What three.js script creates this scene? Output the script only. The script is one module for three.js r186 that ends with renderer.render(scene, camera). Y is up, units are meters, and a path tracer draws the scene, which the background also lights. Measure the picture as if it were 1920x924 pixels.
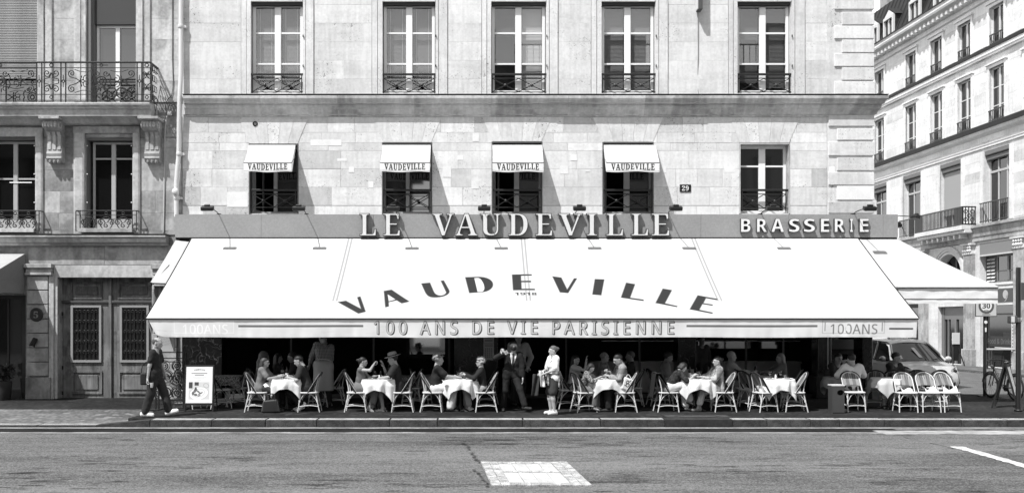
import * as THREE from 'three';
import { mergeGeometries } from 'three/addons/utils/BufferGeometryUtils.js';
import { RoundedBoxGeometry } from 'three/addons/geometries/RoundedBoxGeometry.js';
import { TextGeometry } from 'three/addons/geometries/TextGeometry.js';
import { FontLoader } from 'three/addons/loaders/FontLoader.js';

// ------------------------------------------------------------------ camera, sky, sun, exposure
const scene = new THREE.Scene();
const FOC = 1750, CAMZ = 25, CX = 895, CY = 605, EYE = 2.18;          // measured on the photograph (1920 x 924)
const camera = new THREE.PerspectiveCamera(2 * Math.atan(462 / FOC) * 180 / Math.PI, 1920 / 924, 0.1, 600);
camera.position.set(0, EYE, CAMZ);
camera.setViewOffset(1920, 924, 960 - CX, 462 - CY, 1920, 924);        // shifted lens: the verticals stay parallel
scene.add(camera);
const SKYL = 1.7;
{
  const w = 256, h = 128, d = new Float32Array(w * h * 4);
  for (let j = 0; j < h; j++) for (let i = 0; i < w; i++) {
    const el = ((j + 0.5) / h - 0.5) * Math.PI, az = (i + 0.5) / w * 2 * Math.PI, up = Math.max(0, Math.sin(el));
    let v = el > 0 ? 0.2 + 0.8 * Math.pow(1 - up, 3.2) : 0.35;
    v *= 1 + 0.13 * Math.sin(az * 3 + el * 7) * Math.sin(el * 9 + az * 2) * (el > 0 ? 1 : 0);    // thin high cloud
    const k = (j * w + i) * 4; d[k] = d[k + 1] = d[k + 2] = v; d[k + 3] = 1;
  }
  const t = new THREE.DataTexture(d, w, h, THREE.RGBAFormat, THREE.FloatType);
  t.mapping = THREE.EquirectangularReflectionMapping; t.magFilter = THREE.LinearFilter; t.wrapS = THREE.RepeatWrapping; t.needsUpdate = true;
  scene.background = t; scene.environment = t; scene.backgroundIntensity = SKYL; scene.environmentIntensity = SKYL;
}
const SUN = new THREE.Vector3(-0.92, 2.02, 1).normalize();
const sun = new THREE.DirectionalLight(0xffffff, 3.3);
sun.position.copy(SUN).multiplyScalar(60); sun.castShadow = true;
sun.shadow.mapSize.set(4096, 4096);
Object.assign(sun.shadow.camera, { left: -32, right: 32, top: 32, bottom: -32, near: 1, far: 160 });
scene.add(sun); scene.add(sun.target);
const renderer = new THREE.WebGLRenderer({ antialias: true });
renderer.toneMapping = THREE.LinearToneMapping;
renderer.toneMappingExposure = 1.92;
renderer.shadowMap.enabled = true;

// ------------------------------------------------------------------ measuring: where a photographed point lies on a plane of the place
const sAt = (z) => FOC / (CAMZ - z);
const X = (px, z = 0) => (px - CX) / sAt(z), Y = (py, z = 0) => EYE + (CY - py) / sAt(z);
const GZ = (py, h) => CAMZ - FOC * (EYE - h) / (py - CY);              // depth at which ground of height h shows at row py

// ------------------------------------------------------------------ small tools
function rng(seed) { let a = seed >>> 0; return () => { a = (a + 0x6d2b79f5) | 0; let t = Math.imul(a ^ (a >>> 15), 1 | a); t = (t + Math.imul(t ^ (t >>> 7), 61 | t)) ^ t; return ((t ^ (t >>> 14)) >>> 0) / 4294967296; }; }
const R = rng(29), rnd = (a, b) => a + (b - a) * R();
const V = (x, y, z) => new THREE.Vector3(x, y, z);
const clamp = (x, a = 0, b = 1) => Math.min(b, Math.max(a, x)), lerp = (a, b, t) => a + (b - a) * t, smooth = (a, b, x) => { const t = clamp((x - a) / (b - a)); return t * t * (3 - 2 * t); };
const taken = new Map();
const numbered = (n) => { const k = taken.get(n) ?? 0; taken.set(n, k + 1); return k ? n + '_' + String(k).padStart(3, '0') : n; };
function finish(o) { o.traverse((m) => { if (m.isMesh) { m.castShadow = true; m.receiveShadow = true; } }); return o; }
function tag(o, label, category, group) { o.userData.label = label; if (category) o.userData.category = category; if (group) o.userData.group = group; return o; }
function thing(name, label, category, p = [0, 0, 0], turn = 0, group) {
  const o = new THREE.Group(); o.name = numbered(name); scene.add(o); o.position.set(...p); o.rotation.y = turn;
  return tag(o, label, category, group);
}
function merge(gs) {
  gs = [].concat(gs).map((g) => { if (!g.index) { const n = g.attributes.position.count, ix = new Uint32Array(n); for (let i = 0; i < n; i++) ix[i] = i; g.setIndex(new THREE.BufferAttribute(ix, 1)); }
    for (const k of Object.keys(g.attributes)) if (!['position', 'normal', 'uv'].includes(k)) g.deleteAttribute(k);
    if (!g.attributes.uv) uvw(g); g.morphAttributes = {}; return g; });
  return gs.length === 1 ? gs[0] : mergeGeometries(gs);
}
function obj(name, gs, m, parent = scene, label) {
  const o = new THREE.Mesh(merge(gs), m); o.name = parent === scene ? numbered(name) : name; parent.add(o); o.castShadow = o.receiveShadow = true;
  if (label) o.userData.label = label;
  return o;
}
function struct(name, gs, m, label) { const o = obj(name, gs, m); o.userData.kind = 'structure'; if (label) o.userData.label = label; return o; }
function uvw(g) {                                                       // uv in metres, along the face each vertex belongs to
  const p = g.attributes.position, n = g.attributes.normal, uv = new Float32Array(p.count * 2);
  for (let i = 0; i < p.count; i++) {
    const ax = Math.abs(n.getX(i)), ay = Math.abs(n.getY(i)), az = Math.abs(n.getZ(i));
    if (az >= ax && az >= ay) { uv[2 * i] = p.getX(i); uv[2 * i + 1] = p.getY(i); }
    else if (ax >= ay) { uv[2 * i] = p.getZ(i) + 0.37; uv[2 * i + 1] = p.getY(i); }
    else { uv[2 * i] = p.getX(i); uv[2 * i + 1] = p.getZ(i) + 0.71; }
  }
  g.setAttribute('uv', new THREE.BufferAttribute(uv, 2)); return g;
}
function box(x0, x1, y0, y1, z0, z1) { const g = new THREE.BoxGeometry(Math.abs(x1 - x0), Math.abs(y1 - y0), Math.abs(z1 - z0)); g.translate((x0 + x1) / 2, (y0 + y1) / 2, (z0 + z1) / 2); return uvw(g); }
function rbox(x0, x1, y0, y1, z0, z1, r = 0.01, s = 2) { const g = new RoundedBoxGeometry(Math.abs(x1 - x0), Math.abs(y1 - y0), Math.abs(z1 - z0), s, r); g.translate((x0 + x1) / 2, (y0 + y1) / 2, (z0 + z1) / 2); return uvw(g); }
function seg(a, b, r0, r1 = r0, n = 7) {                                // a round bar between two points
  const p = a.isVector3 ? a : V(...a), q = b.isVector3 ? b : V(...b), d = q.clone().sub(p), L = d.length();
  const g = new THREE.CylinderGeometry(r1, r0, L, n, 1); g.translate(0, L / 2, 0);
  g.applyQuaternion(new THREE.Quaternion().setFromUnitVectors(V(0, 1, 0), d.normalize())); g.translate(p.x, p.y, p.z); return g;
}
function bar(a, b, w, d) {                                              // a flat bar between two points of a plane z = const
  const dx = b[0] - a[0], dy = b[1] - a[1], L = Math.hypot(dx, dy), g = new THREE.BoxGeometry(L, w, d);
  g.rotateZ(Math.atan2(dy, dx)); g.translate((a[0] + b[0]) / 2, (a[1] + b[1]) / 2, ((a[2] ?? 0) + (b[2] ?? 0)) / 2); return uvw(g);
}
function tube(pts, r, n = 6, closed = false, k = 6) { const c = new THREE.CatmullRomCurve3(pts.map((p) => p.isVector3 ? p : V(...p)), closed); return new THREE.TubeGeometry(c, pts.length * k, r, n, closed); }
function lathe(pr, n = 20, at = [0, 0, 0]) { const g = new THREE.LatheGeometry(pr.map(([r, y]) => new THREE.Vector2(r, y)), n); g.translate(...at); return g; }
function poly(pts, depth, holes = [], bevel = 0) {                       // an outline in x, y given depth towards +z
  const s = new THREE.Shape(pts.map(([x, y]) => new THREE.Vector2(x, y))); for (const h of holes) s.holes.push(new THREE.Path(h.map(([x, y]) => new THREE.Vector2(x, y))));
  return uvw(new THREE.ExtrudeGeometry(s, { depth, bevelEnabled: bevel > 0, bevelThickness: bevel, bevelSize: bevel, bevelSegments: 2, curveSegments: 10 }));
}
const rect = (x0, x1, y0, y1) => [[x0, y0], [x1, y0], [x1, y1], [x0, y1]];
function prof(pts, x0, x1) {                                             // a profile in (z, y) run along x, flat shaded ends
  const s = new THREE.Shape(pts.map(([z, y]) => new THREE.Vector2(z, y))), g = new THREE.ExtrudeGeometry(s, { depth: x1 - x0, bevelEnabled: false });
  g.applyMatrix4(new THREE.Matrix4().set(0, 0, 1, x0, 0, 1, 0, 0, 1, 0, 0, 0, 0, 0, 0, 1));
  const ix = g.index; if (ix) { for (let i = 0; i < ix.count; i += 3) { const a = ix.getX(i); ix.setX(i, ix.getX(i + 1)); ix.setX(i + 1, a); } }
  else for (const k of ['position', 'normal', 'uv']) { const a = g.attributes[k], n = a.itemSize; for (let i = 0; i < a.count; i += 3) for (let c = 0; c < n; c++) { const t = a.array[i * n + c]; a.array[i * n + c] = a.array[(i + 1) * n + c]; a.array[(i + 1) * n + c] = t; } }
  g.computeVertexNormals(); return uvw(g);
}
const moved = (g, x = 0, y = 0, z = 0, ry = 0) => { if (ry) g.rotateY(ry); g.translate(x, y, z); return g; };
function sheet(nu, nv, f) {                                              // a parametric sheet; f(u, v) gives a point and perhaps a uv
  const p = [], uv = [], ix = [];
  for (let j = 0; j <= nv; j++) for (let i = 0; i <= nu; i++) { const q = f(i / nu, j / nv); p.push(q[0], q[1], q[2]); uv.push(q[3] ?? i / nu, q[4] ?? j / nv); }
  for (let j = 0; j < nv; j++) for (let i = 0; i < nu; i++) { const a = j * (nu + 1) + i, b = a + 1, c = a + nu + 1, d = c + 1; ix.push(a, b, d, a, d, c); }
  const g = new THREE.BufferGeometry(); g.setAttribute('position', new THREE.Float32BufferAttribute(p, 3)); g.setAttribute('uv', new THREE.Float32BufferAttribute(uv, 2)); g.setIndex(ix); g.computeVertexNormals(); return g;
}
function thick(g, t) {                                                    // gives a sheet a back face and edges
  const n = g.attributes.position.count, p = g.attributes.position, nn = g.attributes.normal, P = new Float32Array(n * 6), U = new Float32Array(n * 4), ix = Array.from(g.index.array), out = [...ix], edges = new Map();
  for (let i = 0; i < n; i++) for (let c = 0; c < 3; c++) { P[i * 3 + c] = p.array[i * 3 + c]; P[(n + i) * 3 + c] = p.array[i * 3 + c] - nn.array[i * 3 + c] * t; }
  for (let i = 0; i < n * 2; i++) { U[i] = g.attributes.uv.array[i]; U[n * 2 + i] = U[i]; }
  for (let i = 0; i < ix.length; i += 3) { out.push(n + ix[i], n + ix[i + 2], n + ix[i + 1]); for (let e = 0; e < 3; e++) { const a = ix[i + e], b = ix[i + (e + 1) % 3], k = Math.min(a, b) + '_' + Math.max(a, b); edges.has(k) ? edges.set(k, null) : edges.set(k, [a, b]); } }
  for (const e of edges.values()) if (e) out.push(e[0], n + e[0], e[1], e[1], n + e[0], n + e[1]);
  const q = new THREE.BufferGeometry(); q.setAttribute('position', new THREE.BufferAttribute(P, 3)); q.setAttribute('uv', new THREE.BufferAttribute(U, 2)); q.setIndex(out); q.computeVertexNormals(); return q;
}

// ------------------------------------------------------------------ noise and textures
const H2 = (x, y, s) => { let h = Math.imul(x, 374761393) + Math.imul(y, 668265263) + Math.imul(s, 974634777) | 0; h = Math.imul(h ^ (h >>> 13), 1274126177); return ((h ^ (h >>> 16)) >>> 0) / 4294967296; };
function vn(x, y, px, py, s) {                                            // value noise that repeats after px, py cells
  const x0 = Math.floor(x), y0 = Math.floor(y), fx = x - x0, fy = y - y0, u = fx * fx * (3 - 2 * fx), v = fy * fy * (3 - 2 * fy);
  const a = ((x0 % px) + px) % px, b = (a + 1) % px, c = ((y0 % py) + py) % py, d = (c + 1) % py;
  return lerp(lerp(H2(a, c, s), H2(b, c, s), u), lerp(H2(a, d, s), H2(b, d, s), u), v);
}
function fbm(u, v, px, py, oct, s) { let t = 0, a = 0.5, n = 0; for (let i = 0; i < oct; i++) { t += a * vn(u * px, v * py, px, py, s + i); n += a; a *= 0.55; px *= 2; py *= 2; } return t / n; }
function tex(w, h, f, srgb = true) {
  const d = new Uint8Array(w * h * 4);
  for (let j = 0; j < h; j++) for (let i = 0; i < w; i++) { const v = clamp(f((i + 0.5) / w, (j + 0.5) / h, i, j)) * 255, k = (j * w + i) * 4; d[k] = d[k + 1] = d[k + 2] = v; d[k + 3] = 255; }
  const t = new THREE.DataTexture(d, w, h, THREE.RGBAFormat); t.wrapS = t.wrapT = THREE.RepeatWrapping; t.magFilter = THREE.LinearFilter; t.minFilter = THREE.LinearMipmapLinearFilter; t.generateMipmaps = true;
  if (srgb) t.colorSpace = THREE.SRGBColorSpace; t.needsUpdate = true; return t;
}
const rep = (t, x, y, ox = 0, oy = 0) => { const c = t.clone(); c.repeat.set(x, y); c.offset.set(ox, oy); c.needsUpdate = true; return c; };
function canvas(w, h, draw) { const c = document.createElement('canvas'); c.width = w; c.height = h; draw(c.getContext('2d'), w, h); const t = new THREE.CanvasTexture(c); t.colorSpace = THREE.SRGBColorSpace; t.magFilter = THREE.LinearFilter; return t; }
const T = {};
T.stone = tex(1024, 1024, (u, v) => {
  const big = fbm(u, v, 4, 4, 4, 1), fine = fbm(u, v, 90, 90, 3, 9), band = fbm(u, v, 3, 26, 3, 17), pit = fbm(u, v, 150, 150, 2, 31), pz = smooth(0.5, 0.72, fbm(u, v, 5, 6, 2, 37));
  const st = fbm(u, v, 64, 5, 3, 33); return 0.94 + (st - 0.5) * 0.1 + (big - 0.5) * 0.17 + (fine - 0.5) * 0.1 + (band - 0.5) * 0.1 - (pit > 0.72 ? (pit - 0.72) * 2.4 * pz : 0);
});
T.dirty = tex(1024, 1024, (u, v) => {
  const big = fbm(u, v, 5, 3, 5, 41), fine = fbm(u, v, 80, 80, 3, 49), drip = fbm(u, v, 44, 4, 4, 57), blot = smooth(0.52, 0.68, fbm(u, v, 9, 8, 4, 63));
  return 0.92 + (big - 0.5) * 0.34 + (fine - 0.5) * 0.18 + (drip - 0.5) * 0.2 - blot * 0.13;
});
T.asphalt = tex(512, 512, (u, v) => 0.8 + (fbm(u, v, 6, 6, 3, 71) - 0.5) * 0.25 + (fbm(u, v, 150, 150, 2, 77) - 0.5) * 0.75);
const cracks = [];                                                        // wandering tar cracks of the roadway, in metres
{ const r = rng(5); const walk = (x, z, x1, z1, n, j, w) => { const p = []; for (let i = 0; i <= n; i++) { const t = i / n; p.push([lerp(x, x1, t) + (r() - 0.5) * j, lerp(z, z1, t) + (r() - 0.5) * j]); } cracks.push([p, w]); };
  walk(X(868, GZ(828, 0)), GZ(828, 0), X(900, GZ(870, 0)), GZ(870, 0), 16, 0.07, 0.03); walk(X(890, GZ(880, 0)), GZ(880, 0), X(918, GZ(915, 0)), GZ(915, 0), 10, 0.06, 0.02); walk(X(1672, GZ(814, 0)), GZ(814, 0), X(1795, GZ(842, 0)), GZ(842, 0), 14, 0.04, 0.022);
  for (let i = 0; i < 5; i++) { const x = -8 + r() * 17, z = 7 + r() * 4; walk(x, z, x + 1 + r() * 2.2, z + (r() - 0.5) * 0.3, 12, 0.04, 0.008); } }
T.road = tex(2048, 1024, (u, v, i, j) => {                                       // 24 m along the street by 12 m across, laid once
  const x = (u - 0.5) * 24, z = 4 + (1 - v) * 12;
  let k = 0.8 + (fbm(u, v, 6, 12, 4, 81) - 0.5) * 0.42 + (vn(u * 1024, v * 512, 1024, 512, 91) - 0.5) * 0.3 + (H2(i, j, 92) - 0.5) * 0.5 + (fbm(u, v, 26, 84, 4, 97) - 0.5) * 0.24;
  k -= smooth(0.6, 0.72, fbm(u, v, 44, 110, 3, 101)) * 0.3 * smooth(0.4, 0.6, fbm(u, v, 9, 7, 3, 107)) + smooth(0.68, 0.84, fbm(u, v, 26, 40, 5, 103)) * 0.2; k += smooth(0.62, 0.8, fbm(u, v, 3, 5, 3, 111)) * 0.12;
  for (const [p, w] of cracks) for (let i = 0; i + 1 < p.length; i++) {
    const [ax, az] = p[i], [bx, bz] = p[i + 1]; if (Math.abs(x - ax) > 1 || Math.abs(z - az) > 1) continue;
    const dx = bx - ax, dz = bz - az, t = clamp(((x - ax) * dx + (z - az) * dz) / (dx * dx + dz * dz)), d = Math.hypot(x - ax - dx * t, z - az - dz * t);
    if (d < w * 1.6) k -= 0.28 * smooth(0.3, 0.6, vn(x * 5, z * 5, 4096, 4096, 9)) * smooth(w * 1.6, w * 0.4, d + (vn(x * 20, z * 20, 4096, 4096, 3) - 0.5) * w);
  }
  return k;
});
T.walk = tex(2048, 512, (u, v) => 0.72 + (fbm(u, v, 18, 5, 4, 121) - 0.5) * 0.45 + (fbm(u, v, 400, 100, 2, 127) - 0.5) * 0.5 + smooth(0.7, 0.78, fbm(u, v, 120, 30, 2, 133)) * 0.3);
T.granite = tex(512, 512, (u, v) => 0.78 + (fbm(u, v, 110, 110, 2, 141) - 0.5) * 0.8 + (fbm(u, v, 6, 6, 3, 147) - 0.5) * 0.5);
T.marble = tex(512, 512, (u, v) => {
  const wx = u + (fbm(u, v, 4, 4, 4, 151) - 0.5) * 0.5, wy = v + (fbm(u, v, 4, 4, 4, 157) - 0.5) * 0.5, f = fbm(wx, wy, 5, 7, 4, 163), g = fbm(wx, wy, 9, 5, 3, 169);
  return 0.13 + 0.5 * Math.pow(1 - Math.min(1, Math.abs(f - 0.5) * 14), 2) * (0.3 + g) + 0.22 * Math.pow(1 - Math.min(1, Math.abs(g - 0.47) * 20), 3) + (f - 0.5) * 0.2;
});
T.wood = tex(512, 512, (u, v) => 0.78 + (fbm(u, v, 40, 3, 4, 171) - 0.5) * 0.4 + (fbm(u, v, 5, 4, 4, 177) - 0.5) * 0.45 - smooth(0.55, 0.7, fbm(u, v, 8, 7, 4, 183)) * 0.16);
T.weave = tex(64, 64, (u, v) => { const a = Math.floor(u * 8), b = Math.floor(v * 8); return ((a + b) % 2 ? 0.95 : 0.55) - 0.18 * Math.abs(((u * 8) % 1) - 0.5) - 0.18 * Math.abs(((v * 8) % 1) - 0.5); });
T.cloth = tex(256, 256, (u, v) => 0.94 + (fbm(u, v, 5, 5, 3, 191) - 0.5) * 0.08 + (fbm(u, v, 100, 100, 2, 195) - 0.5) * 0.1);
T.print = tex(256, 256, (u, v) => fbm(u, v, 26, 26, 2, 201) > 0.53 ? 0.28 : 0.95);
T.check = tex(64, 64, (u, v) => 0.98 - (Math.floor(u * 8) % 2 ? 0.28 : 0) - (Math.floor(v * 8) % 2 ? 0.22 : 0));
T.rough = tex(512, 512, (u, v) => 0.5 + (fbm(u, v, 8, 8, 5, 211) - 0.5) * 1.0 + (fbm(u, v, 120, 120, 2, 219) - 0.5) * 0.6, false);
const cache = new Map();
function mat(v, rough = 0.85, o = {}) {
  const key = o.map || o.bumpMap ? null : [v, rough, JSON.stringify(o)].join(); if (key && cache.has(key)) return cache.get(key);
  const P = ['ior', 'transmission', 'clearcoat', 'sheen', 'thickness', 'specularIntensity'].some((k) => k in o);
  const m = new THREE[P ? 'MeshPhysicalMaterial' : 'MeshStandardMaterial']({ roughness: rough, ...o }); m.color.setRGB(v, v, v); m.side = THREE.DoubleSide;
  if (key) cache.set(key, m); return m;
}
const bumped = (s) => rep(T.rough, s, s);
const stoneAt = (v, i = 0) => mat(v, 0.93, { map: rep(T.stone, 1 / 4.3, 1 / 4.3, i * 0.17, i * 0.31), bumpMap: bumped(1.1), bumpScale: 0.0025 });
const dirtyAt = (v, i = 0) => mat(v, 0.95, { map: rep(T.dirty, 1 / 4.7, 1 / 4.7, i * 0.23, i * 0.11), bumpMap: bumped(1.1), bumpScale: 0.0025 });
const M = {
  stone: [0.67, 0.64, 0.69, 0.6, 0.72, 0.53].map((v, i) => stoneAt(v, i)), wall: stoneAt(0.58, 2), trim: stoneAt(0.62, 3), cornice: dirtyAt(0.6, 1), patch: mat(0.78, 0.9, { map: T.cloth }),
  dirty: [0.43, 0.38, 0.48, 0.33].map((v, i) => dirtyAt(v, i)), dwall: dirtyAt(0.4, 2), dtrim: dirtyAt(0.47, 3),
  fstone: [0.74, 0.7, 0.77].map((v, i) => stoneAt(v, i)), fdark: mat(0.09, 0.8), zinc: mat(0.016, 0.75, { map: rep(T.dirty, 0.3, 0.3) }),
  white: mat(0.72, 0.5), offwhite: mat(0.55, 0.6), iron: mat(0.012, 0.45), ironGrey: mat(0.06, 0.55), black: mat(0.006, 0.8), dark: mat(0.012, 0.9), grey: mat(0.2, 0.7),
  pane: mat(0.008, 0.03, { ior: 2.1 }), paneFar: mat(0.012, 0.05, { ior: 1.6 }), paneDim: mat(0.006, 0.04, { ior: 1.45 }), clear: mat(1, 0.0, { transmission: 1, thickness: 0, ior: 1.5 }), clearStrong: mat(1, 0.01, { transmission: 1, thickness: 0, ior: 1.7 }),
  awning: mat(0.82, 0.9, { map: rep(T.cloth, 1, 1) }), steel: mat(0.35, 0.35, { metalness: 0.9 }), chrome: mat(0.6, 0.12, { metalness: 1 }), cream: mat(0.62, 0.45), rattan: mat(0.54, 0.5), tableCloth: mat(0.8, 0.9, { map: rep(T.cloth, 2, 2) }),
  skin: mat(0.38, 0.6), skinLight: mat(0.38, 0.6), hairDark: mat(0.012, 0.6), hairGrey: mat(0.3, 0.8), hairFair: mat(0.22, 0.6), wood: mat(0.16, 0.6, { map: T.wood }), doorWood: mat(0.24, 0.7, { map: rep(T.wood, 0.6, 0.6) }), marble: mat(0.18, 0.25, { map: rep(T.marble, 0.55, 0.55) }),
};
// ------------------------------------------------------------------ ground
const SW = 0.147, KZ = 5.45, KI = 5.12;                                   // pavement height, kerb face, kerb back
{
  const flat = (x0, x1, z0, z1, y) => { const g = new THREE.PlaneGeometry(x1 - x0, z1 - z0); g.rotateX(-Math.PI / 2); g.translate((x0 + x1) / 2, y, (z0 + z1) / 2); return g; };
  struct('ground', uvw(flat(-320, 320, -320, 120, -0.03)), mat(0.12, 0.95, { map: rep(T.asphalt, 0.4, 0.4) }));
  struct('side_street', uvw(flat(8, 60, -90, -1.6, 0)), mat(0.15, 0.9, { map: rep(T.asphalt, 0.45, 0.45), bumpMap: bumped(0.8), bumpScale: 0.004 }));
  struct('roadway', uvw(flat(-60, 60, KZ - 0.1, 40, -0.004)), mat(0.115, 0.92, { map: rep(T.asphalt, 0.45, 0.45), bumpMap: bumped(0.8), bumpScale: 0.004 }));
  struct('road', flat(-12, 12, 5.6, 16, 0).translate(0, 0, 0), (() => { const m = mat(0.188, 0.9, { map: rep(T.road, 1, 10.4 / 12, 0, 0), specularIntensity: 0.3 }); return m; })());
  const walkM = mat(0.042, 0.95, { specularIntensity: 0.3, map: rep(T.walk, 1 / 24, 1 / 6) });
  struct('pavement', [box(-7.45, 44, 0, SW, -1.6, KI), box(-60, -7.45, 0, SW, -1.6, 3.1), box(-60, 12.35, 0, SW, -70, -1.6)], walkM);
  struct('driveway', uvw(sheet(20, 6, (u, v) => [lerp(-60, -7.45, u), lerp(0.035, SW, v), lerp(KI, 3.1, v)])), mat(0.2, 0.92, { map: rep(T.walk, 1 / 24, 1 / 6) }));
  // kerb of single granite stones
  const k = new THREE.Group(); k.name = 'kerb'; k.userData.kind = 'structure'; scene.add(k);
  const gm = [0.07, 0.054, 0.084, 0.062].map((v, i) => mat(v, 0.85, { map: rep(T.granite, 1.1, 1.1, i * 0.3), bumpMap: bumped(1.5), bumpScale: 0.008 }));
  const tops = [0.5, 0.42, 0.54].map((v, i) => mat(v, 0.85, { map: rep(T.granite, 1.1, 1.1, i * 0.2) })); const cap = (a, b, y, s, n) => obj('worn_top', rbox(a, b, y - 0.004, y + 0.003, KI + 0.012, KZ - 0.022, 0.003, 1), tops[n % 3], s);  // paler slab laid over each darker kerb stone
  const js = [280, 396, 497, 593, 730, 820, 981, 1127, 1248, 1374, 1440, 1521, 1576, 1660, 1806, 1892, 2000, 2110, 2230].map((p) => X(p, KZ));
  for (let i = 0; i + 1 < js.length; i++) {
    if (i === 8) { obj('drain_inlet', [rbox(js[i], js[i + 1], 0, SW + 0.012, KI, KZ + 0.01, 0.012)], mat(0.03, 0.5, { map: rep(T.dirty, 1, 1) }), k); continue; }
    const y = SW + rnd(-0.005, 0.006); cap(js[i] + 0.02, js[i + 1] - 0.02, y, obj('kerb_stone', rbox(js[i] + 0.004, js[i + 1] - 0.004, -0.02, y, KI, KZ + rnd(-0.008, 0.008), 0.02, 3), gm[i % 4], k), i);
  }
  let x = js[0]; const xr = X(180, KZ);
  const ramp = rbox(xr, js[0] - 0.004, -0.1, 0.147, KI, KZ, 0.015, 3), rp = ramp.attributes.position; for (let i = 0; i < rp.count; i++) if (rp.getY(i) > 0) rp.setY(i, rp.getY(i) * lerp(0.25, 1, clamp((rp.getX(i) - xr) / (x - xr)))); ramp.computeVertexNormals();
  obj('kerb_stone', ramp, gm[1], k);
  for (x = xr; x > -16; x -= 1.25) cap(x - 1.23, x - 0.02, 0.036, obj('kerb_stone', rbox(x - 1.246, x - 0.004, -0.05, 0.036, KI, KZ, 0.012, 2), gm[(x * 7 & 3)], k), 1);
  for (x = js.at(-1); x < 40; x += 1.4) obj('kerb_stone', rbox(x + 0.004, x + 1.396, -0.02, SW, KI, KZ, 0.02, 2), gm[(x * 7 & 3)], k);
  // gutter: pale worn lines on both sides of a damp channel
  const strip = (x0, x1, z0, z1, y, j, s) => { const r = rng(s), n = 160, a = [], b = []; for (let i = 0; i <= n; i++) { a.push((r() - 0.5) * j); b.push((r() - 0.5) * j); } return uvw(sheet(n, 1, (u, v) => [lerp(x0, x1, u), y, v ? z0 + a[Math.round(u * n)] : z1 + b[Math.round(u * n)]])); };
  struct('gutter_line', strip(-22, 26, 5.6, 5.8, 0.005, 0.05, 1), mat(0.27, 0.8, { map: rep(T.dirty, 0.5, 1) }));
  struct('gutter', strip(-22, X(1690, 6.2), 5.81, 6.46, 0.004, 0.03, 2), mat(0.025, 0.95, { specularIntensity: 0.15, map: rep(T.dirty, 0.4, 0.7) }));
  struct('gutter_channel', strip(X(1690, 6.2), 26, 6.05, 6.16, 0.0045, 0.05, 3), mat(0.03, 0.95, { specularIntensity: 0.15 }));
  struct('gutter_edge', strip(-22, X(1690, 6.5), 6.46, 6.62, 0.006, 0.06, 4), mat(0.36, 0.8, { map: rep(T.dirty, 0.5, 1) }));
  struct('gutter_apron', strip(X(1650, 6.5), 26, 6.16, 6.8, 0.0055, 0.07, 5), mat(0.4, 0.8, { map: rep(T.dirty, 0.4, 0.8) }));
  struct('lane_line', uvw(sheet(3, 40, (u, v) => { const r = H2(Math.round(u * 3), Math.round(v * 40), 7) - 0.5; return [lerp(8.16, 8.38, u) + v * 0.16 + r * 0.05, 0.008, lerp(12.6, 8.6, v)]; })), mat(0.72, 0.8, { map: rep(T.dirty, 1.5, 1.5) }));
  // patch of pale setts in the roadway
  const sp = new THREE.Group(); sp.name = 'sett_patch'; sp.userData.kind = 'structure'; scene.add(sp); sp.position.set(0.05, 0, 10.49);
  const sm = [0.66, 0.58, 0.7].map((v, i) => mat(v, 0.85, { map: rep(T.granite, 1.3, 1.3, i * 0.4), bumpMap: bumped(1.5), bumpScale: 0.006 })), im = [0.52, 0.49].map((v, i) => mat(v, 0.85, { map: rep(T.stone, 0.6, 0.6, i * 0.4) }));
  const put = (u0, u1, v0, v1, m, y) => { const q = R() < 0.22 ? 0.009 : 0.0022, q2 = R() < 0.2 ? 0.012 : 0.003, g = rbox(u0 + q, u1 - 0.002, -0.02, y, v0 + q2, v1 - 0.003, 0.004, 1), p = g.attributes.position; for (let i = 0; i < p.count; i++) p.setX(i, p.getX(i) + p.getZ(i) * 0.067); obj(y > 0.02 ? 'sett' : 'slab', g, m, sp); };
  obj('bed', (() => { const g = box(-0.01, 1.35, -0.02, 0.003, -0.01, 2.09), p = g.attributes.position; for (let i = 0; i < p.count; i++) p.setX(i, p.getX(i) + p.getZ(i) * 0.067); return g; })(), mat(0.1, 0.95), sp);
  for (const [c0, c1] of [[0, 0.13], [0.13, 0.26], [1.08, 1.21], [1.21, 1.34]]) for (let v = 0, n = 0; v < 2.05; n++) { const d = Math.min(2.08 - v, n ? rnd(0.13, 0.2) : 0.17); put(c0, c1, v, v + (2.08 - v - d < 0.08 ? 2.08 - v : d), sm[n % 3], rnd(0.021, 0.028)); v += 2.08 - v - d < 0.08 ? 9 : d; }
  for (const [v0, v1] of [[0, 0.2], [0.9, 1.03], [1.9, 2.08]]) for (let u = 0.26, n = 0; u < 1.07; u += 0.1367, n++) put(u, u + 0.1367, v0, v1, sm[(n + 1) % 3], rnd(0.021, 0.027));
  for (const [v0, v1] of [[0.2, 0.9], [1.03, 1.9]]) for (let u = 0.26, n = 0; u < 1.07; u += 0.205, n++) for (let h = 0; h < 2; h++) put(u, u + 0.205, lerp(v0, v1, h / 2), lerp(v0, v1, (h + 1) / 2), im[(n + h) % 2], 0.017);
  // cast cover above the drain inlet
  const dc = thing('drain_cover', 'flat cast iron cover set in the pavement behind the kerb drain inlet', 'drain cover', [X(1305, 4.6), SW, 4.72]);
  obj('frame', [[-0.72, 0.72, -0.3, -0.27], [-0.72, 0.72, 0.27, 0.3], [-0.72, -0.69, -0.27, 0.27], [0.69, 0.72, -0.27, 0.27]].map(([a, b, c, d]) => box(a, b, -0.01, 0.008, c, d)), mat(0.02, 0.6), dc);
  obj('plate', box(-0.685, 0.685, -0.01, 0.004, -0.265, 0.265), mat(0.085, 0.7, { map: rep(T.granite, 1, 1) }), dc);
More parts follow.
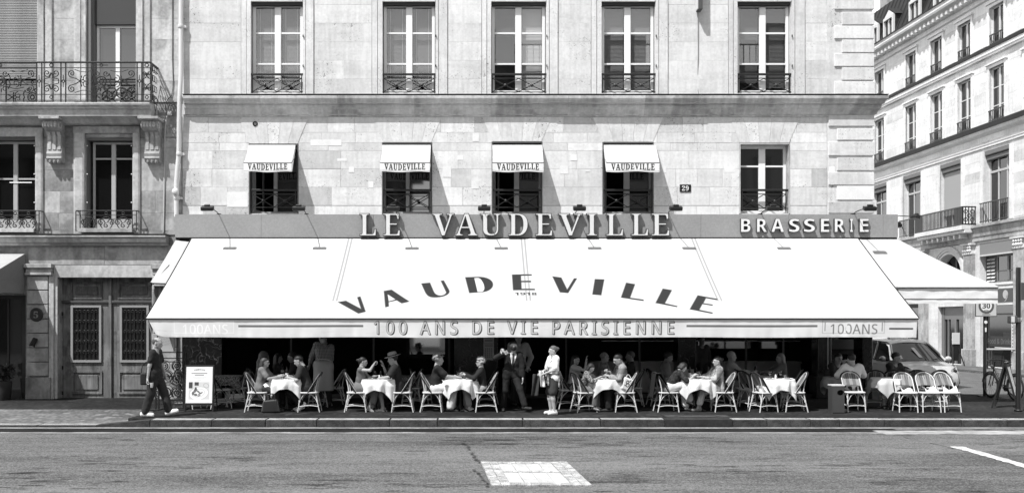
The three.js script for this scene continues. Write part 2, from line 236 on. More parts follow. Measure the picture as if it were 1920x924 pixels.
  obj('ring', (() => { const g = new THREE.RingGeometry(0.2, 0.235, 40); g.rotateX(-Math.PI / 2); g.scale(2.1, 1, 1); g.translate(0, 0.0065, 0); return g; })(), mat(0.02, 0.6), dc);
}

// ------------------------------------------------------------------ walls laid in stone courses
function blocks(parent, zones, holes, z, mats, seed, o = {}) {            // zones: [x0, x1, y0, y1, courses]; every stone is a mesh
  const r = rng(seed), [wa, wb] = o.w ?? [0.65, 1.5]; let n = 0;
  for (const [x0, x1, y0, y1, rows] of zones) for (let j = 0; j < rows; j++) {
    const a = lerp(y0, y1, j / rows), b = lerp(y0, y1, (j + 1) / rows), cuts = holes.filter((h) => h[2] < b - 0.02 && h[3] > a + 0.02);
    // where a hole ends inside the course, the course is split there
    const ys = [a, ...cuts.flatMap((h) => [h[2], h[3]]).filter((y) => y > a + 0.06 && y < b - 0.06), b].sort((p, q) => p - q);
    for (let k = 0; k + 1 < ys.length; k++) {
      const ya = ys[k], yb = ys[k + 1]; if (yb - ya < 0.03) continue;
      const hs = cuts.filter((h) => h[2] < yb - 0.01 && h[3] > ya + 0.01).sort((p, q) => p[0] - q[0]); let x = x0; const free = [];
      for (const h of hs) { if (h[0] > x) free.push([x, Math.min(h[0], x1)]); x = Math.max(x, h[1]); } if (x < x1) free.push([x, x1]);
      for (const [p, q] of free) { const c = Math.max(1, Math.round((q - p) / lerp(wa, wb, r()))); const e = [p]; for (let i = 1; i < c; i++) e.push(lerp(p, q, (i + (r() - 0.5) * 0.45) / c)); e.push(q);
        for (let i = 0; i < c; i++) { const mi = Math.floor(Math.pow(r(), 1.4) * mats.length), gap = o.gap ?? 0.0025; n++;
          obj('stone', box(e[i] + gap, e[i + 1] - gap, ya + gap, yb - gap, z - 0.05, z + (r() - 0.5) * 0.006), mats[mi], parent); } }
    }
  }
  return n;
}
// a window of two leaves; parts: frame (named window) > pane, blind, railing ...
function window2(parent, x0, x1, y0, y1, z, o = {}) {
  const f = o.f ?? 0.06, m = o.mid ?? 0.05, c = (x0 + x1) / 2, fm = o.fm ?? M.white, d = 0.06, g = [];
  g.push(box(x0, x0 + f, y0, y1, z - d, z), box(x1 - f, x1, y0, y1, z - d, z), box(x0 + f, x1 - f, y0, y0 + (o.sillh ?? 0.1), z - d, z), box(x0 + f, x1 - f, y1 - f, y1, z - d, z));
  if (!o.single) g.push(rbox(c - m, c + m, y0 + (o.sillh ?? 0.1), y1 - f, z - d + 0.005, z + 0.015, 0.012));
  const bars = (o.bars ?? []).filter((y) => y > y0 && y < y1); for (const y of bars) { g.push(box(x0 + f, c - m, y - 0.022, y + 0.022, z - d + 0.01, z - 0.005), box(c + m, x1 - f, y - 0.022, y + 0.022, z - d + 0.01, z - 0.005)); }
  const w = obj('window', g, fm, parent), lv = [y0 + (o.sillh ?? 0.1), ...bars, y1 - f];
  for (let i = 0; i + 1 < lv.length; i++) for (const s of o.single ? [0] : [0, 1]) { if (o.skip?.(s, i)) continue; const a = o.single ? x0 + f : s ? c + m : x0 + f, b = o.single ? x1 - f : s ? x1 - f : c - m; const t = ((i * 2 + s) % 3 - 1) * 0.004; const pg = box(a + 0.002, b - 0.002, lv[i] + 0.024 * (i > 0), lv[i + 1] - 0.024 * (i + 2 < lv.length), z - 0.036, z - 0.03); if (o.tilt) { const p = pg.attributes.position; for (let q = 0; q < p.count; q++) p.setZ(q, p.getZ(q) + (p.getX(q) - (a + b) / 2) * t); } obj('pane', pg, o.pane ?? M.pane, w); }
  return w;
}
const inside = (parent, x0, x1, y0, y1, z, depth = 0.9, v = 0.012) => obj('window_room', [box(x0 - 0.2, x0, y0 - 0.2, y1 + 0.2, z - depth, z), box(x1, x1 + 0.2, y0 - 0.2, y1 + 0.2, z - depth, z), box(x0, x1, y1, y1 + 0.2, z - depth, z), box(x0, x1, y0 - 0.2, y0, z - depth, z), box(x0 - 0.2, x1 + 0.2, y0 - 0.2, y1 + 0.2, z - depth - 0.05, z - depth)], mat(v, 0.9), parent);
function crossRailing(parent, x0, x1, y0, y1, z, k = 1) {                 // iron window guard with two crosses and rosettes
  const w = x1 - x0, c = (x0 + x1) / 2, r = 0.011 * k, a = y0 + 0.02, b = y1 - 0.14, q = w / 2 - 0.03;
  const o = obj('railing', rbox(x0 - 0.04, x1 + 0.04, y1 - 0.055, y1, z - 0.025, z + 0.025, 0.01), M.iron, parent);
  obj('rail', [box(x0 - 0.04, x1 + 0.04, y0, y0 + 0.022, z - 0.011, z + 0.011), box(x0 + 0.02, x1 - 0.02, b, b + 0.018, z - 0.01, z + 0.01)], M.iron, o);
  for (const s of [-1, 1]) obj('post', box(c + s * q - 0.013, c + s * q + 0.013, y0 - 0.07, y1 - 0.05, z - 0.013, z + 0.013), M.iron, o);
  for (const s of [-1, 1]) { const l = c + Math.min(0, s * q), h = c + Math.max(0, s * q), cy = (a + b) / 2, cx = (l + h) / 2; obj('cross_bar', bar([l, a, z + 0.003], [h, b, z + 0.003], 0.02, 0.014), M.iron, o); obj('cross_bar', bar([l, b, z - 0.003], [h, a, z - 0.003], 0.02, 0.014), M.iron, o); obj('rosette', lathe([[0.002, 0.02], [0.03, 0.014], [0.042, 0]], 12).rotateX(Math.PI / 2).translate(cx, cy, z + 0.008), M.iron, o); }
  return o;
}

// ------------------------------------------------------------------ the corner building of the brasserie
const bb = thing('corner_building', 'pale limestone corner building with a brasserie on its ground floor', 'building');
const BX0 = X(340), CO0 = X(348), BX1 = X(1637), UPY = Y(180);
{
  const up = [[470, 567], [717, 816], [921, 1024], [1128, 1229], [1383, 1484]].map(([a, b]) => [X(a), X(b), Y(177), Y(3)]);
  const low = [[466, 559, 270], [716, 810, 267], [922, 1017, 265.5], [1130, 1226, 266.5], [1387, 1482, 268]].map(([a, b, t]) => [X(a), X(b), Y(400), Y(t)]);
  const TOP = 13.2;
  const wallShape = (x0, x1, y0, y1, hs, zb, zf) => { const s = new THREE.Shape(rect(x0, x1, y0, y1).map(([x, y]) => new THREE.Vector2(x, y))); for (const h of hs) s.holes.push(new THREE.Path(rect(...h).map(([x, y]) => new THREE.Vector2(x, y)))); const g = new THREE.ExtrudeGeometry(s, { depth: zf - zb, bevelEnabled: false }); g.translate(0, 0, zb); return uvw(g); };
  obj('wall', wallShape(BX0, BX1, 4.42, TOP, [...up, ...low], -0.42, -0.03), M.wall, bb);
  obj('side_wall', [box(BX1 - 0.45, BX1, 4.42, TOP, -16, -0.421), box(BX0, BX0 + 0.4, 0, TOP, -16, -0.421), box(BX0, BX1, TOP, TOP + 0.3, -16, 0.2), box(BX0 + 0.4, BX1 - 0.45, 4.0, 4.2, -16, -0.42), box(BX0, BX1, SW, TOP, -16.4, -16)], M.wall, bb);
  // upper floor: stones between the window surrounds, entresol: stones with mixed tones
  const sur = up.map(([a, b], i) => [a - [0.27, 0.29, 0.26, 0.28, 0.24][i], b + [0.29, 0.32, 0.31, 0.33, 0.36][i], 0, 99]);
  const quoin = [X(1565) - 0.03, 99, 0, 99];
  const yTop = Y(183), yC = Y(214);
  blocks(bb, [[BX0 + 0.0, BX1, yTop, yTop + 0.5 * 10, 10]], [...sur, [quoin[0], 99, 0, 99]], 0, [M.stone[0], M.stone[1], M.stone[2], M.stone[1], M.stone[3]], 11, { w: [0.8, 1.7], gap: 0.0014 });
  blocks(bb, [[BX0 + 0.02, BX1, Y(385), yC, 5], [BX0 + 0.02, BX1, Y(402), Y(385) - 0.01, 1]], [...low.map((h) => [h[0], h[1], Y(400), Y(267.3)]), [X(1553) - 0.02, 99, 0, 99]], 0.002, M.stone, 12, { w: [0.5, 1.2] });
  // splayed lintel stones over the entresol windows
  low.forEach(([a, b, , t], i) => { const n = 5, c = (a + b) / 2; for (let k = 0; k < n; k++) { const l = lerp(a + 0.02, b - 0.02, k / n), r = lerp(a + 0.02, b - 0.02, (k + 1) / n), f = 1.42; obj('voussoir', poly([[l + 0.004, t + 0.01], [r - 0.004, t + 0.01], [c + (r - c) * f - 0.004, t + 0.66], [c + (l - c) * f + 0.004, t + 0.66]], 0.056).translate(0, 0, -0.045), M.stone[(k + i) % 3], bb); } });
  // pale repair stones let into the wall
  for (const [a, b, c, d] of [[582, 640, 262, 273], [632, 650, 297, 302], [830, 846, 311, 332], [886, 898, 249, 265], [425, 464, 360, 388], [884, 898, 339, 354], [1050, 1066, 311, 326], [1098, 1106, 319, 322], [1240, 1250, 312, 324], [1359, 1380, 312, 323], [1555, 1566, 312, 323], [858, 868, 291, 300], [690, 700, 340, 352], [654, 664, 313, 323], [1070, 1082, 290, 301]]) obj('repair_stone', box(X(a), X(b), Y(d), Y(c), -0.04, 0.0085), M.patch, bb);
  // window surrounds: flat raised bands with a groove
  up.forEach(([a, b, y0], i) => { const l = sur[i][0], r = sur[i][1]; for (const [p, q] of [[l, a], [b, r]]) { const m = lerp(p, q, p === l ? 0.55 : 0.28); for (const g of [box(p + 0.012, m - 0.008, yTop + 0.05, TOP, -0.05, 0.02), box(m + 0.008, q, yTop + 0.05, TOP, -0.05, 0.034), box(p + 0.005, q, yTop, yTop + 0.05, -0.05, 0.045)]) obj('surround', g, M.stone[i % 3], bb); } obj('lintel', box(a, b, Y(3), TOP, -0.04, 0.034), M.stone[1], bb); obj('sill', rbox(a - 0.02, b + 0.02, y0 - 0.06, y0 + 0.02, -0.4, 0.05, 0.012), M.trim, bb); });
  // cornice between entresol and upper floor
  const c0 = Y(182), cp = [[-0.05, c0], [0.2924, c0 - 0.02], [0.306, c0 - 0.04], [0.2992, c0 - 0.1], [0.2448, c0 - 0.16], [0.2312, c0 - 0.22], [0.1768, c0 - 0.225], [0.17, c0 - 0.33], [0.1496, c0 - 0.34], [0.0952, c0 - 0.42], [0.0816, c0 - 0.47], [0.034, c0 - 0.49], [0.0272, c0 - 0.53], [-0.05, c0 - 0.53]];
  const mitre = (g, at, s) => { const p = g.attributes.position; for (let i = 0; i < p.count; i++) if (Math.abs(p.getX(i) - at) < 1e-4 && p.getZ(i) > 0) p.setX(i, at + s * p.getZ(i)); g.computeVertexNormals(); return g; };
  for (let i = 0; i < 9; i++) { const a = lerp(CO0, BX1, i / 9), b = lerp(CO0, BX1, (i + 1) / 9); obj('cornice', i < 8 ? prof(cp, a + 0.002, b - 0.002) : mitre(prof(cp, a + 0.002, b), b, 1), i % 2 ? M.cornice : dirtyAt(0.56, 6), bb); }
  obj('cornice', (() => { const g = mitre(prof(cp, 0, 12), 0, -1); g.rotateY(Math.PI / 2); g.translate(BX1, 0, 0); return g; })(), M.cornice, bb);
  obj('lead_flashing', box(CO0, BX1 + 0.305, c0 - 0.006, c0 + 0.014, 0, 0.315), M.zinc, bb);
  obj('base_mould', box(BX0, BX1, Y(182) - 0.001, yTop + 0.03, -0.05, 0.03), M.trim, bb);
  // quoins, long and short
  const qz = (x0, a, b, m) => obj('quoin', rbox(X(x0), BX1 + 0.035, Y(b) + 0.03, Y(a), -0.06, 0.045, 0.014, 2), m, bb);
  [-59, -33, -7, 22, 48, 74, 100, 126, 152].forEach((y, i) => qz(i % 2 ? 1565 + 14 * 1 : 1565, y + 1, y + 27, M.stone[[0, 2, 1, 0, 4, 2, 0, 1, 4][i]]));
  [[1554, 214, 239], [1570, 241, 265], [1554, 266, 294], [1570, 296, 322], [1554, 323, 349], [1570, 349, 377], [1554, 378, 402]].forEach(([x, a, b], i) => qz(x, a, b, [M.stone[3], M.stone[2], M.stone[1], M.stone[3], M.stone[0], M.patch, M.stone[5]][i]));
  obj('quoin_bed', box(X(1552), BX1, 4.42, TOP, -0.06, 0.004), M.stone[1], bb);
  // upper windows with blinds seen through the panes
  const blindM = [mat(0.5, 0.7), mat(0.46, 0.7)];
  up.forEach(([a, b, y0, y1], i) => {
    const z = -0.14, w = window2(bb, a + 0.02, b - 0.02, y0 + 0.02, y1 - 0.02, z, { f: 0.075, mid: 0.085, sillh: 0.12, bars: [Y(117), Y(59)], pane: M.clearStrong, tilt: 1 });
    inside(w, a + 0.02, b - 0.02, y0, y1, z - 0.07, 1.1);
    obj('blind_box', box(a + 0.02, b - 0.02, Y(9), y1, -0.13, -0.03), mat(0.02, 0.6), w);  // near-black box also carries the shadow under the lintel in its colour
    const low2 = [0.14, 0.35, 0.05, 0.1, 0.06][i], c = (a + b) / 2;
    for (const s of [0, 1]) {
      const p = s ? c + 0.1 : a + 0.1, q = s ? b - 0.1 : c - 0.1, yb = [[Y(140), Y(140)], [Y(142), Y(150)], [Y(60), Y(170)], [Y(165), Y(165)], [Y(150), Y(160)]][i][s], g = [], bm = i === 2 && s ? blindM[1] : mat([0.13, 0.11, 0.04, 0.17, 0.09][i], 0.7);  // one leaf gets a paler blind: sunlight put into its colour
      for (let y = y1 - 0.1; y > yb; y -= 0.036) { const t = box(p, q, -0.0015, 0.0015, -0.022, 0.022); t.rotateX(1.12); t.translate(0, y, z - 0.14); g.push(t); }
      if (g.length) { const bl = obj('blind', g, bm, w); bl.userData.kind = 'stuff'; }
      if (i < 2) obj('blind_cord', [seg([p + 0.09, yb, z - 0.11], [p + 0.09, y1 - 0.1, z - 0.11], 0.004, 0.004, 5), seg([q - 0.09, yb, z - 0.11], [q - 0.09, y1 - 0.1, z - 0.11], 0.004, 0.004, 5)], M.offwhite, w);
    }
    crossRailing(w, a + 0.0, b - 0.0, Y(173), Y(137), -0.02);
    for (const y of [Y(68), Y(124)]) obj('shutter_hook', rbox(b + 0.005, b + 0.03, y - 0.03, y + 0.03, 0.03, 0.06, 0.006), M.iron, w);
  });
  // entresol windows: the first four stand open behind their awnings, the fifth is closed
  low.forEach(([a, b, y0, y1], i) => {
    const z = -0.24, open = i < 4, c = (a + b) / 2, fm = open ? mat(0.3, 0.5) : M.white;
    obj('surround', [box(a, a + 0.03, y0, y1, -0.4, 0.012), box(b - 0.03, b, y0, y1, -0.4, 0.012), box(a + 0.03, b - 0.03, y1 - 0.035, y1, -0.4, 0.012)], open ? M.ironGrey : M.dtrim, bb);
    const w = window2(bb, a + 0.03, b - 0.03, y0 + 0.02, y1 - 0.04, z, open ? { f: 0.05, mid: [0.05, 0.05, 0.07, 0.08][i], sillh: 0.05, fm, bars: [], skip: (s) => s === 0 && i !== 1, pane: M.pane } : { f: 0.07, mid: 0.09, sillh: 0.08, bars: [Y(309)], pane: M.pane });
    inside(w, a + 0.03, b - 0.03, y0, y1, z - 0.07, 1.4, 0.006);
    if (open && i !== 1) { const p = a + 0.08, L = c - a - 0.1, leaf = [box(0, 0.05, y0 + 0.06, y1 - 0.1, -0.02, 0.02), box(L - 0.05, L, y0 + 0.06, y1 - 0.1, -0.02, 0.02), box(0.05, L - 0.05, y0 + 0.06, y0 + 0.14, -0.02, 0.02), box(0.05, L - 0.05, y1 - 0.16, y1 - 0.1, -0.02, 0.02)]; obj('open_leaf', leaf.map((g) => moved(g, p, 0, z - 0.06, 1.35)), fm, w); }
    crossRailing(w, a + 0.06, b - 0.06, Y(i === 4 ? 391 : 389), Y(354), -0.05);
  });
  // ground floor: dark marble piers, panelled fronts, lintel, glazing and the room behind
  const zF = -0.05, mp = (x0, x1, z = zF) => obj('marble_pier', rbox(X(x0, z), X(x1, z), SW, 3.2, z - 0.6, z, 0.015), M.marble, bb);
  mp(331, 415); mp(852, 934); mp(1272, 1306, -0.3);
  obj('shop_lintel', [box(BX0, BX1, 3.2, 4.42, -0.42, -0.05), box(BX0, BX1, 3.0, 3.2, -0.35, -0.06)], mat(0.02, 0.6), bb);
  obj('corner_column', [rbox(X(1534), X(1561), SW, 3.2, -0.5, 0.03, 0.05, 4), rbox(X(1530), X(1566), SW, 0.75, -0.52, 0.05, 0.02)], mat(0.045, 0.22, { map: T.wood }), bb);
  obj('corner_column', [rbox(X(1618), BX1, SW, 4.4, -0.6, 0.03, 0.03, 3)], M.marble, bb);
  obj('column_strip', box(X(1551), X(1553.5), SW + 0.8, 3.1, 0.031, 0.045), M.steel, bb);
  obj('wainscot', [box(X(1561), X(1618), SW, 1.25, -0.9, -0.82), box(X(1561), X(1618), 1.25, 1.31, -0.92, -0.79)], M.marble, bb);
  obj('framed_panel', [box(X(1562, -0.8), X(1625, -0.8), 1.45, 2.6, -0.9, -0.84)], mat(0.17, 0.6), bb);
  obj('panel_glass', box(X(1566, -0.8), X(1618, -0.8), 1.72, 2.5, -0.84, -0.82), M.pane, bb);
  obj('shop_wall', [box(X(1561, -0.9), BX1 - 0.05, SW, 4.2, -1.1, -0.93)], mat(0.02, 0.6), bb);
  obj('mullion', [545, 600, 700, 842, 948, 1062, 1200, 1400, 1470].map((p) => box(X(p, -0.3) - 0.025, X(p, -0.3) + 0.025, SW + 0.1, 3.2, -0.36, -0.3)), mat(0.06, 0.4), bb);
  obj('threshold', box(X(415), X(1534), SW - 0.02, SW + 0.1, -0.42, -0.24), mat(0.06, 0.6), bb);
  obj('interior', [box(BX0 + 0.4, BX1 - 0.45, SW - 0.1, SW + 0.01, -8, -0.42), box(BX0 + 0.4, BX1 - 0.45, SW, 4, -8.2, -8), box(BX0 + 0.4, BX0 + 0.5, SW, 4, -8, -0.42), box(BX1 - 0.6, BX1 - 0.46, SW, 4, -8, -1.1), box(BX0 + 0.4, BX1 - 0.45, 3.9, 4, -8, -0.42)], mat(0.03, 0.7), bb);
  // inner shelves, mirror and bar, only just catching the daylight
  obj('wall_shelf', [box(X(560, -0.9), X(640, -0.9), 1.9, 1.93, -1.05, -0.75), box(X(645, -0.9), X(690, -0.9), 1.9, 1.93, -1.05, -0.75)], mat(0.75, 0.4), bb);
  obj('mirror', box(X(768, -1.2), X(834, -1.2), 1.3, 2.5, -1.25, -1.2), mat(0.5, 0.03, { metalness: 1 }), bb);
  obj('mirror_frame', [box(X(762, -1.2), X(768, -1.2), 1.2, 2.6, -1.25, -1.18), box(X(834, -1.2), X(840, -1.2), 1.2, 2.6, -1.25, -1.18), box(X(768, -1.2), X(834, -1.2), 1.78, 1.84, -1.21, -1.18), box(X(768, -1.2), X(834, -1.2), 1.2, 1.3, -1.25, -1.18)], M.black, bb);
  obj('bar_counter', [box(X(1105, -2.2), X(1262, -2.2), 1.0, 1.06, -2.6, -2.0), box(X(1310, -2.2), X(1500, -2.2), 1.0, 1.06, -2.6, -2.0), box(X(1105, -2.2), X(1500, -2.2), SW, 1.0, -2.6, -2.1)], mat(0.55, 0.25), bb);
  obj('bar_shelf', [box(X(1130, -3), X(1500, -3), 1.62, 1.65, -3.3, -2.9), box(X(1130, -3), X(1500, -3), 1.98, 2.01, -3.3, -2.9)], mat(0.7, 0.3), bb);
  obj('bar_mirror', box(X(1310, -3.3), X(1480, -3.3), 1.4, 1.62, -3.36, -3.31), mat(0.5, 0.04, { metalness: 1 }), bb);
}
// ------------------------------------------------------------------ fascia sign with raised letters
const serif = await new FontLoader().loadAsync('fonts/droid/droid_serif_bold.typeface.json');
const sans = await new FontLoader().loadAsync('fonts/droid/droid_sans_bold.typeface.json');
function glyph(ch, font, x0, x1, y0, y1, z0, z1, off = 0) {   // one letter fitted into a box
  const plain = new TextGeometry(ch, { font, size: 1, depth: 1, curveSegments: 6, bevelEnabled: false }); plain.computeBoundingBox(); const b = plain.boundingBox, s = V(x1 - x0, y1 - y0, z1 - z0), d = b.getSize(V(0, 0, 0));
  const g = off ? new TextGeometry(ch, { font, size: 1, depth: 1, curveSegments: 6, bevelEnabled: true, bevelThickness: 0.001, bevelSize: 0, bevelOffset: off, bevelSegments: 1 }) : plain;
  g.translate(-b.min.x, -b.min.y, -b.min.z); g.scale(s.x / d.x, s.y / d.y, s.z / d.z); g.translate(x0, y0, z0); return uvw(g);
}
const FZ = 0.5, FY0 = Y(445, FZ), FY1 = Y(402, FZ), FX0 = X(327, FZ), FX1 = X(1685, FZ);
{
  const t = thing('fascia_sign', 'long pale fascia sign with raised letters running above the big awning', 'sign');
  const fm = [0.31, 0.295, 0.305].map((v, i) => mat(v, 0.45, { map: rep(T.cloth, 0.3, 0.3, i * 0.3) }));
  const cuts = [327, 489, 700, 905, 1110, 1315, 1480, 1657, 1685].map((p) => X(p, FZ)); cuts[0] = FX0; cuts[8] = FX1;
  for (let i = 0; i + 1 < cuts.length; i++) obj('sign_panel', box(cuts[i] + 0.003, cuts[i + 1] - 0.003, FY0, FY1, 0.012, FZ + (i % 2) * 0.002), fm[i % 3], t);
  obj('sign_panel', box(BX1 + 0.04, FX1, FY0, FY1, -8, 0.011), fm[1], t);
  obj('bottom_trim', box(FX0, FX1, FY0 - 0.05, FY0 - 0.001, 0.1, FZ - 0.06), M.black, t);  // black strip painted in for the shadow gap under the fascia
  obj('roller_housing', box(FX0 + 0.1, FX1 - 0.1, FY0 - 0.16, FY0 - 0.051, 0.1, 0.42), M.dark, t);
  const face = mat(0.6, 0.35), edge = mat(0.05, 0.5);
  [['L', 674, 705], ['E', 718, 750], ['V', 810, 852], ['A', 853, 896], ['U', 900, 940], ['D', 953, 990], ['E', 1004, 1036], ['V', 1047, 1093], ['I', 1100, 1120], ['L', 1137, 1169], ['L', 1184, 1216], ['E', 1222, 1256]].forEach(([c, a, b]) => {
    const z = 0.64, l = obj('letter', glyph(c, serif, X(a, z), X(b, z), Y(442, z), Y(400, z), FZ + 0.03, z, 0.012), edge, t);
    obj('letter_face', glyph(c, serif, X(a, z), X(b, z), Y(442, z), Y(400, z), z, z + 0.012, -0.022), face, l);
  });
  [['B', 1390, 1408], ['R', 1420, 1439], ['A', 1447, 1471], ['S', 1480, 1500], ['S', 1508, 1529], ['E', 1540, 1556], ['R', 1566, 1585], ['I', 1595, 1600], ['E', 1613, 1630]].forEach(([c, a, b]) => {
    const z = 0.6, l = obj('letter', glyph(c, sans, X(a, z), X(b, z), Y(435, z), Y(410, z), FZ + 0.02, z, 0.012), edge, t);
    obj('letter_face', glyph(c, sans, X(a, z), X(b, z), Y(435, z), Y(410, z), z, z + 0.012, -0.018), mat(0.68, 0.35), l);
  });
}
// floodlights on arms along the top of the sign
{
  const heads = [[388, 'first floodlight from the drainpipe, above the blank end of the fascia sign'], [560, 'floodlight on the fascia sign under the awning window nearest the drainpipe'], [737, 'floodlight above the letter E of the first sign word'], [908, 'floodlight above the letter U of the fascia sign'], [1087, 'floodlight above the second letter V of the fascia sign'], [1268, 'floodlight just past the last serif letter of the fascia sign'], [1450, 'floodlight under the window without awning, above the sans-serif word'], [1632, 'floodlight above the last letter of the sans-serif sign word']];
  let first;
  heads.forEach(([p, label], i) => {
    const z = 1.48, x = X(p, z);
    if (!first) {
      first = thing('sign_lamp', '', 'floodlight', [x, FY1, FZ], 0, 'floodlights along the fascia sign');
      obj('arm', [tube([[0, -0.03, -0.1], [0, 0.03, 0], [0, 0.07, 0.45], [0, 0.05, 0.92]], 0.012, 6)], M.iron, first); obj('base', rbox(-0.05, 0.05, 0, 0.03, -0.14, -0.02, 0.008), M.iron, first);
      const h = obj('lamp_head', (() => { const g = merge([rbox(-0.16, 0.16, -0.05, 0.05, -0.07, 0.07, 0.02), rbox(-0.07, 0.07, 0.05, 0.1, -0.04, 0.04, 0.015)]); g.rotateX(0.35); return moved(g, 0, 0.04, 0.98); })(), M.iron, first);
      obj('lamp_glass', (() => { const g = box(-0.14, 0.14, -0.056, -0.051, -0.055, 0.055); g.rotateX(0.35); return moved(g, 0, 0.04, 0.98); })(), mat(0.25, 0.2), h);
      tag(first, label);
    } else { const c = first.clone(); c.name = numbered('sign_lamp'); c.position.x = x; scene.add(c); tag(c, label); }
  });
  [[-0.6, 'upper floodlight reaching out over the side street from the sign end', 0.12], [-1.7, 'lower floodlight reaching out over the side street from the sign end', 0]].forEach(([z, label, dy]) => { const c = first.clone(); c.name = numbered('sign_lamp'); c.position.set(FX1, FY1 - 0.1 + dy, z); c.rotation.y = Math.PI / 2; scene.add(c); tag(c, label, 'floodlight', 'floodlights along the fascia sign'); });
}
// ------------------------------------------------------------------ the big awning
const AW = { x0: -7.505, x1: 9.995, z0: 0.55, y0: 4.385, z1: 3.92, y1: 2.285 };
{
  const slope = (AW.y1 - AW.y0) / (AW.z1 - AW.z0);
  const at = (px, py) => { const k = (CY - py) / FOC, z = (EYE + CAMZ * k - AW.y0 + slope * AW.z0) / (slope + k); return [(X(px, z) - AW.x0) / (AW.x1 - AW.x0), (z - AW.z0) / (AW.z1 - AW.z0)]; };
  const L = (base, sc) => (a) => a.map(([x, y]) => [base + x / sc, 490 + y / sc]), A = L(600, 4.8), B = L(980, 4.8);
  const curve = (pts) => pts;
  const U = []; { const q = (a, b, c, d, n = 8) => { for (let i = 0; i <= n; i++) { const t = i / n, s = 1 - t; U.push([s * s * s * a[0] + 3 * s * s * t * b[0] + 3 * s * t * t * c[0] + t * t * t * d[0], s * s * s * a[1] + 3 * s * s * t * b[1] + 3 * s * t * t * c[1] + t * t * t * d[1]]); } }; U.push([912, 186], [988, 180]); q([1022, 262], [1040, 310], [1120, 312], [1138, 272]); U.push([1088, 165], [1112, 162]); q([1158, 245], [1190, 295], [1085, 322], [1020, 316]); q([1020, 316], [985, 314], [965, 300], [948, 268]); }
  const D = [[1308, 132]], Dh = [[1388, 138]]; for (let i = 0; i <= 12; i++) { const t = i / 12, s = 1 - t; D.push([s * s * s * 1440 + 3 * s * s * t * 1590 + 3 * s * t * t * 1590 + t * t * t * 1470, s * s * s * 126 + 3 * s * s * t * 132 + 3 * s * t * t * 246 + t * t * t * 264]); Dh.push([s * s * s * 1425 + 3 * s * s * t * 1462 + 3 * s * t * t * 1510 + t * t * t * 1455, s * s * s * 136 + 3 * s * s * t * 138 + 3 * s * t * t * 250 + t * t * t * 262]); } D.push([1345, 275]); Dh.push([1418, 264]);
  const shapes = [A([[160, 358], [230, 347], [370, 426], [335, 315], [360, 308], [408, 450], [345, 467]]), A([[575, 258], [642, 245], [803, 353], [735, 370], [690, 342], [615, 360], [617, 400], [588, 408]]), A(U), A(D), A([[1730, 108], [1904, 107], [1906, 118], [1808, 120], [1810, 166], [1897, 165], [1899, 178], [1811, 178], [1814, 238], [1932, 238], [1934, 250], [1740, 250]]),
    B([[270, 122], [348, 132], [402, 243], [465, 140], [490, 140], [410, 273], [338, 267]]), B([[653, 150], [735, 153], [708, 297], [630, 290]]), B([[935, 180], [1013, 192], [968, 318], [1090, 335], [1088, 347], [888, 318]]), B([[1265, 235], [1345, 250], [1282, 370], [1393, 397], [1390, 406], [1200, 367]]), B([[1580, 297], [1650, 310], [1757, 328], [1755, 340], [1652, 322], [1628, 370], [1713, 382], [1710, 392], [1620, 378], [1592, 432], [1713, 458], [1708, 468], [1508, 428]])];
  const holes = [A([[607, 287], [678, 334], [617, 352]]), A(Dh)];
  const map = canvas(2048, 512, (g, w, h) => {
    g.fillStyle = '#f3f3f3'; g.fillRect(0, 0, w, h);
    const r = rng(77); for (let i = 0; i < 900; i++) { g.globalAlpha = 0.008 + r() * 0.012; g.fillStyle = r() < 0.6 ? '#666' : '#fff'; const x = r() * w; g.fillRect(x, r() * h, 2 + r() * 30, 2 + r() * 90); } g.globalAlpha = 1;
    for (const p of [655, 980, 1301]) { const a = at(p, 450)[0] * w; g.fillStyle = '#bcbcbc'; g.fillRect(a - 6, 0, 5, h * 0.8); g.fillRect(a + 4, 0, 5, h * 0.8); }
    const path = (s) => { s.forEach(([x, y], i) => { const [u, v] = at(x, y); i ? g.lineTo(u * w, v * h) : g.moveTo(u * w, v * h); }); g.closePath(); };
    g.strokeStyle = '#bdbdbd'; g.lineWidth = 4; for (const s of shapes) { g.beginPath(); path(s); g.stroke(); }
    g.fillStyle = '#2a2a2a'; g.beginPath(); for (const s of shapes) path(s); for (const s of holes) path(s); g.fill('evenodd');
    g.fillStyle = '#333'; g.font = 'bold 27px sans-serif'; const [u0, v0] = at(962, 552), [u1] = at(1005, 552); '1918'.split('').forEach((c, i) => { g.save(); g.translate(lerp(u0, u1, (i + 0.2) / 4) * w, v0 * h); g.scale(1.15, 0.85); g.fillText(c, 0, 0); g.restore(); });
  });
  const t = thing('big_awning', 'wide white awning with arched dark lettering over the terrace', 'awning');
  const fab = thick(sheet(120, 16, (u, v) => { const w = 0.03 * Math.sin(Math.PI * v) + 0.006 * Math.sin(u * 60) * Math.sin(Math.PI * v) ; return [lerp(AW.x0, AW.x1, u), lerp(AW.y0, AW.y1, v) - w, lerp(AW.z0, AW.z1, v), u, 1 - v]; }), -0.003);
  obj('canopy', fab, mat(0.52, 0.9, { map }), t);
  for (const x of [AW.x0, AW.x1]) obj('side_hem', tube(Array.from({ length: 9 }, (_, i) => [x, lerp(AW.y0, AW.y1, i / 8) - 0.03 * Math.sin(Math.PI * i / 8) + 0.004, lerp(AW.z0, AW.z1, i / 8)]), 0.013, 6), M.black, t);
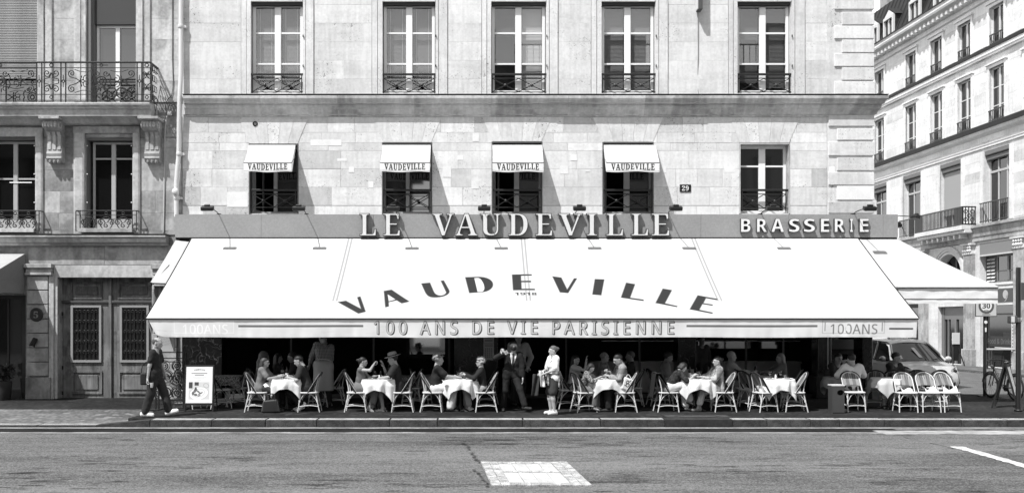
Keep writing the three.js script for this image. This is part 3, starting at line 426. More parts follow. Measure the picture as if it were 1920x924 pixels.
  const vmap = canvas(2048, 64, (g, w, h) => {
    g.fillStyle = '#e9e9e9'; g.fillRect(0, 0, w, h);
    const r = rng(78); for (let i = 0; i < 260; i++) { g.globalAlpha = 0.05; g.fillStyle = r() < 0.6 ? '#888' : '#fff'; g.fillRect(r() * w, r() * h, 4 + r() * 40, 1 + r() * 4); } g.globalAlpha = 1;
    const ux = (p) => (X(p, AW.z1) - AW.x0) / (AW.x1 - AW.x0) * w, uy = (p) => (p - 599) / 35 * h;
    g.fillStyle = '#555'; for (const [a, b] of [[443, 679], [1290, 1537]]) { g.fillRect(ux(a), uy(611), ux(b) - ux(a), 7); g.fillStyle = '#8a8a8a'; g.fillRect(ux(a), uy(612.2), ux(b) - ux(a), 2); g.fillStyle = '#555'; }
    g.fillRect(ux(1673), uy(616), ux(1718) - ux(1673), 6);
    const word = (s, a, b, px, fill, dark, fam, off, kx = 1) => { g.save(); g.scale(kx, 1); const ux = (p) => (X(p, AW.z1) - AW.x0) / (AW.x1 - AW.x0) * w / kx; g.font = px + 'px ' + fam; const cs = s.split(''), ws = cs.map((c) => g.measureText(c).width + (c === ' ' ? 4 : 0)), tot = ws.reduce((p, q) => p + q), gap = (ux(b) - ux(a) - tot) / (cs.length - 1); let x = ux(a); cs.forEach((c, i) => { if (dark) { g.fillStyle = dark; g.fillText(c, x + off, uy(628) + off * 0.7); g.fillText(c, x + off * 0.5, uy(628) + off * 0.4); } if (dark) { g.strokeStyle = '#222'; g.lineWidth = 2.2; g.strokeText(c, x, uy(628)); } g.fillStyle = fill; g.fillText(c, x, uy(628)); x += ws[i] + gap; }); g.restore(); };
    word('100 ANS DE VIE PARISIENNE', 697, 1268, 62, '#d0d0d0', '#0c0c0c', 'bold sans-serif', 3.4, 0.72);
    g.strokeStyle = '#b5b5b5'; g.lineWidth = 1.5; g.strokeRect(ux(1547), uy(602.5), ux(1664) - ux(1547), 44); g.fillStyle = '#777'; g.fillRect(ux(1551), uy(606), 2, 30); g.fillRect(ux(1659), uy(606), 2, 30);
    word('100ANS', 1560, 1652, 48, '#767676', '', 'bold sans-serif', 0, 0.75); g.fillStyle = '#e6e6e6'; for (const p of [1571, 1588]) g.fillRect(ux(p) + 4, uy(610), 4, 22);
    word('100ANS', 336, 424, 46, '#fdfdfd', '', 'bold sans-serif', 0, 0.75); g.strokeStyle = '#fbfbfb'; g.strokeRect(ux(322), uy(603), ux(434) - ux(322), 42);
  });
  const val = thick(sheet(260, 8, (u, v) => { const x = lerp(AW.x0 + 0.03, AW.x1 - 0.03, u), e = Math.pow(Math.max(0, 1 - u * 28), 2); const fold = (fbm(u * 3, v * 0.3, 60, 2, 3, 5) - 0.5) * 0.05 * v + Math.sin(x * 5.1 + v * 2) * 0.006 * v; return [x + 0.3 * e * v * 0.6, AW.y1 - 0.012 - 0.425 * v * (1 - 0.16 * e) + 0.006 * Math.sin(x * 1.7) * v, AW.z1 - 0.045 + fold - 0.03 * v, u, 1 - v]; }), 0.003);
  obj('valance', val, mat(0.85, 0.9, { map: vmap }), t);
  for (const s of [0, 1]) obj('side_valance', thick(sheet(8, 4, (u, v) => { const x = s ? AW.x1 - 0.02 : AW.x0 + 0.02; return [x + (s ? -1 : 1) * 0.1 * v * (1 - u), lerp(AW.y1, AW.y1 + 0.25, u) - 0.01 - 0.4 * v * (1 - u * 0.8), AW.z1 - 0.06 - 0.5 * u]; }), 0.003), mat(0.8, 0.9), t);
  obj('front_bar', [seg([AW.x0, AW.y1 - 0.012, AW.z1 - 0.03], [AW.x1, AW.y1 - 0.012, AW.z1 - 0.03], 0.022, 0.022, 8)], M.ironGrey, t);
  for (const x of [-7.2, -2.9, 1.3, 5.5, 9.7]) { const a = [x, 4.2, 0.45], m = [x + 0.5, 3.0, 2.3], b = [x + 0.05, AW.y1 - 0.03, AW.z1 - 0.06]; obj('folding_arm', [seg(a, m, 0.03, 0.03, 8), seg(m, b, 0.025, 0.025, 8), lathe([[0, -0.05], [0.05, -0.05], [0.05, 0.05], [0, 0.05]], 10, m)], M.ironGrey, t); }
  // short awning at the end by the carriage door
  const e = thing('end_awning', 'narrow white awning strip beside the big awning by the drainpipe', 'awning');
  obj('canopy', thick(sheet(4, 8, (u, v) => [lerp(-7.94, -7.515, u), lerp(4.34, 3.15, v) - 0.04 * u - 0.015 * Math.sin(Math.PI * v), lerp(0.5, 2.38, v), u, v]), -0.004), mat(0.48, 0.9, { map: T.cloth }), e);
  obj('front_bar', [seg([-7.94, 3.14, 2.38], [-7.3, 3.11, 2.38], 0.02, 0.02, 7)], M.ironGrey, e); obj('end_cap', rbox(-7.97, -7.9, 3.07, 3.16, 2.34, 2.43, 0.01), M.black, e);
  obj('side_flap', thick(sheet(6, 5, (u, v) => [-7.5 + 0.25 * u, 3.1 - 0.18 * v - 0.1 * u, 2.33 - 0.02 * v]), 0.003), mat(0.5, 0.9), e);
  obj('folding_arm', [seg([-7.85, 4.2, 0.3], [-7.75, 3.6, 1.6], 0.02), seg([-7.75, 3.6, 1.6], [-7.88, 3.12, 2.36], 0.02)], M.ironGrey, e);
  obj('curtain', thick(sheet(8, 6, (u, v) => [-7.9 + 0.3 * u, lerp(3.08, 2.2, v), 2.25 + 0.03 * Math.sin(u * 14)]), 0.003), mat(0.12, 0.8), e);
  // corner awning over the end of the terrace, mitred round the building corner
  const c = thing('corner_awning', 'white mitred awning with plain valance over the terrace corner at the side street', 'awning');
  const ty = 4.37, by = 3.05, P = 1.72;
  obj('canopy', [thick(sheet(20, 10, (u, v) => [lerp(9.9, lerp(FX1, FX1 + P, v), u), lerp(ty, by, v) - 0.05 * Math.sin(Math.PI * v), lerp(FZ, FZ + P, v), u * 2, v * 2]), -0.004), thick(sheet(20, 10, (u, v) => [lerp(FX1, FX1 + P, v), lerp(ty, by, v) - 0.05 * Math.sin(Math.PI * v), lerp(lerp(FZ, FZ + P, v), -7, u), u * 6, v * 2]), -0.004)], mat(0.5, 0.9, { map: T.cloth }), c);
  const vz = (u, v, f) => (fbm(u, v * 0.3, 14, 2, 3, f) - 0.5) * 0.035 * Math.sin(Math.PI * Math.min(1, v)) ;
  obj('valance', [thick(sheet(60, 10, (u, v) => [lerp(10.0, FX1 + P - 0.03, u) + (u < 0.05 ? 0.0 : 0), by - 0.02 - 0.27 * v, FZ + P - 0.05 + vz(u, v, 31), u * 3, v]), 0.003), thick(sheet(40, 8, (u, v) => [FX1 + P - 0.04 + vz(u, v, 33), by - 0.02 - 0.27 * v, lerp(FZ + P - 0.05, -7, u), u * 6, v]), 0.003)], mat(0.82, 0.9, { map: T.cloth }), c);
  obj('valance_skirt', [thick(sheet(60, 4, (u, v) => [lerp(10.0, FX1 + P - 0.03, u), by - 0.305 - 0.1 * v, FZ + P - 0.045 + vz(u, v, 35) * 0.5, u * 3, v]), 0.003)], mat(0.82, 0.9, { map: T.cloth }), c);
  obj('trim_line', [thick(sheet(60, 1, (u, v) => [lerp(10.0, FX1 + P - 0.03, u), by - 0.285 - 0.022 * v, FZ + P - 0.042, u, v]), 0.004)], M.black, c);
  obj('front_bar', [seg([9.9, by - 0.005, FZ + P - 0.03], [FX1 + P - 0.02, by - 0.005, FZ + P - 0.03], 0.016, 0.016, 7)], M.ironGrey, c);
  obj('folding_arm', [seg([10.6, 4.2, 0.1], [10.9, 3.5, 1.4], 0.025), seg([10.9, 3.5, 1.4], [11.2, by - 0.02, FZ + P - 0.06], 0.025), seg([12.6, by - 0.02, FZ + P - 0.1], [11.0, 4.2, 0.2], 0.02)], M.ironGrey, c);
}
// ------------------------------------------------------------------ awnings of the entresol windows
{
  const vm = canvas(512, 96, (g, w, h) => { g.fillStyle = '#ececec'; g.fillRect(0, 0, w, h); g.fillStyle = '#2a2a2a'; g.fillRect(0, 0, w, 3); g.fillRect(0, h - 12, w, 3); g.font = 'bold 88px serif'; const cs = 'VAUDEVILLE'.split(''), ws = cs.map((c) => g.measureText(c).width), tot = ws.reduce((a, b) => a + b), k = 0.64, gap = (w * 0.82 - tot * k) / 9; let x = w * 0.09; g.fillStyle = '#161616'; cs.forEach((c, i) => { g.save(); g.translate(x, h * 0.77); g.scale(k, 1); g.strokeStyle = '#161616'; g.lineWidth = 4; g.strokeText(c, 0, 0); g.fillText(c, 0, 0); g.restore(); x += ws[i] * k + gap; }); });
  const who = ['nearest the drainpipe', 'second along from the drainpipe', 'third along from the drainpipe', 'nearest the number plate'];
  [[468, 558], [717, 809], [923, 1016], [1131, 1226]].forEach(([a, b], i) => {
    const x0 = X(a) - [0.03, 0.01, 0, -0.02][i], x1 = X(b) + [-0.06, -0.02, 0.01, 0.05][i], yt = Y(272), z = 0.55, ye = Y(305, z), yb = Y(322, z), w = thing('window_awning', 'small white lettered awning over the open entresol window ' + who[i], 'awning', [0, 0, 0], 0, 'awnings over the entresol windows');
    const sag = 0.02 + i * 0.006;
    obj('canopy', [thick(sheet(12, 8, (u, v) => [lerp(x0, x1, u), lerp(yt, ye, v) - sag * Math.sin(Math.PI * v), lerp(0.03, z, v), u, v]), -0.003)], mat(0.56, 0.9, { map: T.cloth }), w);
    obj('valance', [thick(sheet(24, 4, (u, v) => [lerp(x0, x1, u), ye - (ye - yb) * v + 0.012 * Math.sin(u * 9 + i) * v, z + 0.012 * Math.sin(u * 13 + i * 2) * v, u, 1 - v]), 0.003)], mat(0.82, 0.9, { map: vm }), w);
    for (const s of [0, 1]) obj('side_panel', thick(sheet(6, 4, (u, v) => { const zz = lerp(0.03, z, u), top = lerp(yt, ye, u); return [s ? x1 : x0, lerp(top, lerp(yt - 0.1, yb, Math.min(1, u * 1.15)), v), zz]; }), 0.003), mat(0.8, 0.9), w);
    obj('frame', [seg([x0, ye, z], [x1, ye, z], 0.011), seg([x0, yt - 0.3, 0.03], [x0, ye, z], 0.01), seg([x1, yt - 0.3, 0.03], [x1, ye, z], 0.01)], M.ironGrey, w);
  });
}
// ------------------------------------------------------------------ small things on the wall
{
  const np = thing('number_plate', 'dark enamel house number plate 29 beside the last awning window', 'number plate', [X(1285.5), Y(353), 0.006]);
  obj('plate', rbox(-0.15, 0.15, -0.1, 0.1, 0, 0.018, 0.008), mat(0.01, 0.3), np); '29'.split('').forEach((c, i) => obj('digit', glyph(c, serif, -0.095 + i * 0.1, -0.015 + i * 0.1, -0.065, 0.065, 0.018, 0.022), M.white, np));
  const v = thing('wall_vent', 'small round dark vent high in the wall near the first awning window', 'vent', [X(478), Y(232), 0.005]);
  obj('ring', new THREE.TorusGeometry(0.055, 0.016, 8, 20).translate(0, 0, 0.01), M.dark, v); obj('grille', [lathe([[0.001, 0], [0.05, 0]], 16).rotateX(Math.PI / 2).translate(0, 0, 0.004), ...[-0.03, -0.01, 0.01, 0.03].map((y) => box(-0.045, 0.045, y - 0.003, y + 0.003, 0.004, 0.012))], M.ironGrey, v);
  const dp = thing('drainpipe', 'white drainpipe running down between the two buildings', 'drainpipe');
  const px = X(341), qx = X(332.5); obj('pipe', [tube([[px, 13.5, 0.12], [px, 9.6, 0.12], [px, 8.8, 0.13], [px - 0.02, 8.2, 0.16], [px - 0.04, 7.5, 0.15], [px - 0.06, 6.7, 0.12], [qx, 5.9, 0.12], [qx, 5.0, 0.12]], 0.062, 10, false, 8)], mat(0.6, 0.45), dp);
  for (const [x, y, z] of [[px, Y(52), 0.12], [px - 0.045, Y(290), 0.12], [qx + 0.01, Y(372), 0.12]]) obj('collar', [lathe([[0.062, -0.05], [0.082, -0.04], [0.082, 0.04], [0.062, 0.05]], 14, [x, y, z]), box(x + 0.05, x + 0.13, y - 0.03, y + 0.03, 0, z)], mat(0.55, 0.5), dp);
  obj('access_cap', [lathe([[0, 0.05], [0.07, 0.045], [0.09, 0], [0.09, -0.06]], 16).rotateX(Math.PI / 2).translate(qx, Y(361), 0.22)], mat(0.6, 0.45), dp);
  const jb = thing('junction_box', 'small pale junction box with cables under the balcony end', 'junction box', [X(318), Y(213), 0.02]);
  obj('box', rbox(-0.06, 0.06, -0.06, 0.06, 0, 0.06, 0.01), M.offwhite, jb); const o = [X(318), Y(213)];
  obj('cable', [tube([[X(322) - o[0], 5, 0.0], [X(323) - o[0], Y(100) - o[1], 0.0], [X(321) - o[0], Y(180) - o[1], 0], [X(311) - o[0], Y(190) - o[1], 0], [X(311) - o[0], 0.05, 0.01], [-0.05, 0, 0.02]], 0.011, 5), tube([[X(334) - o[0], Y(196) - o[1], 0], [X(322) - o[0], Y(197) - o[1], 0], [0.02, 0.05, 0.02]], 0.011, 5)], M.ironGrey, jb);
  obj('conduit', tube([[-0.06, -0.02, 0.0], [X(310) - o[0], -0.3, 0], [X(308) - o[0], Y(330) - o[1], 0], [X(306) - o[0], Y(436) - o[1], 0]], 0.02, 6), mat(0.42, 0.5), jb);
  const wl = thing('wall_lamp_box', 'slim dark box hanging high on the wall with a cable running down to the cornice', 'wall box', [X(1309), Y(12), 0.01]);
  obj('housing', [rbox(-0.055, 0.06, -0.17, 1.0, 0.02, 0.3, 0.01)], M.ironGrey, wl); obj('edge_strip', box(-0.075, -0.055, -0.15, 1.0, 0.05, 0.27), M.offwhite, wl); obj('cable', tube([[0, -0.17, 0.02], [0.0, -1.2, 0.02], [0.01, -2.36, 0.03], [0.02, -2.43, 0.29], [0.01, -2.52, 0.3], [-0.05, -2.62, 0.25], [-1.2, -2.64, 0.245], [-4, -2.63, 0.245]], 0.009, 6), mat(0.2, 0.6), wl);
}
// ------------------------------------------------------------------ the neighbouring building with the carriage door
function spiral(cx, cy, r, turns, a0, dir, z = 0, tail) { const p = [], n = Math.ceil(turns * 10); for (let i = 0; i <= n; i++) { const t = i / n, q = r * (0.14 + 0.86 * t), a = a0 + dir * (1 - t) * turns * 2 * Math.PI; p.push([cx + q * Math.cos(a), cy + q * Math.sin(a), z]); } if (tail) p.push(...tail.map(([x, y]) => [x, y, z])); return p; }
const rod = (p, r = 0.009) => tube(p, r * 1.5, 5, false, 3), hoop = (cx, cy, r, z = 0, w = 0.013) => new THREE.TorusGeometry(r, w, 5, 20).translate(cx, cy, z);
const nb = thing('neighbour_building', 'weathered stone building with an iron balcony and a carriage door', 'building');
{
  const LX0 = X(-230), LX1 = BX0 - 0.004, TOP = 13.2, R0 = 6;
  const sh = [X(-75), X(68), Y(191), Y(-90)], w2 = [X(161), X(254), Y(191), Y(-60)], wA = [X(-24), X(65), Y(432), Y(257)], wB = [X(160), X(247), Y(432), Y(258)], door = [X(106), X(283), SW, Y(520)], shop = [X(-150), X(46), SW, Y(553)];
  const s = new THREE.Shape(rect(LX0, LX1, 0, TOP).map(([x, y]) => new THREE.Vector2(x, y))); for (const h of [sh, w2, wA, wB, door, shop]) s.holes.push(new THREE.Path(rect(...h.map((q, i) => i === 2 && q === SW ? 0.02 : q)).map(([x, y]) => new THREE.Vector2(x, y))));
  const wg = new THREE.ExtrudeGeometry(s, { depth: 0.4, bevelEnabled: false }); wg.translate(0, 0, -0.43); obj('wall', uvw(wg), M.dwall, nb);
  obj('back_wall', [box(LX0, LX1, 0, TOP, -12, -11.7), box(LX0, LX1, TOP, TOP + 0.3, -12, 0), box(LX0, LX0 + 0.3, 0, TOP, -11.7, -0.43), box(LX1 - 0.3, LX1, 0, TOP, -11.7, -0.43)], M.dwall, nb);
  const upM = [0.6, 0.55, 0.64].map((v, i) => dirtyAt(v, i + 3));
  blocks(nb, [[LX0, LX1, Y(191), Y(191) + 0.56 * 8, 8]], [sh, w2, [X(82), X(83.5), 0, 99]], 0, upM, 21, { w: [0.9, 1.6] });
  blocks(nb, [[LX0, LX1, Y(440), Y(236), 5], [LX0, LX1, Y(236), Y(217), 1]], [wA, wB], 0, M.dirty, 22, { w: [0.7, 1.3] });
  blocks(nb, [[X(52), X(330), Y(496), Y(459), 1]], [], 0.01, [M.dirty[0], M.dirty[2]], 23, { w: [1.0, 1.1] });
  // moulded bands round the upper windows, pilaster strips
  for (const p of [[70, 81], [85, 97], [138, 150], [152, 160], [255, 267], [271, 281]]) obj('surround', box(X(p[0]), X(p[1]), Y(190), TOP, -0.04, p[0] % 2 ? 0.05 : 0.03), upM[p[0] % 3], nb);
  for (const [a, b, c, d] of [[66, 80, 250, 440], [138, 158, 250, 440], [249, 262, 250, 440]]) obj('surround', prof([[0, 0], [0.045, 0], [0.07, 0.04], [0.07, X(b) - X(a) - 0.05], [0.045, X(b) - X(a)], [0, X(b) - X(a)]], 0, Y(c) - Y(d)).rotateZ(Math.PI / 2).translate(X(b), Y(d), 0), M.dtrim, nb);
  obj('surround', box(X(138), X(262), Y(250), Y(237), -0.04, 0.06), M.dtrim, nb); obj('surround', box(X(-30), X(80), Y(256), Y(240), -0.04, 0.05), M.dtrim, nb);
  // balcony
  const bz = 0.6, by = Y(192, bz), bx = -8.575;
  const bal = obj('balcony', prof([[0, by], [bz + 0.03, by], [bz + 0.04, by - 0.03], [bz + 0.03, by - 0.07], [bz - 0.03, by - 0.1], [bz - 0.04, by - 0.15], [bz - 0.08, by - 0.16], [bz - 0.09, by - 0.33], [bz - 0.14, by - 0.34], [0.3, by - 0.38], [0.2, by - 0.46], [0.0, by - 0.48]], LX0, bx), M.dirty[2], nb);
  for (const p of [-80, 99, 283]) {
    const x = X(p, 0.25), y = by - 0.34, pr = [[0, y], [0.48, y], [0.5, y - 0.05], [0.43, y - 0.09], [0.45, y - 0.16], [0.42, y - 0.25], [0.34, y - 0.31], [0.26, y - 0.34], [0.2, y - 0.42], [0.18, y - 0.6], [0.2, y - 0.85], [0.24, y - 0.93], [0.22, y - 1.0], [0.24, y - 1.05], [0.18, y - 1.14], [0, y - 1.16]];
    const k = obj('corbel', prof(pr, x - 0.2, x + 0.2), M.dirty[1], nb); obj('cap', rbox(x - 0.27, x + 0.27, y - 0.07, y + 0.001, 0, 0.54, 0.012), M.dtrim, k);
    for (const q of [-0.13, 0, 0.13]) obj('flute', prof([[0.1, y - 0.36], [0.27, y - 0.36], [0.215, y - 0.45], [0.2, y - 0.6], [0.22, y - 0.82], [0.1, y - 0.84]], x + q - 0.04, x + q + 0.04), M.dtrim, k);
    obj('drop', [-0.11, 0, 0.11].map((q) => lathe([[0.001, -0.07], [0.035, -0.05], [0.045, 0], [0.03, 0.06]], 8, [x + q, y - 1.13, 0.19])), M.dirty[3], k);
    obj('leaf_carving', [-0.12, -0.04, 0.04, 0.12].map((q, i) => lathe([[0.001, -0.09], [0.035, -0.05], [0.04, 0.02], [0.015, 0.09]], 7, [x + q, y - 0.19, 0.43])), M.dtrim, k);
    for (const sx of [-1, 1]) obj('volute', new THREE.TorusGeometry(0.075, 0.022, 6, 16).rotateY(Math.PI / 2).translate(x + sx * 0.205, y - 0.2, 0.34), M.dtrim, k);
  }
  // iron balustrade: rails, posts and scroll panels
  const rz = bz - 0.02, U = (p) => X(p, rz), W = (p) => Y(p, rz), yb = W(191), yt = W(116), iron = mat(0.008, 0.5), rl = obj('balustrade', [rbox(LX0, bx + 0.02, yt - 0.03, yt + 0.01, rz - 0.025, rz + 0.025, 0.008), rbox(bx - 0.025, bx + 0.025, yt - 0.03, yt + 0.01, 0, rz - 0.026, 0.008)], iron, nb);
  obj('rail', [127, 177, 188].map((p) => box(LX0, bx, W(p) - 0.008, W(p) + 0.008, rz - 0.01, rz + 0.01)), iron, rl);
  for (const p of [-68, -78, 67.5, 77, 113, 122, 256, 265, 283.5]) obj('baluster', box(U(p) - 0.015, U(p) + 0.015, yb - 0.01, yt - 0.03, rz - 0.011, rz + 0.011), iron, rl);
  const ym = W(152), panel = (a, b) => { const c = U((a + b) / 2), w = (U(b) - U(a)) / 2, gs = [hoop(c, ym, 0.13, rz), hoop(c, ym, 0.05, rz)];
    for (let i = 0; i < 8; i++) gs.push(hoop(c + 0.088 * Math.cos(i * Math.PI / 4), ym + 0.088 * Math.sin(i * Math.PI / 4), 0.026, rz, 0.006));
    for (const sx of [-1, 1]) { for (const sy of [-1, 1]) { const X2 = (v) => c + sx * v, Y2 = (v) => ym + sy * v, m = (pts) => pts.map(([x, y]) => [X2(x - c), Y2(y - ym), rz]);
      gs.push(rod(m(spiral(c + w * 0.83, ym + 0.2, 0.1, 1.5, Math.PI * 1.5, 1)), 0.009), rod(m([[c + w * 0.83, ym + 0.1], [c + w * 0.7, ym + 0.06], [c + w * 0.6, ym], [c + w * 0.5, ym - 0.05]]), 0.009), rod(m(spiral(c + w * 0.42, ym + 0.06, 0.1, 1.2, Math.PI * 0.5, -1)), 0.008), rod(m(spiral(c + 0.12, ym + 0.2, 0.085, 1.3, 0, -1)), 0.009), rod(m([[c + 0.2, ym + 0.2], [c + 0.25, ym + 0.08], [c + 0.22, ym]]), 0.01), rod(m([[c + w * 0.25, ym + 0.28], [c + w * 0.5, ym + 0.24], [c + w * 0.75, ym + 0.3]]), 0.007)); }
      gs.push(rod([[c + sx * w * 0.55, ym + 0.14, rz], [c + sx * w * 0.58, ym, rz + 0.02], [c + sx * w * 0.55, ym - 0.14, rz]], 0.011)); }
    gs.push(hoop(c, W(122), 0.032, rz), bar([c - 0.17, W(122), rz], [c - 0.03, W(122), rz], 0.02, 0.012), bar([c + 0.03, W(122), rz], [c + 0.17, W(122), rz], 0.02, 0.012)); return gs; };
  obj('scroll_panel', panel(122, 256), iron, rl); obj('scroll_panel', panel(-68, 67.5), iron, rl); obj('scroll_panel', panel(-212, -78), iron, rl);
  const slim = (a, b) => { const c = U((a + b) / 2), w = (U(b) - U(a)) / 2, gs = [hoop(c, W(122), 0.045, rz), hoop(c, W(182), 0.04, rz)]; for (const sx of [-1, 1]) for (const sy of [-1, 1]) { const m = (pts) => pts.map(([x, y]) => [c + sx * (x - c), ym + sy * (y - ym), rz]); gs.push(rod(m(spiral(c + w * 0.45, ym + 0.21, w * 0.42, 1.4, Math.PI, 1)), 0.009), rod(m([[c + w * 0.05, ym + 0.22], [c + w * 0.2, ym + 0.1], [c + w * 0.75, ym + 0.05], [c + w * 0.75, ym]]), 0.009)); } gs.push(hoop(c, ym + 0.14, 0.06, rz, 0.007), hoop(c, ym - 0.14, 0.06, rz, 0.007)); return gs; };
  obj('scroll_panel', slim(77, 113), iron, rl); obj('scroll_panel', slim(265, 283.5), iron, rl);
  for (const p of [72, 117.5, 260.5]) obj('finial', [hoop(U(p), ym, 0.035, rz), bar([U(p), ym + 0.035, rz], [U(p), ym + 0.16, rz], 0.016, 0.012), bar([U(p), ym - 0.16, rz], [U(p), ym - 0.035, rz], 0.016, 0.012)], iron, rl);
  obj('scroll_panel', [0.15, 0.3, 0.45].flatMap((z) => [0.15, 0.4, 0.65, 0.88].map((f) => hoop(0, 0, 0.085, 0, 0.01).rotateY(Math.PI / 2).translate(bx, lerp(yb, yt, f), z))), iron, rl); obj('rail', [127, 177, 188].map((p) => box(bx - 0.01, bx + 0.01, W(p) - 0.008, W(p) + 0.008, 0, rz - 0.011)), iron, rl); obj('stay', [seg([bx, yt - 0.15, rz], [bx, by - 0.6, 0.05], 0.01), seg([bx + 0.08, yt - 0.5, 0], [bx + 0.05, by - 0.3, 0.4], 0.008)], iron, rl);
  // upper windows: one behind a lowered roller shutter, one open above its lower leaves
  const rs = obj('roller_shutter', Array.from({ length: 62 }, (_, i) => { const y = Y(192) + 0.045 * i + 0.7; const g = new THREE.CylinderGeometry(0.024, 0.024, sh[1] - sh[0], 6, 1, false); g.rotateZ(Math.PI / 2); g.scale(1, 1, 0.5); g.translate((sh[0] + sh[1]) / 2, y, -0.2); return g; }), mat(0.24, 0.6, { map: rep(T.dirty, 0.3, 0.3) }), nb); rs.userData.kind = 'stuff';
  window2(nb, sh[0], sh[1], sh[2], sh[2] + 0.75, -0.26, { f: 0.06, sillh: 0.06, fm: M.grey, bars: [] });
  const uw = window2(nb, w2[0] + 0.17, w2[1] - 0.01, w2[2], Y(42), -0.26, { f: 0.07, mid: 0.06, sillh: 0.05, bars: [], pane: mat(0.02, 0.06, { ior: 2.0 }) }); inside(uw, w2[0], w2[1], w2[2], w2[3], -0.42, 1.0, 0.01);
  obj('shutter_box', box(w2[0] + 0.02, w2[1] - 0.01, Y(42), w2[3], -0.3, -0.16), mat(0.035, 0.7), nb); obj('reveal', [box(w2[0], w2[0] + 0.1, w2[2], w2[3], -0.4, -0.03), box(w2[0] + 0.1, w2[0] + 0.15, w2[2], w2[3], -0.4, -0.15)], mat(0.15, 0.8), nb);
  obj('window_guard', [box(w2[0] + 0.17, w2[1], Y(152) - 0.02, Y(152) + 0.02, -0.12, -0.09), ...[0.2, 0.45, 0.7, 0.95].map((f) => hoop(lerp(w2[0] + 0.2, w2[1] - 0.05, f) - 0.05, Y(172), 0.14, -0.1, 0.02))], M.iron, nb);
  // entresol windows with shallow iron guards
  [[wA, -18, 72], [wB, 141, 255]].forEach(([h, ga, gb], i) => {
    const w = window2(nb, h[0] + (i ? 0.1 : 0.02), h[1] - 0.02, h[2] + 0.03, h[3] - 0.08, -0.22, { f: 0.06, mid: 0.06, sillh: 0.3, bars: [i ? Y(295) : Y(333)], fm: mat(0.36, 0.5), pane: M.paneDim });
    obj('reveal', [box(h[0], h[0] + 0.02, h[2], h[3], -0.4, -0.03), box(h[0], h[1], h[3] - 0.06, h[3], -0.4, -0.05)], mat(0.12, 0.8), nb); obj('sill', rbox(h[0] - 0.1, h[1] + 0.1, h[2] - 0.08, h[2] + 0.03, -0.35, 0.3, 0.012), M.dtrim, nb);
    if (!i) obj('ceiling_lamp', [box(X(10), X(52), Y(341), Y(339), -0.19, -0.185)], mat(0.8, 0.5), w);
    const z = 0.24, a = X(ga, z), b = X(gb, z), t = Y(394, z), o = Y(433, z), g = obj('window_guard', [rbox(a, b, t - 0.025, t, z - 0.015, z + 0.015, 0.006), rbox(a - 0.012, a + 0.012, t - 0.025, t, -0.02, z - 0.016, 0.006), rbox(b - 0.012, b + 0.012, t - 0.025, t, -0.02, z - 0.016, 0.006), box(a, b, o, o + 0.015, z - 0.01, z + 0.01), box(a, b, t - 0.14, t - 0.125, z - 0.01, z + 0.01)], mat(0.012, 0.5), nb);
    for (const x of [a, b, lerp(a, b, 0.07), lerp(a, b, 0.93)]) obj('baluster', box(x - 0.01, x + 0.01, o, t - 0.025, z - 0.0105, z + 0.0105), mat(0.012, 0.5), g);
    const yc = (o + t - 0.14) / 2; for (const f of [0.22, 0.5, 0.78]) { const c = lerp(a, b, f); obj('scroll', [hoop(c, yc, 0.165, z), rod(spiral(c - 0.14, yc + 0.02, 0.1, 1.3, 0, 1, z)), rod(spiral(c + 0.14, yc + 0.02, 0.1, 1.3, Math.PI, -1, z)), rod(spiral(c, yc - 0.06, 0.07, 1.2, 1.5, 1, z)), hoop(c, t - 0.08, 0.035, z)], mat(0.012, 0.5), g); }
    for (const x of [h[0] + (i ? 0.06 : 0.0), h[1] - 0.0]) for (const p of [274, 327, 380]) if (i || x > h[0] + 0.5) obj('hinge_stop', new THREE.SphereGeometry(0.018, 8, 6).translate(x, Y(p), 0.06), M.white, nb);
  });
  // cornice above the ground floor, frieze and door
  const cy = Y(440, 0.2); obj('cornice', prof([[0, cy], [0.3, cy - 0.02], [0.31, cy - 0.06], [0.25, cy - 0.1], [0.24, cy - 0.2], [0.16, cy - 0.22], [0.12, cy - 0.28], [0, cy - 0.28]], LX0, X(316)), dirtyAt(0.46, 4), nb); obj('lead_flashing', box(LX0, X(318), cy - 0.012, cy + 0.014, 0, 0.315), M.zinc, nb);
  obj('lintel', box(X(100), X(300), Y(520), Y(497), -0.3, 0.02), dirtyAt(0.5, 5), nb);
  obj('pilaster_cap', [rbox(X(49), X(101), Y(503), Y(495), -0.02, 0.2, 0.012), rbox(X(51), X(99), Y(512), Y(503) - 0.001, -0.02, 0.14, 0.02), rbox(X(50), X(100), Y(516), Y(512) - 0.001, -0.02, 0.17, 0.008)], M.dtrim, nb); obj('pilaster_cap', [rbox(X(286), X(330), Y(505), Y(495), -0.02, 0.2, 0.012), rbox(X(288), X(330), Y(516), Y(505) - 0.001, -0.02, 0.15, 0.012)], M.dtrim, nb);
  for (let i = 0; i < 7; i++) { const a = lerp(518, 706, i / 7), b = lerp(518, 706, (i + 1) / 7); obj('rustic_stone', rbox(X(52), X(91), Y(b) + 0.022, Y(a), -0.03, 0.09, 0.012), [M.dirty[2], M.dirty[0], M.dirty[1], M.dirty[3], M.dirty[2], M.dirty[0], M.dirty[0]][i], nb); obj('rustic_stone', rbox(X(286), X(331), Y(b) + 0.022, Y(a), -0.03, 0.07, 0.012), M.dirty[i % 3], nb); }
  obj('pilaster_base', rbox(X(50), X(96), 0.03, Y(707), -0.03, 0.12, 0.012), M.dirty[1], nb); obj('pilaster_base', rbox(X(285), X(331), 0.03, Y(707), -0.03, 0.1, 0.012), M.dirty[1], nb); const jm = dirtyAt(0.5, 2); obj('jamb', box(X(92), X(101), 0.03, Y(516), -0.03, 0.06), jm, nb); obj('jamb', box(X(101), X(107), 0.03, Y(520), -0.3, 0.02), jm, nb);
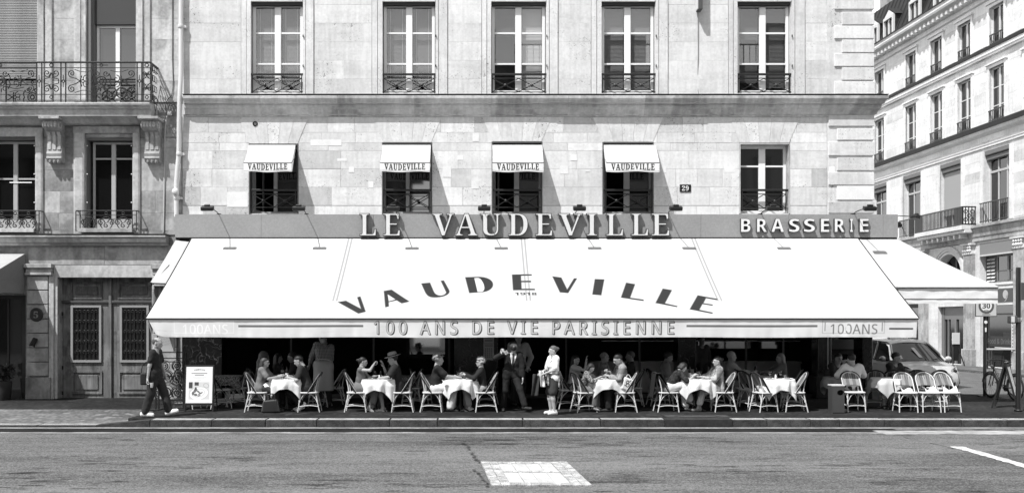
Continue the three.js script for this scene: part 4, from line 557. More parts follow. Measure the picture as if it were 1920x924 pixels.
  const dz = -0.28, dw = M.doorWood, dr = obj('door', [box(door[0], X(199) - 0.004, 0.06, door[3], dz - 0.08, dz), box(X(199) + 0.004, door[1], 0.06, door[3], dz - 0.08, dz)], dw, nb, 'tall double carriage door of weathered wood with iron grilles');
  const dm = mat(0.14, 0.65, { map: rep(T.wood, 0.8, 0.8) }), fr = (a, b, c, d, w, h) => [box(X(a), X(b), Y(c) - w, Y(c), dz, dz + h), box(X(a), X(b), Y(d), Y(d) + w, dz, dz + h), box(X(a), X(a) + w, Y(d) + w, Y(c) - w, dz, dz + h), box(X(b) - w, X(b), Y(d) + w, Y(c) - w, dz, dz + h)];
  obj('centre_post', [rbox(X(196), X(202), 0.1, door[3], dz, dz + 0.06, 0.02)], dw, dr); obj('transom', rbox(door[0], door[1], Y(568), Y(563), dz, dz + 0.05, 0.012), mat(0.05, 0.6), dr);
  for (const [a, b, c, d] of [[123, 183, 528, 560], [213, 277, 528, 560], [126, 183, 696, 740], [214, 277, 696, 740]]) { obj('door_panel', [...fr(a, b, c, d, 0.05, 0.035), rbox(X(a + 8), X(b - 8), Y(d - 8), Y(c + 8), dz, dz + 0.03, 0.02)], c > 600 ? dw : dm, dr); }
  for (const [a, b] of [[124, 182], [217, 272]]) {
    obj('door_panel', [...fr(a, b, 572, 680, 0.06, 0.05)], mat(0.27, 0.5), dr); obj('door_glass', box(X(a + 5), X(b - 5), Y(675), Y(577), dz, dz + 0.006), mat(0.004, 0.4), dr);
    const gs = [], ax = X(a + 6), bx2 = X(b - 6), ay = Y(674), by2 = Y(578), gz = dz + 0.03; for (let i = 0; i < 3; i++) for (let j = 0; j < 5; j++) { const c = lerp(ax, bx2, (i + 0.5) / 3), y = lerp(ay, by2, (j + 0.5) / 5), q = 0.055; for (const sx of [-1, 1]) gs.push(rod(spiral(c + sx * q, y + 0.05, q, 1.1, sx > 0 ? Math.PI * 1.2 : -Math.PI * 0.2, -sx, gz, [[c, y - 0.11]]), 0.008)); gs.push(hoop(c, y - 0.12, 0.022, gz, 0.007)); }
    for (let i = 0; i <= 3; i++) gs.push(box(lerp(ax, bx2, i / 3) - 0.006, lerp(ax, bx2, i / 3) + 0.006, ay, by2, gz - 0.006, gz + 0.006)); obj('grille', gs, mat(0.012, 0.4), dr);
  }
  for (const p of [588, 690, 738]) obj('hinge', rbox(X(105), X(109), Y(p) - 0.05, Y(p) + 0.05, dz, dz + 0.04, 0.01), M.black, dr);
  // shop at the far end
  const sz = -0.12; obj('shop_front', [box(X(36), shop[1], 0.03, shop[3], sz - 0.1, sz), box(shop[0], X(36), 0.03, 0.3, sz - 0.1, sz + 0.02), box(shop[0], X(36), shop[3] - 0.1, shop[3], sz - 0.1, sz), box(X(8), X(11), 0.3, shop[3] - 0.1, sz - 0.06, sz)], mat(0.02, 0.4), nb);
  const sg = obj('shop_window', [box(X(11), X(36), 0.3, shop[3] - 0.1, sz - 0.04, sz - 0.03)], mat(0.03, 0.05, { ior: 1.6 }), nb); obj('shop_window', [box(shop[0], X(8), 0.3, shop[3] - 0.1, sz - 0.05, sz - 0.04)], mat(0.006, 0.05, { ior: 1.6 }), nb);  // nearer pane is paler: the reflected street is put into its colour
  // plaque and intercom
  const pq = thing('round_plaque', 'round dark number plaque on the rusticated pilaster beside the carriage door', 'plaque', [X(70), Y(590), 0.09]); obj('disc', lathe([[0.001, 0.03], [0.15, 0.03], [0.18, 0.02], [0.185, 0]], 28).rotateX(Math.PI / 2), mat(0.02, 0.4), pq); obj('digit', glyph('5', serif, -0.06, 0.06, -0.09, 0.09, 0.028, 0.045), mat(0.22, 0.5), pq);
  const ic = thing('wall_spotlight', 'small dark cylindrical spotlight on the pilaster under the round plaque', 'doorphone', [X(68), Y(643), 0.09]); obj('body', [seg([0.03, 0.12, 0.06], [-0.02, -0.08, 0.16], 0.065, 0.075, 14)], M.dark, ic); obj('lens', [seg([-0.02, -0.08, 0.16], [-0.021, -0.083, 0.162], 0.055, 0.055, 14)], mat(0.5, 0.15), ic); obj('bracket', box(-0.02, 0.04, 0.0, 0.06, 0, 0.07), M.dark, ic);  // door phone camera, a dark cylinder with a bright end
}
{
  const a = thing('shop_awning', 'small grey awning of the shop at the edge beyond the carriage door', 'awning'), x1 = X(47.5), x0 = x1 - 4, y0 = 4.03, y1 = 3.35, z1 = 1.9, yb = Y(552);
  obj('canopy', thick(sheet(10, 8, (u, v) => [lerp(x0, x1, u), lerp(y0, y1, v), lerp(0.05, z1, v), u * 4, v * 2]), -0.004), mat(0.42, 0.9, { map: T.cloth }), a);
  obj('side_panel', thick(sheet(14, 8, (u, v) => { const z = lerp(0.05, z1, u), t = lerp(y0, y1, u) - 0.004; return [x1 + 0.02 * Math.sin(v * 5 + u * 3) * v, lerp(t, yb + 0.02 * Math.sin(u * 5), v), z, u, v]; }), 0.003), mat(0.2, 0.9, { map: T.cloth }), a);
  obj('valance', thick(sheet(10, 3, (u, v) => [lerp(x0, x1, u), lerp(y1, yb, v), z1]), 0.003), mat(0.15, 0.9), a); obj('frame', [seg([x0, y1, z1], [x1, y1, z1], 0.015), seg([x1, yb, 0.05], [x1, yb, z1], 0.012)], M.ironGrey, a);
  const p = thing('potted_plant', 'dark leafy plant in a tall planter by the shop window', 'potted plant', [X(6, 0.5), 0.1, 0.5]); obj('pot', lathe([[0.001, 0], [0.16, 0], [0.2, 0.55], [0.17, 0.55], [0.16, 0.5], [0.001, 0.5]], 18), mat(0.02, 0.6), p); obj('stem', [seg([0, 0.5, 0], [0.02, 0.75, 0.02], 0.02), seg([0, 0.5, 0], [-0.08, 0.8, 0.05], 0.015)], M.dark, p);
  const r = rng(3), gs = []; for (let i = 0; i < 170; i++) { const g = new THREE.PlaneGeometry(0.05, 0.11, 1, 1); g.rotateX(r() * 6); g.rotateY(r() * 6); const q = Math.sqrt(r()) * 0.26, f = r() * 6.3; g.translate(q * Math.cos(f), 0.62 + r() * 0.36, q * Math.sin(f)); gs.push(g); } obj('foliage', gs, mat(0.012, 0.6), p);
}
// ------------------------------------------------------------------ the building across the side street, running away from the camera
const fbld = thing('corner_block', 'tall pale stone apartment block with dark mansard roof across the side street', 'building', [26.2 - 0.047 * 60, 0, CAMZ - 60], -Math.atan2(1, 0.047));
{
  const U = (px, out = 0) => 60 - (26.2 - out) / ((px - CX) / FOC + 0.047), d = (u) => 60 - u, Hh = (u, py) => EYE + (CY - py) * d(u) / FOC;
  const A = [0.5, 3.1, 4.75, 8.35, 10.95, 13.5, 16.15, 18.8, 21.4].map((u) => [u, u + 1.12, 15.18, 16.95]), B = A.map(([a, b]) => [a - 0.02, b + 0.04, 11.58, 14.1]), C = [-3.3, 0.5, 4.25, 8.02, 11.82, 15.7, 19.55].map((u) => [u, u + 2.04, 6.9, 10.3]);
  const E0 = -12, E1 = 24.5, arch = [11.45, 13.85], win = [15.35, 17.95, 4.05, 5.95], lowd = [11.6, 14.15, 0.1, 3.0], lows = [15.35, 17.95, 0.1, 3.0], lowl = [6.4, 10.0, 0.1, 5.7];
  const s = new THREE.Shape(rect(E0, E1, 0, 18).map(([x, y]) => new THREE.Vector2(x, y)));
  for (const h of [...A, ...B, ...C, win, lowd, lows, lowl]) if (h[0] > E0) s.holes.push(new THREE.Path(rect(...h).map(([x, y]) => new THREE.Vector2(x, y))));
  { const c = (arch[0] + arch[1]) / 2, r = (arch[1] - arch[0]) / 2, p = [[arch[0], 3.3], [arch[1], 3.3]]; for (let i = 0; i <= 12; i++) p.push([c + r * Math.cos(i / 12 * Math.PI), 4.45 + r * Math.sin(i / 12 * Math.PI)]); s.holes.push(new THREE.Path(p.map(([x, y]) => new THREE.Vector2(x, y)))); 
    obj('arch_moulding', [1.0, 1.12, 1.22].map((k, i) => { const q = []; for (let j = 0; j <= 16; j++) q.push([c + r * k * Math.cos(j / 16 * Math.PI), 4.45 + r * k * Math.sin(j / 16 * Math.PI)]); const o = q.slice().reverse().map(([x, y]) => [c + (x - c) * (1 + 0.1 / k), 4.45 + (y - 4.45) * (1 + 0.1 / k)]); return poly([...q, ...o], 0.06 + 0.03 * i).translate(0, 0, -0.01); }), M.fstone[1], fbld);
    obj('arch_glass', [box(arch[0], arch[1], 3.3, 5.9, -0.5, -0.46)], M.paneFar, fbld); obj('arch_frame', [box(c - 0.05, c + 0.05, 3.3, 5.7, -0.46, -0.38), box(arch[0], arch[1], 4.4, 4.5, -0.46, -0.38), bar([c, 4.5, -0.42], [c - 0.85, 5.3, -0.42], 0.06, 0.06), bar([c, 4.5, -0.42], [c + 0.85, 5.3, -0.42], 0.06, 0.06)], M.ironGrey, fbld); }
  const wg = new THREE.ExtrudeGeometry(s, { depth: 0.45, bevelEnabled: false }); wg.translate(0, 0, -0.45); obj('wall', uvw(wg), stoneAt(0.7, 4), fbld);
  obj('back_wall', [box(E0, E1, 0, 18, -14, -13.6), box(E1 - 0.3, E1, 0, 18, -13.6, -0.45), box(E0, E0 + 0.3, 0, 18, -13.6, -0.45), ...[0.02, 3.2, 6.4, 10.9, 14.5, 17.5].map((y) => box(E0 + 0.3, E1 - 0.3, y, y + 0.15, -13.6, -0.46)), box(E0 + 0.3, E1 - 0.3, 0.02, 18, -3.2, -3)], mat(0.04, 0.9), fbld);
  // stone courses as thin proud blocks, nearest ones single
  const near = (h) => h.filter((q) => q);
  const ho = [...A, ...B, ...C].map((h) => [h[0] - 0.2, h[1] + 0.2, h[2] - 0.05, h[3] + 0.3]);
  blocks(fbld, [[2.5, 21, 15.25, 17.4, 4], [2.5, 21, 11.6, 14.6, 6], [2.5, 21, 6.95, 10.4, 7], [2.5, 21, 10.75, 11.0, 1]], ho, 0.012, [M.fstone[0], M.fstone[1], M.fstone[2], M.fstone[0], stoneAt(0.62, 5)], 31, { w: [1.0, 2.1] });
  // cornice, dentils, roof with dormers
  obj('cornice', prof([[0, 17.35], [0.12, 17.4], [0.14, 17.62], [0.3, 17.66], [0.32, 17.85], [0.62, 17.95], [0.66, 18.05], [0.64, 18.16], [0.7, 18.22], [0, 18.25]], E0, E1), M.fstone[1], fbld);
  const dg = box(-0.08, 0.08, 17.62, 17.8, 0.13, 0.52); for (let u = -1; u < 22; u += 0.42) { const m = new THREE.Mesh(dg, M.fstone[2]); m.name = 'dentil'; m.position.x = u; m.castShadow = m.receiveShadow = true; fbld.add(m); }
  obj('gutter', box(E0, E1, 18.25, 18.33, 0.3, 0.68), M.zinc, fbld);
  obj('roof', prof([[0.25, 18.26], [-0.9, 21.2], [-6, 22.6], [-12.6, 21.2], [-13.9, 18.01], [-0.2, 18.01]], E0, E1), M.zinc, fbld);
  for (let u = 2; u < 22; u += 0.55) obj('roof_seam', seg([u, 18.3, 0.27], [u, 21.2, -0.88], 0.02, 0.02, 4), M.zinc, fbld);
  const rf = fbld; for (const u of [-1.2, 1.6, 4.3, 6.1, 9.0, 11.5, 14.0, 16.6, 19.2]) {
    const w = 1.15, y0 = 18.35, y1 = 19.65, z = 0.2, k = obj('dormer', [box(u, u + w, y0, y1, -1.3, z - 0.12), poly([[u - 0.12, y1 + 0.001], [u + w + 0.12, y1 + 0.001], [u + w / 2, y1 + 0.5]], 1.4).translate(0, 0, -1.3)], M.zinc, fbld);
    obj('dormer_frame', [box(u, u + 0.13, y0, y1, z - 0.12, z), box(u + w - 0.13, u + w, y0, y1, z - 0.12, z), box(u + 0.13, u + w - 0.13, y1 - 0.16, y1, z - 0.12, z + 0.05), poly([[u - 0.02, y1 + 0.002], [u + w + 0.02, y1 + 0.002], [u + w / 2, y1 + 0.38]], 0.04).translate(0, 0, z - 0.08), box(u + w / 2 - 0.05, u + w / 2 + 0.05, y0, y1 - 0.16, z - 0.12, z - 0.04)], M.offwhite, k);
    for (const q of [0, 1]) obj('pane', box(u + 0.13 + q * (w / 2 - 0.08), u + w / 2 - 0.05 + q * (w / 2 - 0.08), y0, y1 - 0.16, z - 0.115, z - 0.1), M.paneFar, k);
  }
  obj('chimney_stack', [box(3, 5, 21, 24, -6, -5), box(14, 16.5, 21, 24, -6, -5)], M.fstone[1], fbld);
  // bands
  obj('band', [box(E0, E1, 14.68, 14.95, -0.05, 0.16), box(E0, E1, 14.78, 14.95, 0.16, 0.2)], M.fstone[2], fbld); obj('lead_flashing', prof([[0, 15.2], [0.2, 15.14], [0.24, 15.1], [0.24, 14.951], [0, 14.951]], E0, E1), M.zinc, fbld);
  obj('band', prof([[-0.05, 11.26], [0.3, 11.26], [0.22, 11.12], [0.1, 11.06], [-0.05, 11.0]], E0, E1), M.fstone[0], fbld); obj('lead_flashing', prof([[0, 11.57], [0.3, 11.52], [0.34, 11.48], [0.34, 11.261], [0, 11.261]], E0, E1), M.zinc, fbld);
  obj('band', [box(E0, E1, 10.46, 10.62, -0.05, 0.07), box(E0, E1, 10.585, 10.62, 0.07, 0.1)], M.fstone[2], fbld);
  // windows: surround, casement, guard
  const guard = (w, a, b, y, h, z, far) => { const g = obj('window_guard', [box(a - 0.04, b + 0.04, y + h - 0.05, y + h, z - 0.025, z + 0.025), box(a - 0.04, b + 0.04, y + 0.05, y + 0.08, z - 0.015, z + 0.015)], M.iron, w); const n = Math.round((b - a) / 0.13); obj('guard_bars', Array.from({ length: n + 1 }, (_, i) => box(lerp(a, b, i / n) - 0.012, lerp(a, b, i / n) + 0.012, y, y + h - 0.05, z - 0.012, z + 0.012)), M.iron, g); };
  const surround = (a, b, y0, y1, w = 0.16, p = 0.06) => obj('surround', [box(a - w, a, y0, y1 + w, -0.05, p), box(b, b + w, y0, y1 + w, -0.05, p), box(a, b, y1, y1 + w, -0.05, p), box(a - w - 0.05, b + w + 0.05, y1 + w, y1 + w + 0.08, -0.05, p + 0.08)], M.fstone[2], fbld);
  A.forEach(([a, b, y0, y1], i) => { if (i < 1) return; surround(a, b, y0, y1); const w = window2(fbld, a, b, y0, y1, -0.13, { f: 0.06, mid: 0.06, bars: [], pane: M.paneFar, fm: mat(0.5, 0.6) }); guard(w, a + 0.02, b - 0.02, y0, 0.5, 0.02); obj('curtain', [box(a + 0.08, a + 0.3, y0, y1, -0.3, -0.28)], mat(0.4, 0.8), w); });
  B.forEach(([a, b, y0, y1], i) => { if (i < 1) return; surround(a, b, y0, y1); const w = window2(fbld, a, b, y0, y1, -0.13, { f: 0.06, mid: 0.06, bars: [y0 + 0.75, y0 + 1.6], pane: M.paneFar, fm: mat(0.55, 0.6) }); guard(w, a + 0.02, b - 0.02, y0, 0.55, 0.05); });
  C.forEach(([a, b, y0, y1], i) => { if (i < 1) return; for (const g of [box(a - 0.22, a, y0, y1, -0.05, 0.09), box(b, b + 0.22, y0, y1, -0.05, 0.09)]) obj('surround', g, M.fstone[2], fbld); obj('roller_box', [rbox(a, b, y1 - 0.22, y1, -0.3, 0.0, 0.05), rbox(a, b, y1 - 0.45, y1 - 0.23, -0.32, -0.08, 0.05)], mat(0.14, 0.7), fbld);
    const w = obj('window', [box(a, a + 0.08, y0, y1 - 0.45, -0.34, -0.28), box(b - 0.08, b, y0, y1 - 0.45, -0.34, -0.28), box(a + 0.08, b - 0.08, y1 - 1.05, y1 - 0.95, -0.34, -0.26), ...[0.33, 0.66].map((f) => box(lerp(a, b, f) - 0.045, lerp(a, b, f) + 0.045, y0, y1 - 0.45, -0.335, -0.275))], mat(0.42, 0.6), fbld);
    for (let k = 0; k < 3; k++) { obj('pane', box(lerp(a, b, k / 3) + 0.06, lerp(a, b, (k + 1) / 3) - 0.06, y0, y1 - 1.05, -0.32, -0.31), M.paneFar, w); obj('pane', box(lerp(a, b, k / 3) + 0.06, lerp(a, b, (k + 1) / 3) - 0.06, y1 - 0.95, y1 - 0.5, -0.32, -0.31), M.paneFar, w); }
    if (i === 4) obj('blind', box(a + 0.04, b - 0.04, y0 + 0.75, y1 - 0.47, -0.24, -0.2), mat(0.3, 0.8), w);
    if (i !== 4) { guard(w, a + 0.0, b + 0.05, y0, 0.95, 0.2); } });
  const bal = obj('balcony', [box(10.6, 15.05, 6.68, 6.88, -0.02, 0.72), rbox(10.6, 15.05, 6.5, 6.68, -0.02, 0.6, 0.05)], M.fstone[0], fbld), ib = (z) => obj('balustrade', [box(10.65, 15.0, 7.74, 7.8, z - 0.03, z + 0.03), box(10.65, 15.0, 6.9, 6.96, z - 0.02, z + 0.02), ...Array.from({ length: 34 }, (_, i) => box(10.66 + i * 0.13 - 0.017, 10.66 + i * 0.13 + 0.017, 6.96, 7.74, z - 0.017, z + 0.017)), box(10.65, 11.3, 6.96, 7.74, z - 0.008, z + 0.008), box(14.3, 15.0, 6.96, 7.74, z - 0.008, z + 0.008)], M.iron, bal); ib(0.66);
  obj('balustrade', [box(14.97, 15.03, 7.74, 7.8, 0, 0.63), box(14.97, 15.03, 6.9, 6.96, 0, 0.64), ...[0.02, 0.18, 0.34, 0.5, 0.62].map((z) => box(14.975, 15.02, 6.96, 7.74, z, z + 0.03)), ...[[0.18, 7.15], [0.18, 7.55], [0.34, 7.35], [0.5, 7.15], [0.5, 7.55]].map(([z, y]) => new THREE.TorusGeometry(0.09, 0.02, 5, 12).rotateY(Math.PI / 2).translate(15, y, z))], M.iron, bal);
  for (let u = 10.9; u < 14.9; u += 0.5) obj('bracket', rbox(u, u + 0.14, 6.28, 6.49, 0, 0.52, 0.03), M.fstone[2], bal);
  obj('cornice', prof([[0, 6.86], [0.3, 6.84], [0.3, 6.72], [0.2, 6.66], [0.14, 6.3], [0.1, 6.28], [0.1, 6.08], [0, 6.04]], E0, E1), M.dirty[0], fbld);
  // ground floor: pilasters with leafy capitals, window, doors, shop
  for (const u of [9.95, 14.2, 18.15, 22]) { obj('pilaster', [box(u, u + 0.75, 0.9, 5.5, -0.02, 0.16), rbox(u - 0.06, u + 0.81, 0.02, 0.9, -0.02, 0.24, 0.03)], M.dirty[2], fbld); const c = obj('capital', [box(u - 0.1, u + 0.85, 5.94, 6.03, -0.02, 0.27), box(u - 0.02, u + 0.77, 5.5, 5.58, -0.02, 0.2), box(u + 0.02, u + 0.73, 5.58, 5.94, -0.02, 0.15)], M.fstone[1], fbld); obj('carved_leaves', [0.06, 0.24, 0.42, 0.6].flatMap((q) => [[0, 5.66], [0.02, 5.82]].map(([o, y]) => lathe([[0.001, -0.1], [0.06, -0.04], [0.075, 0.03], [0.03, 0.1]], 7, [u + q + 0.04 + o, y, 0.2]))), M.fstone[2], c); }
  { const [a, b, y0, y1] = win; obj('roller_box', box(a, b, 5.4, y1, -0.4, 0.02), mat(0.2, 0.7), fbld); obj('band', box(a, b, 5.34, 5.4, -0.3, 0.06), M.offwhite, fbld);
    const w = window2(fbld, a + 0.85, b, y0, 5.34, -0.3, { f: 0.07, mid: 0.07, bars: [4.6], pane: M.paneFar, fm: mat(0.16, 0.6) }); obj('shutter_panel', box(a, a + 0.85, y0, 5.34, -0.34, -0.3), mat(0.05, 0.6), fbld);
    for (let y = y0 + 0.1; y < 5.2; y += 0.17) for (const q of [0.12, 0.46]) { const g = box(-0.14, 0.14, -0.04, 0.04, -0.01, 0.01); g.rotateX(-0.5); obj('slat', g.translate(a + q + 0.14, y, -0.27), M.offwhite, fbld); }
    obj('ledge', [box(a, b, 3.94, 4.05, -0.3, 0.1), box(a, b, 3.76, 3.84, -0.2, 0.06), box(a, b, 3.0, 3.08, -0.2, 0.08)], M.fstone[2], fbld); const sg = obj('shop_sign', box(a, b, 3.12, 3.72, -0.02, 0.04), mat(0.05, 0.5), fbld);
    const c = b - 0.55; obj('comma_emblem', [new THREE.CircleGeometry(0.2, 24).translate(c, 3.48, 0.046), poly([[c + 0.06, 3.4], [c + 0.2, 3.46], [c + 0.16, 3.33], [c + 0.04, 3.2], [c - 0.08, 3.15], [c - 0.06, 3.18], [c + 0.05, 3.28]], 0.004).translate(0, 0, 0.042)], mat(0.4, 0.6), sg); }
  obj('shop_frame', [box(lows[0], lows[0] + 0.1, 0.1, 3, -0.3, -0.15), box(lows[1] - 0.1, lows[1], 0.1, 3, -0.3, -0.15), box(lows[0] + 0.1, lows[1] - 0.1, 2.55, 2.62, -0.28, -0.18)], mat(0.03, 0.5), fbld); const gw = obj('shop_window', box(lows[0] + 0.1, lows[1] - 0.1, 0.1, 3, -0.26, -0.24), M.paneFar, fbld);
  { const tm = canvas(256, 64, (g, w, h) => { g.fillStyle = '#060606'; g.fillRect(0, 0, w, h); g.fillStyle = '#666'; g.font = '44px sans-serif'; g.fillText('Food & Drinks', 2, 46, 252); }); const q = sheet(1, 1, (u, v) => [lerp(lows[0] + 0.2, lows[1] - 0.5, u), lerp(1.05, 1.55, v), -0.235, u, v]); obj('window_lettering', q, mat(1, 0.4, { map: tm }), gw); obj('counter', [box(lows[0] + 0.8, lows[1] - 0.5, 1.0, 1.04, -0.6, -0.22)], M.offwhite, fbld);
    obj('poster_panel', [box(lows[1] - 0.5, lows[1] - 0.1, 0.3, 2.5, -0.23, -0.2)], M.offwhite, fbld); obj('poster_lines', Array.from({ length: 13 }, (_, i) => box(lows[1] - 0.44, lows[1] - 0.16 - (i % 3) * 0.04, 0.45 + i * 0.15, 0.52 + i * 0.15, -0.199, -0.196)), M.grey, fbld); }
  { const [a, b] = lowd; const dr = obj('door', [box(a, a + 0.25, 0.1, 3, -0.3, -0.2), box(b - 0.25, b, 0.1, 3, -0.3, -0.2), box(a + 0.25, b - 0.25, 2.35, 3, -0.3, -0.22), box((a + b) / 2 - 0.06, (a + b) / 2 + 0.06, 0.1, 2.35, -0.3, -0.2), box(a + 0.55, a + 0.62, 0.1, 2.35, -0.3, -0.22)], mat(0.14, 0.5), fbld); obj('door_glass', box(a + 0.25, b - 0.25, 0.1, 2.35, -0.3, -0.28), M.paneFar, dr); obj('door_handle', [seg([(a + b) / 2 + 0.1, 0.9, -0.16], [(a + b) / 2 + 0.1, 1.5, -0.16], 0.02), box((a + b) / 2 - 0.3, (a + b) / 2 - 0.1, 1.3, 1.36, -0.2, -0.19)], M.offwhite, dr); }
  { const [a, b, y0, y1] = lowl; obj('shop_window', box(a, b, y0, y1, -0.3, -0.28), M.paneFar, fbld); obj('shop_frame', [box(a, b, 3.0, 3.2, -0.28, -0.1), box(a, a + 0.12, y0, y1, -0.28, -0.1), box(b - 0.12, b, y0, y1, -0.28, -0.1)], M.dark, fbld); }
}
struct('far_pavement', (() => { const g = box(-12, 24.5, 0, 0.1, 0.25, 2.6); return [g]; })(), mat(0.2, 0.9, { map: rep(T.walk, 0.1, 0.3) })).applyMatrix4((fbld.updateMatrix(), fbld.matrix));
{
  const g = thing('gable_building', 'plain plastered gable wall rising behind the mansard roof across the side street', 'building', [X(1657, -55), 0, -55]);
  obj('wall', box(0, 14, 0, 38, -0.6, 0), mat(0.3, 0.95, { map: rep(T.dirty, 0.1, 0.1) }), g); obj('chimney', box(1, 3, 38, 41, -0.6, 0), M.fstone[1], g);
}
// the building across the street, behind the camera: it shows as the dark skyline mirrored in the upper windows
{
  const g = thing('mirrored_building', 'mansard-roofed building seen only as a dark reflection in the upper windows', 'building', [-3, 0, 47]);
  obj('wall', box(0, 60, 0, 18, 0, 12), mat(0.2, 0.9), g); obj('cornice', box(-0.4, 60, 18, 18.7, -0.8, 12), mat(0.3, 0.9), g); obj('roof', prof([[0.2, 18.7], [1.6, 22.6], [6, 23.6], [10.6, 22.6], [12, 18.7]], 0.3, 60), mat(0.05, 0.7), g);
  for (let x = 4; x < 60; x += 4.1) { obj('dormer', [box(x, x + 1.4, 18.7, 21.4, 0.2, 3), poly([[x - 0.2, 21.4], [x + 1.6, 21.4], [x + 0.7, 22.2]], 2.6).translate(0, 0, 0.2)], mat(0.08, 0.7), g); for (const y of [3.5, 8, 12.5]) obj('window', box(x, x + 1.3, y, y + 2.6, -0.05, 0.05), M.paneFar, g); }
  obj('chimney_stack', [box(2, 4.5, 22, 26.5, 5, 6), box(13, 17, 22, 26, 5, 6), box(27, 29, 22, 27, 5, 6)], mat(0.12, 0.9), g); obj('roof_railing', [box(6, 26, 24.6, 24.7, 3, 3.1), ...Array.from({ length: 41 }, (_, i) => box(6 + i * 0.5, 6.06 + i * 0.5, 23, 24.6, 3, 3.06))], M.iron, g);
}
{
  const g = thing('mirrored_palace', 'long low colonnaded building seen only as a dark reflection in the lower windows', 'building', [-70, 0, 47]);
  obj('wall', box(0, 64, 0, 15, 2, 14), mat(0.12, 0.9), g); obj('cornice', box(-1, 65, 15, 17, 0, 14), mat(0.16, 0.9), g); for (let x = 2; x < 63; x += 4.6) obj('column', seg([x, 0, 0.8], [x, 15, 0.8], 0.65, 0.55, 12), mat(0.2, 0.9), g);
}
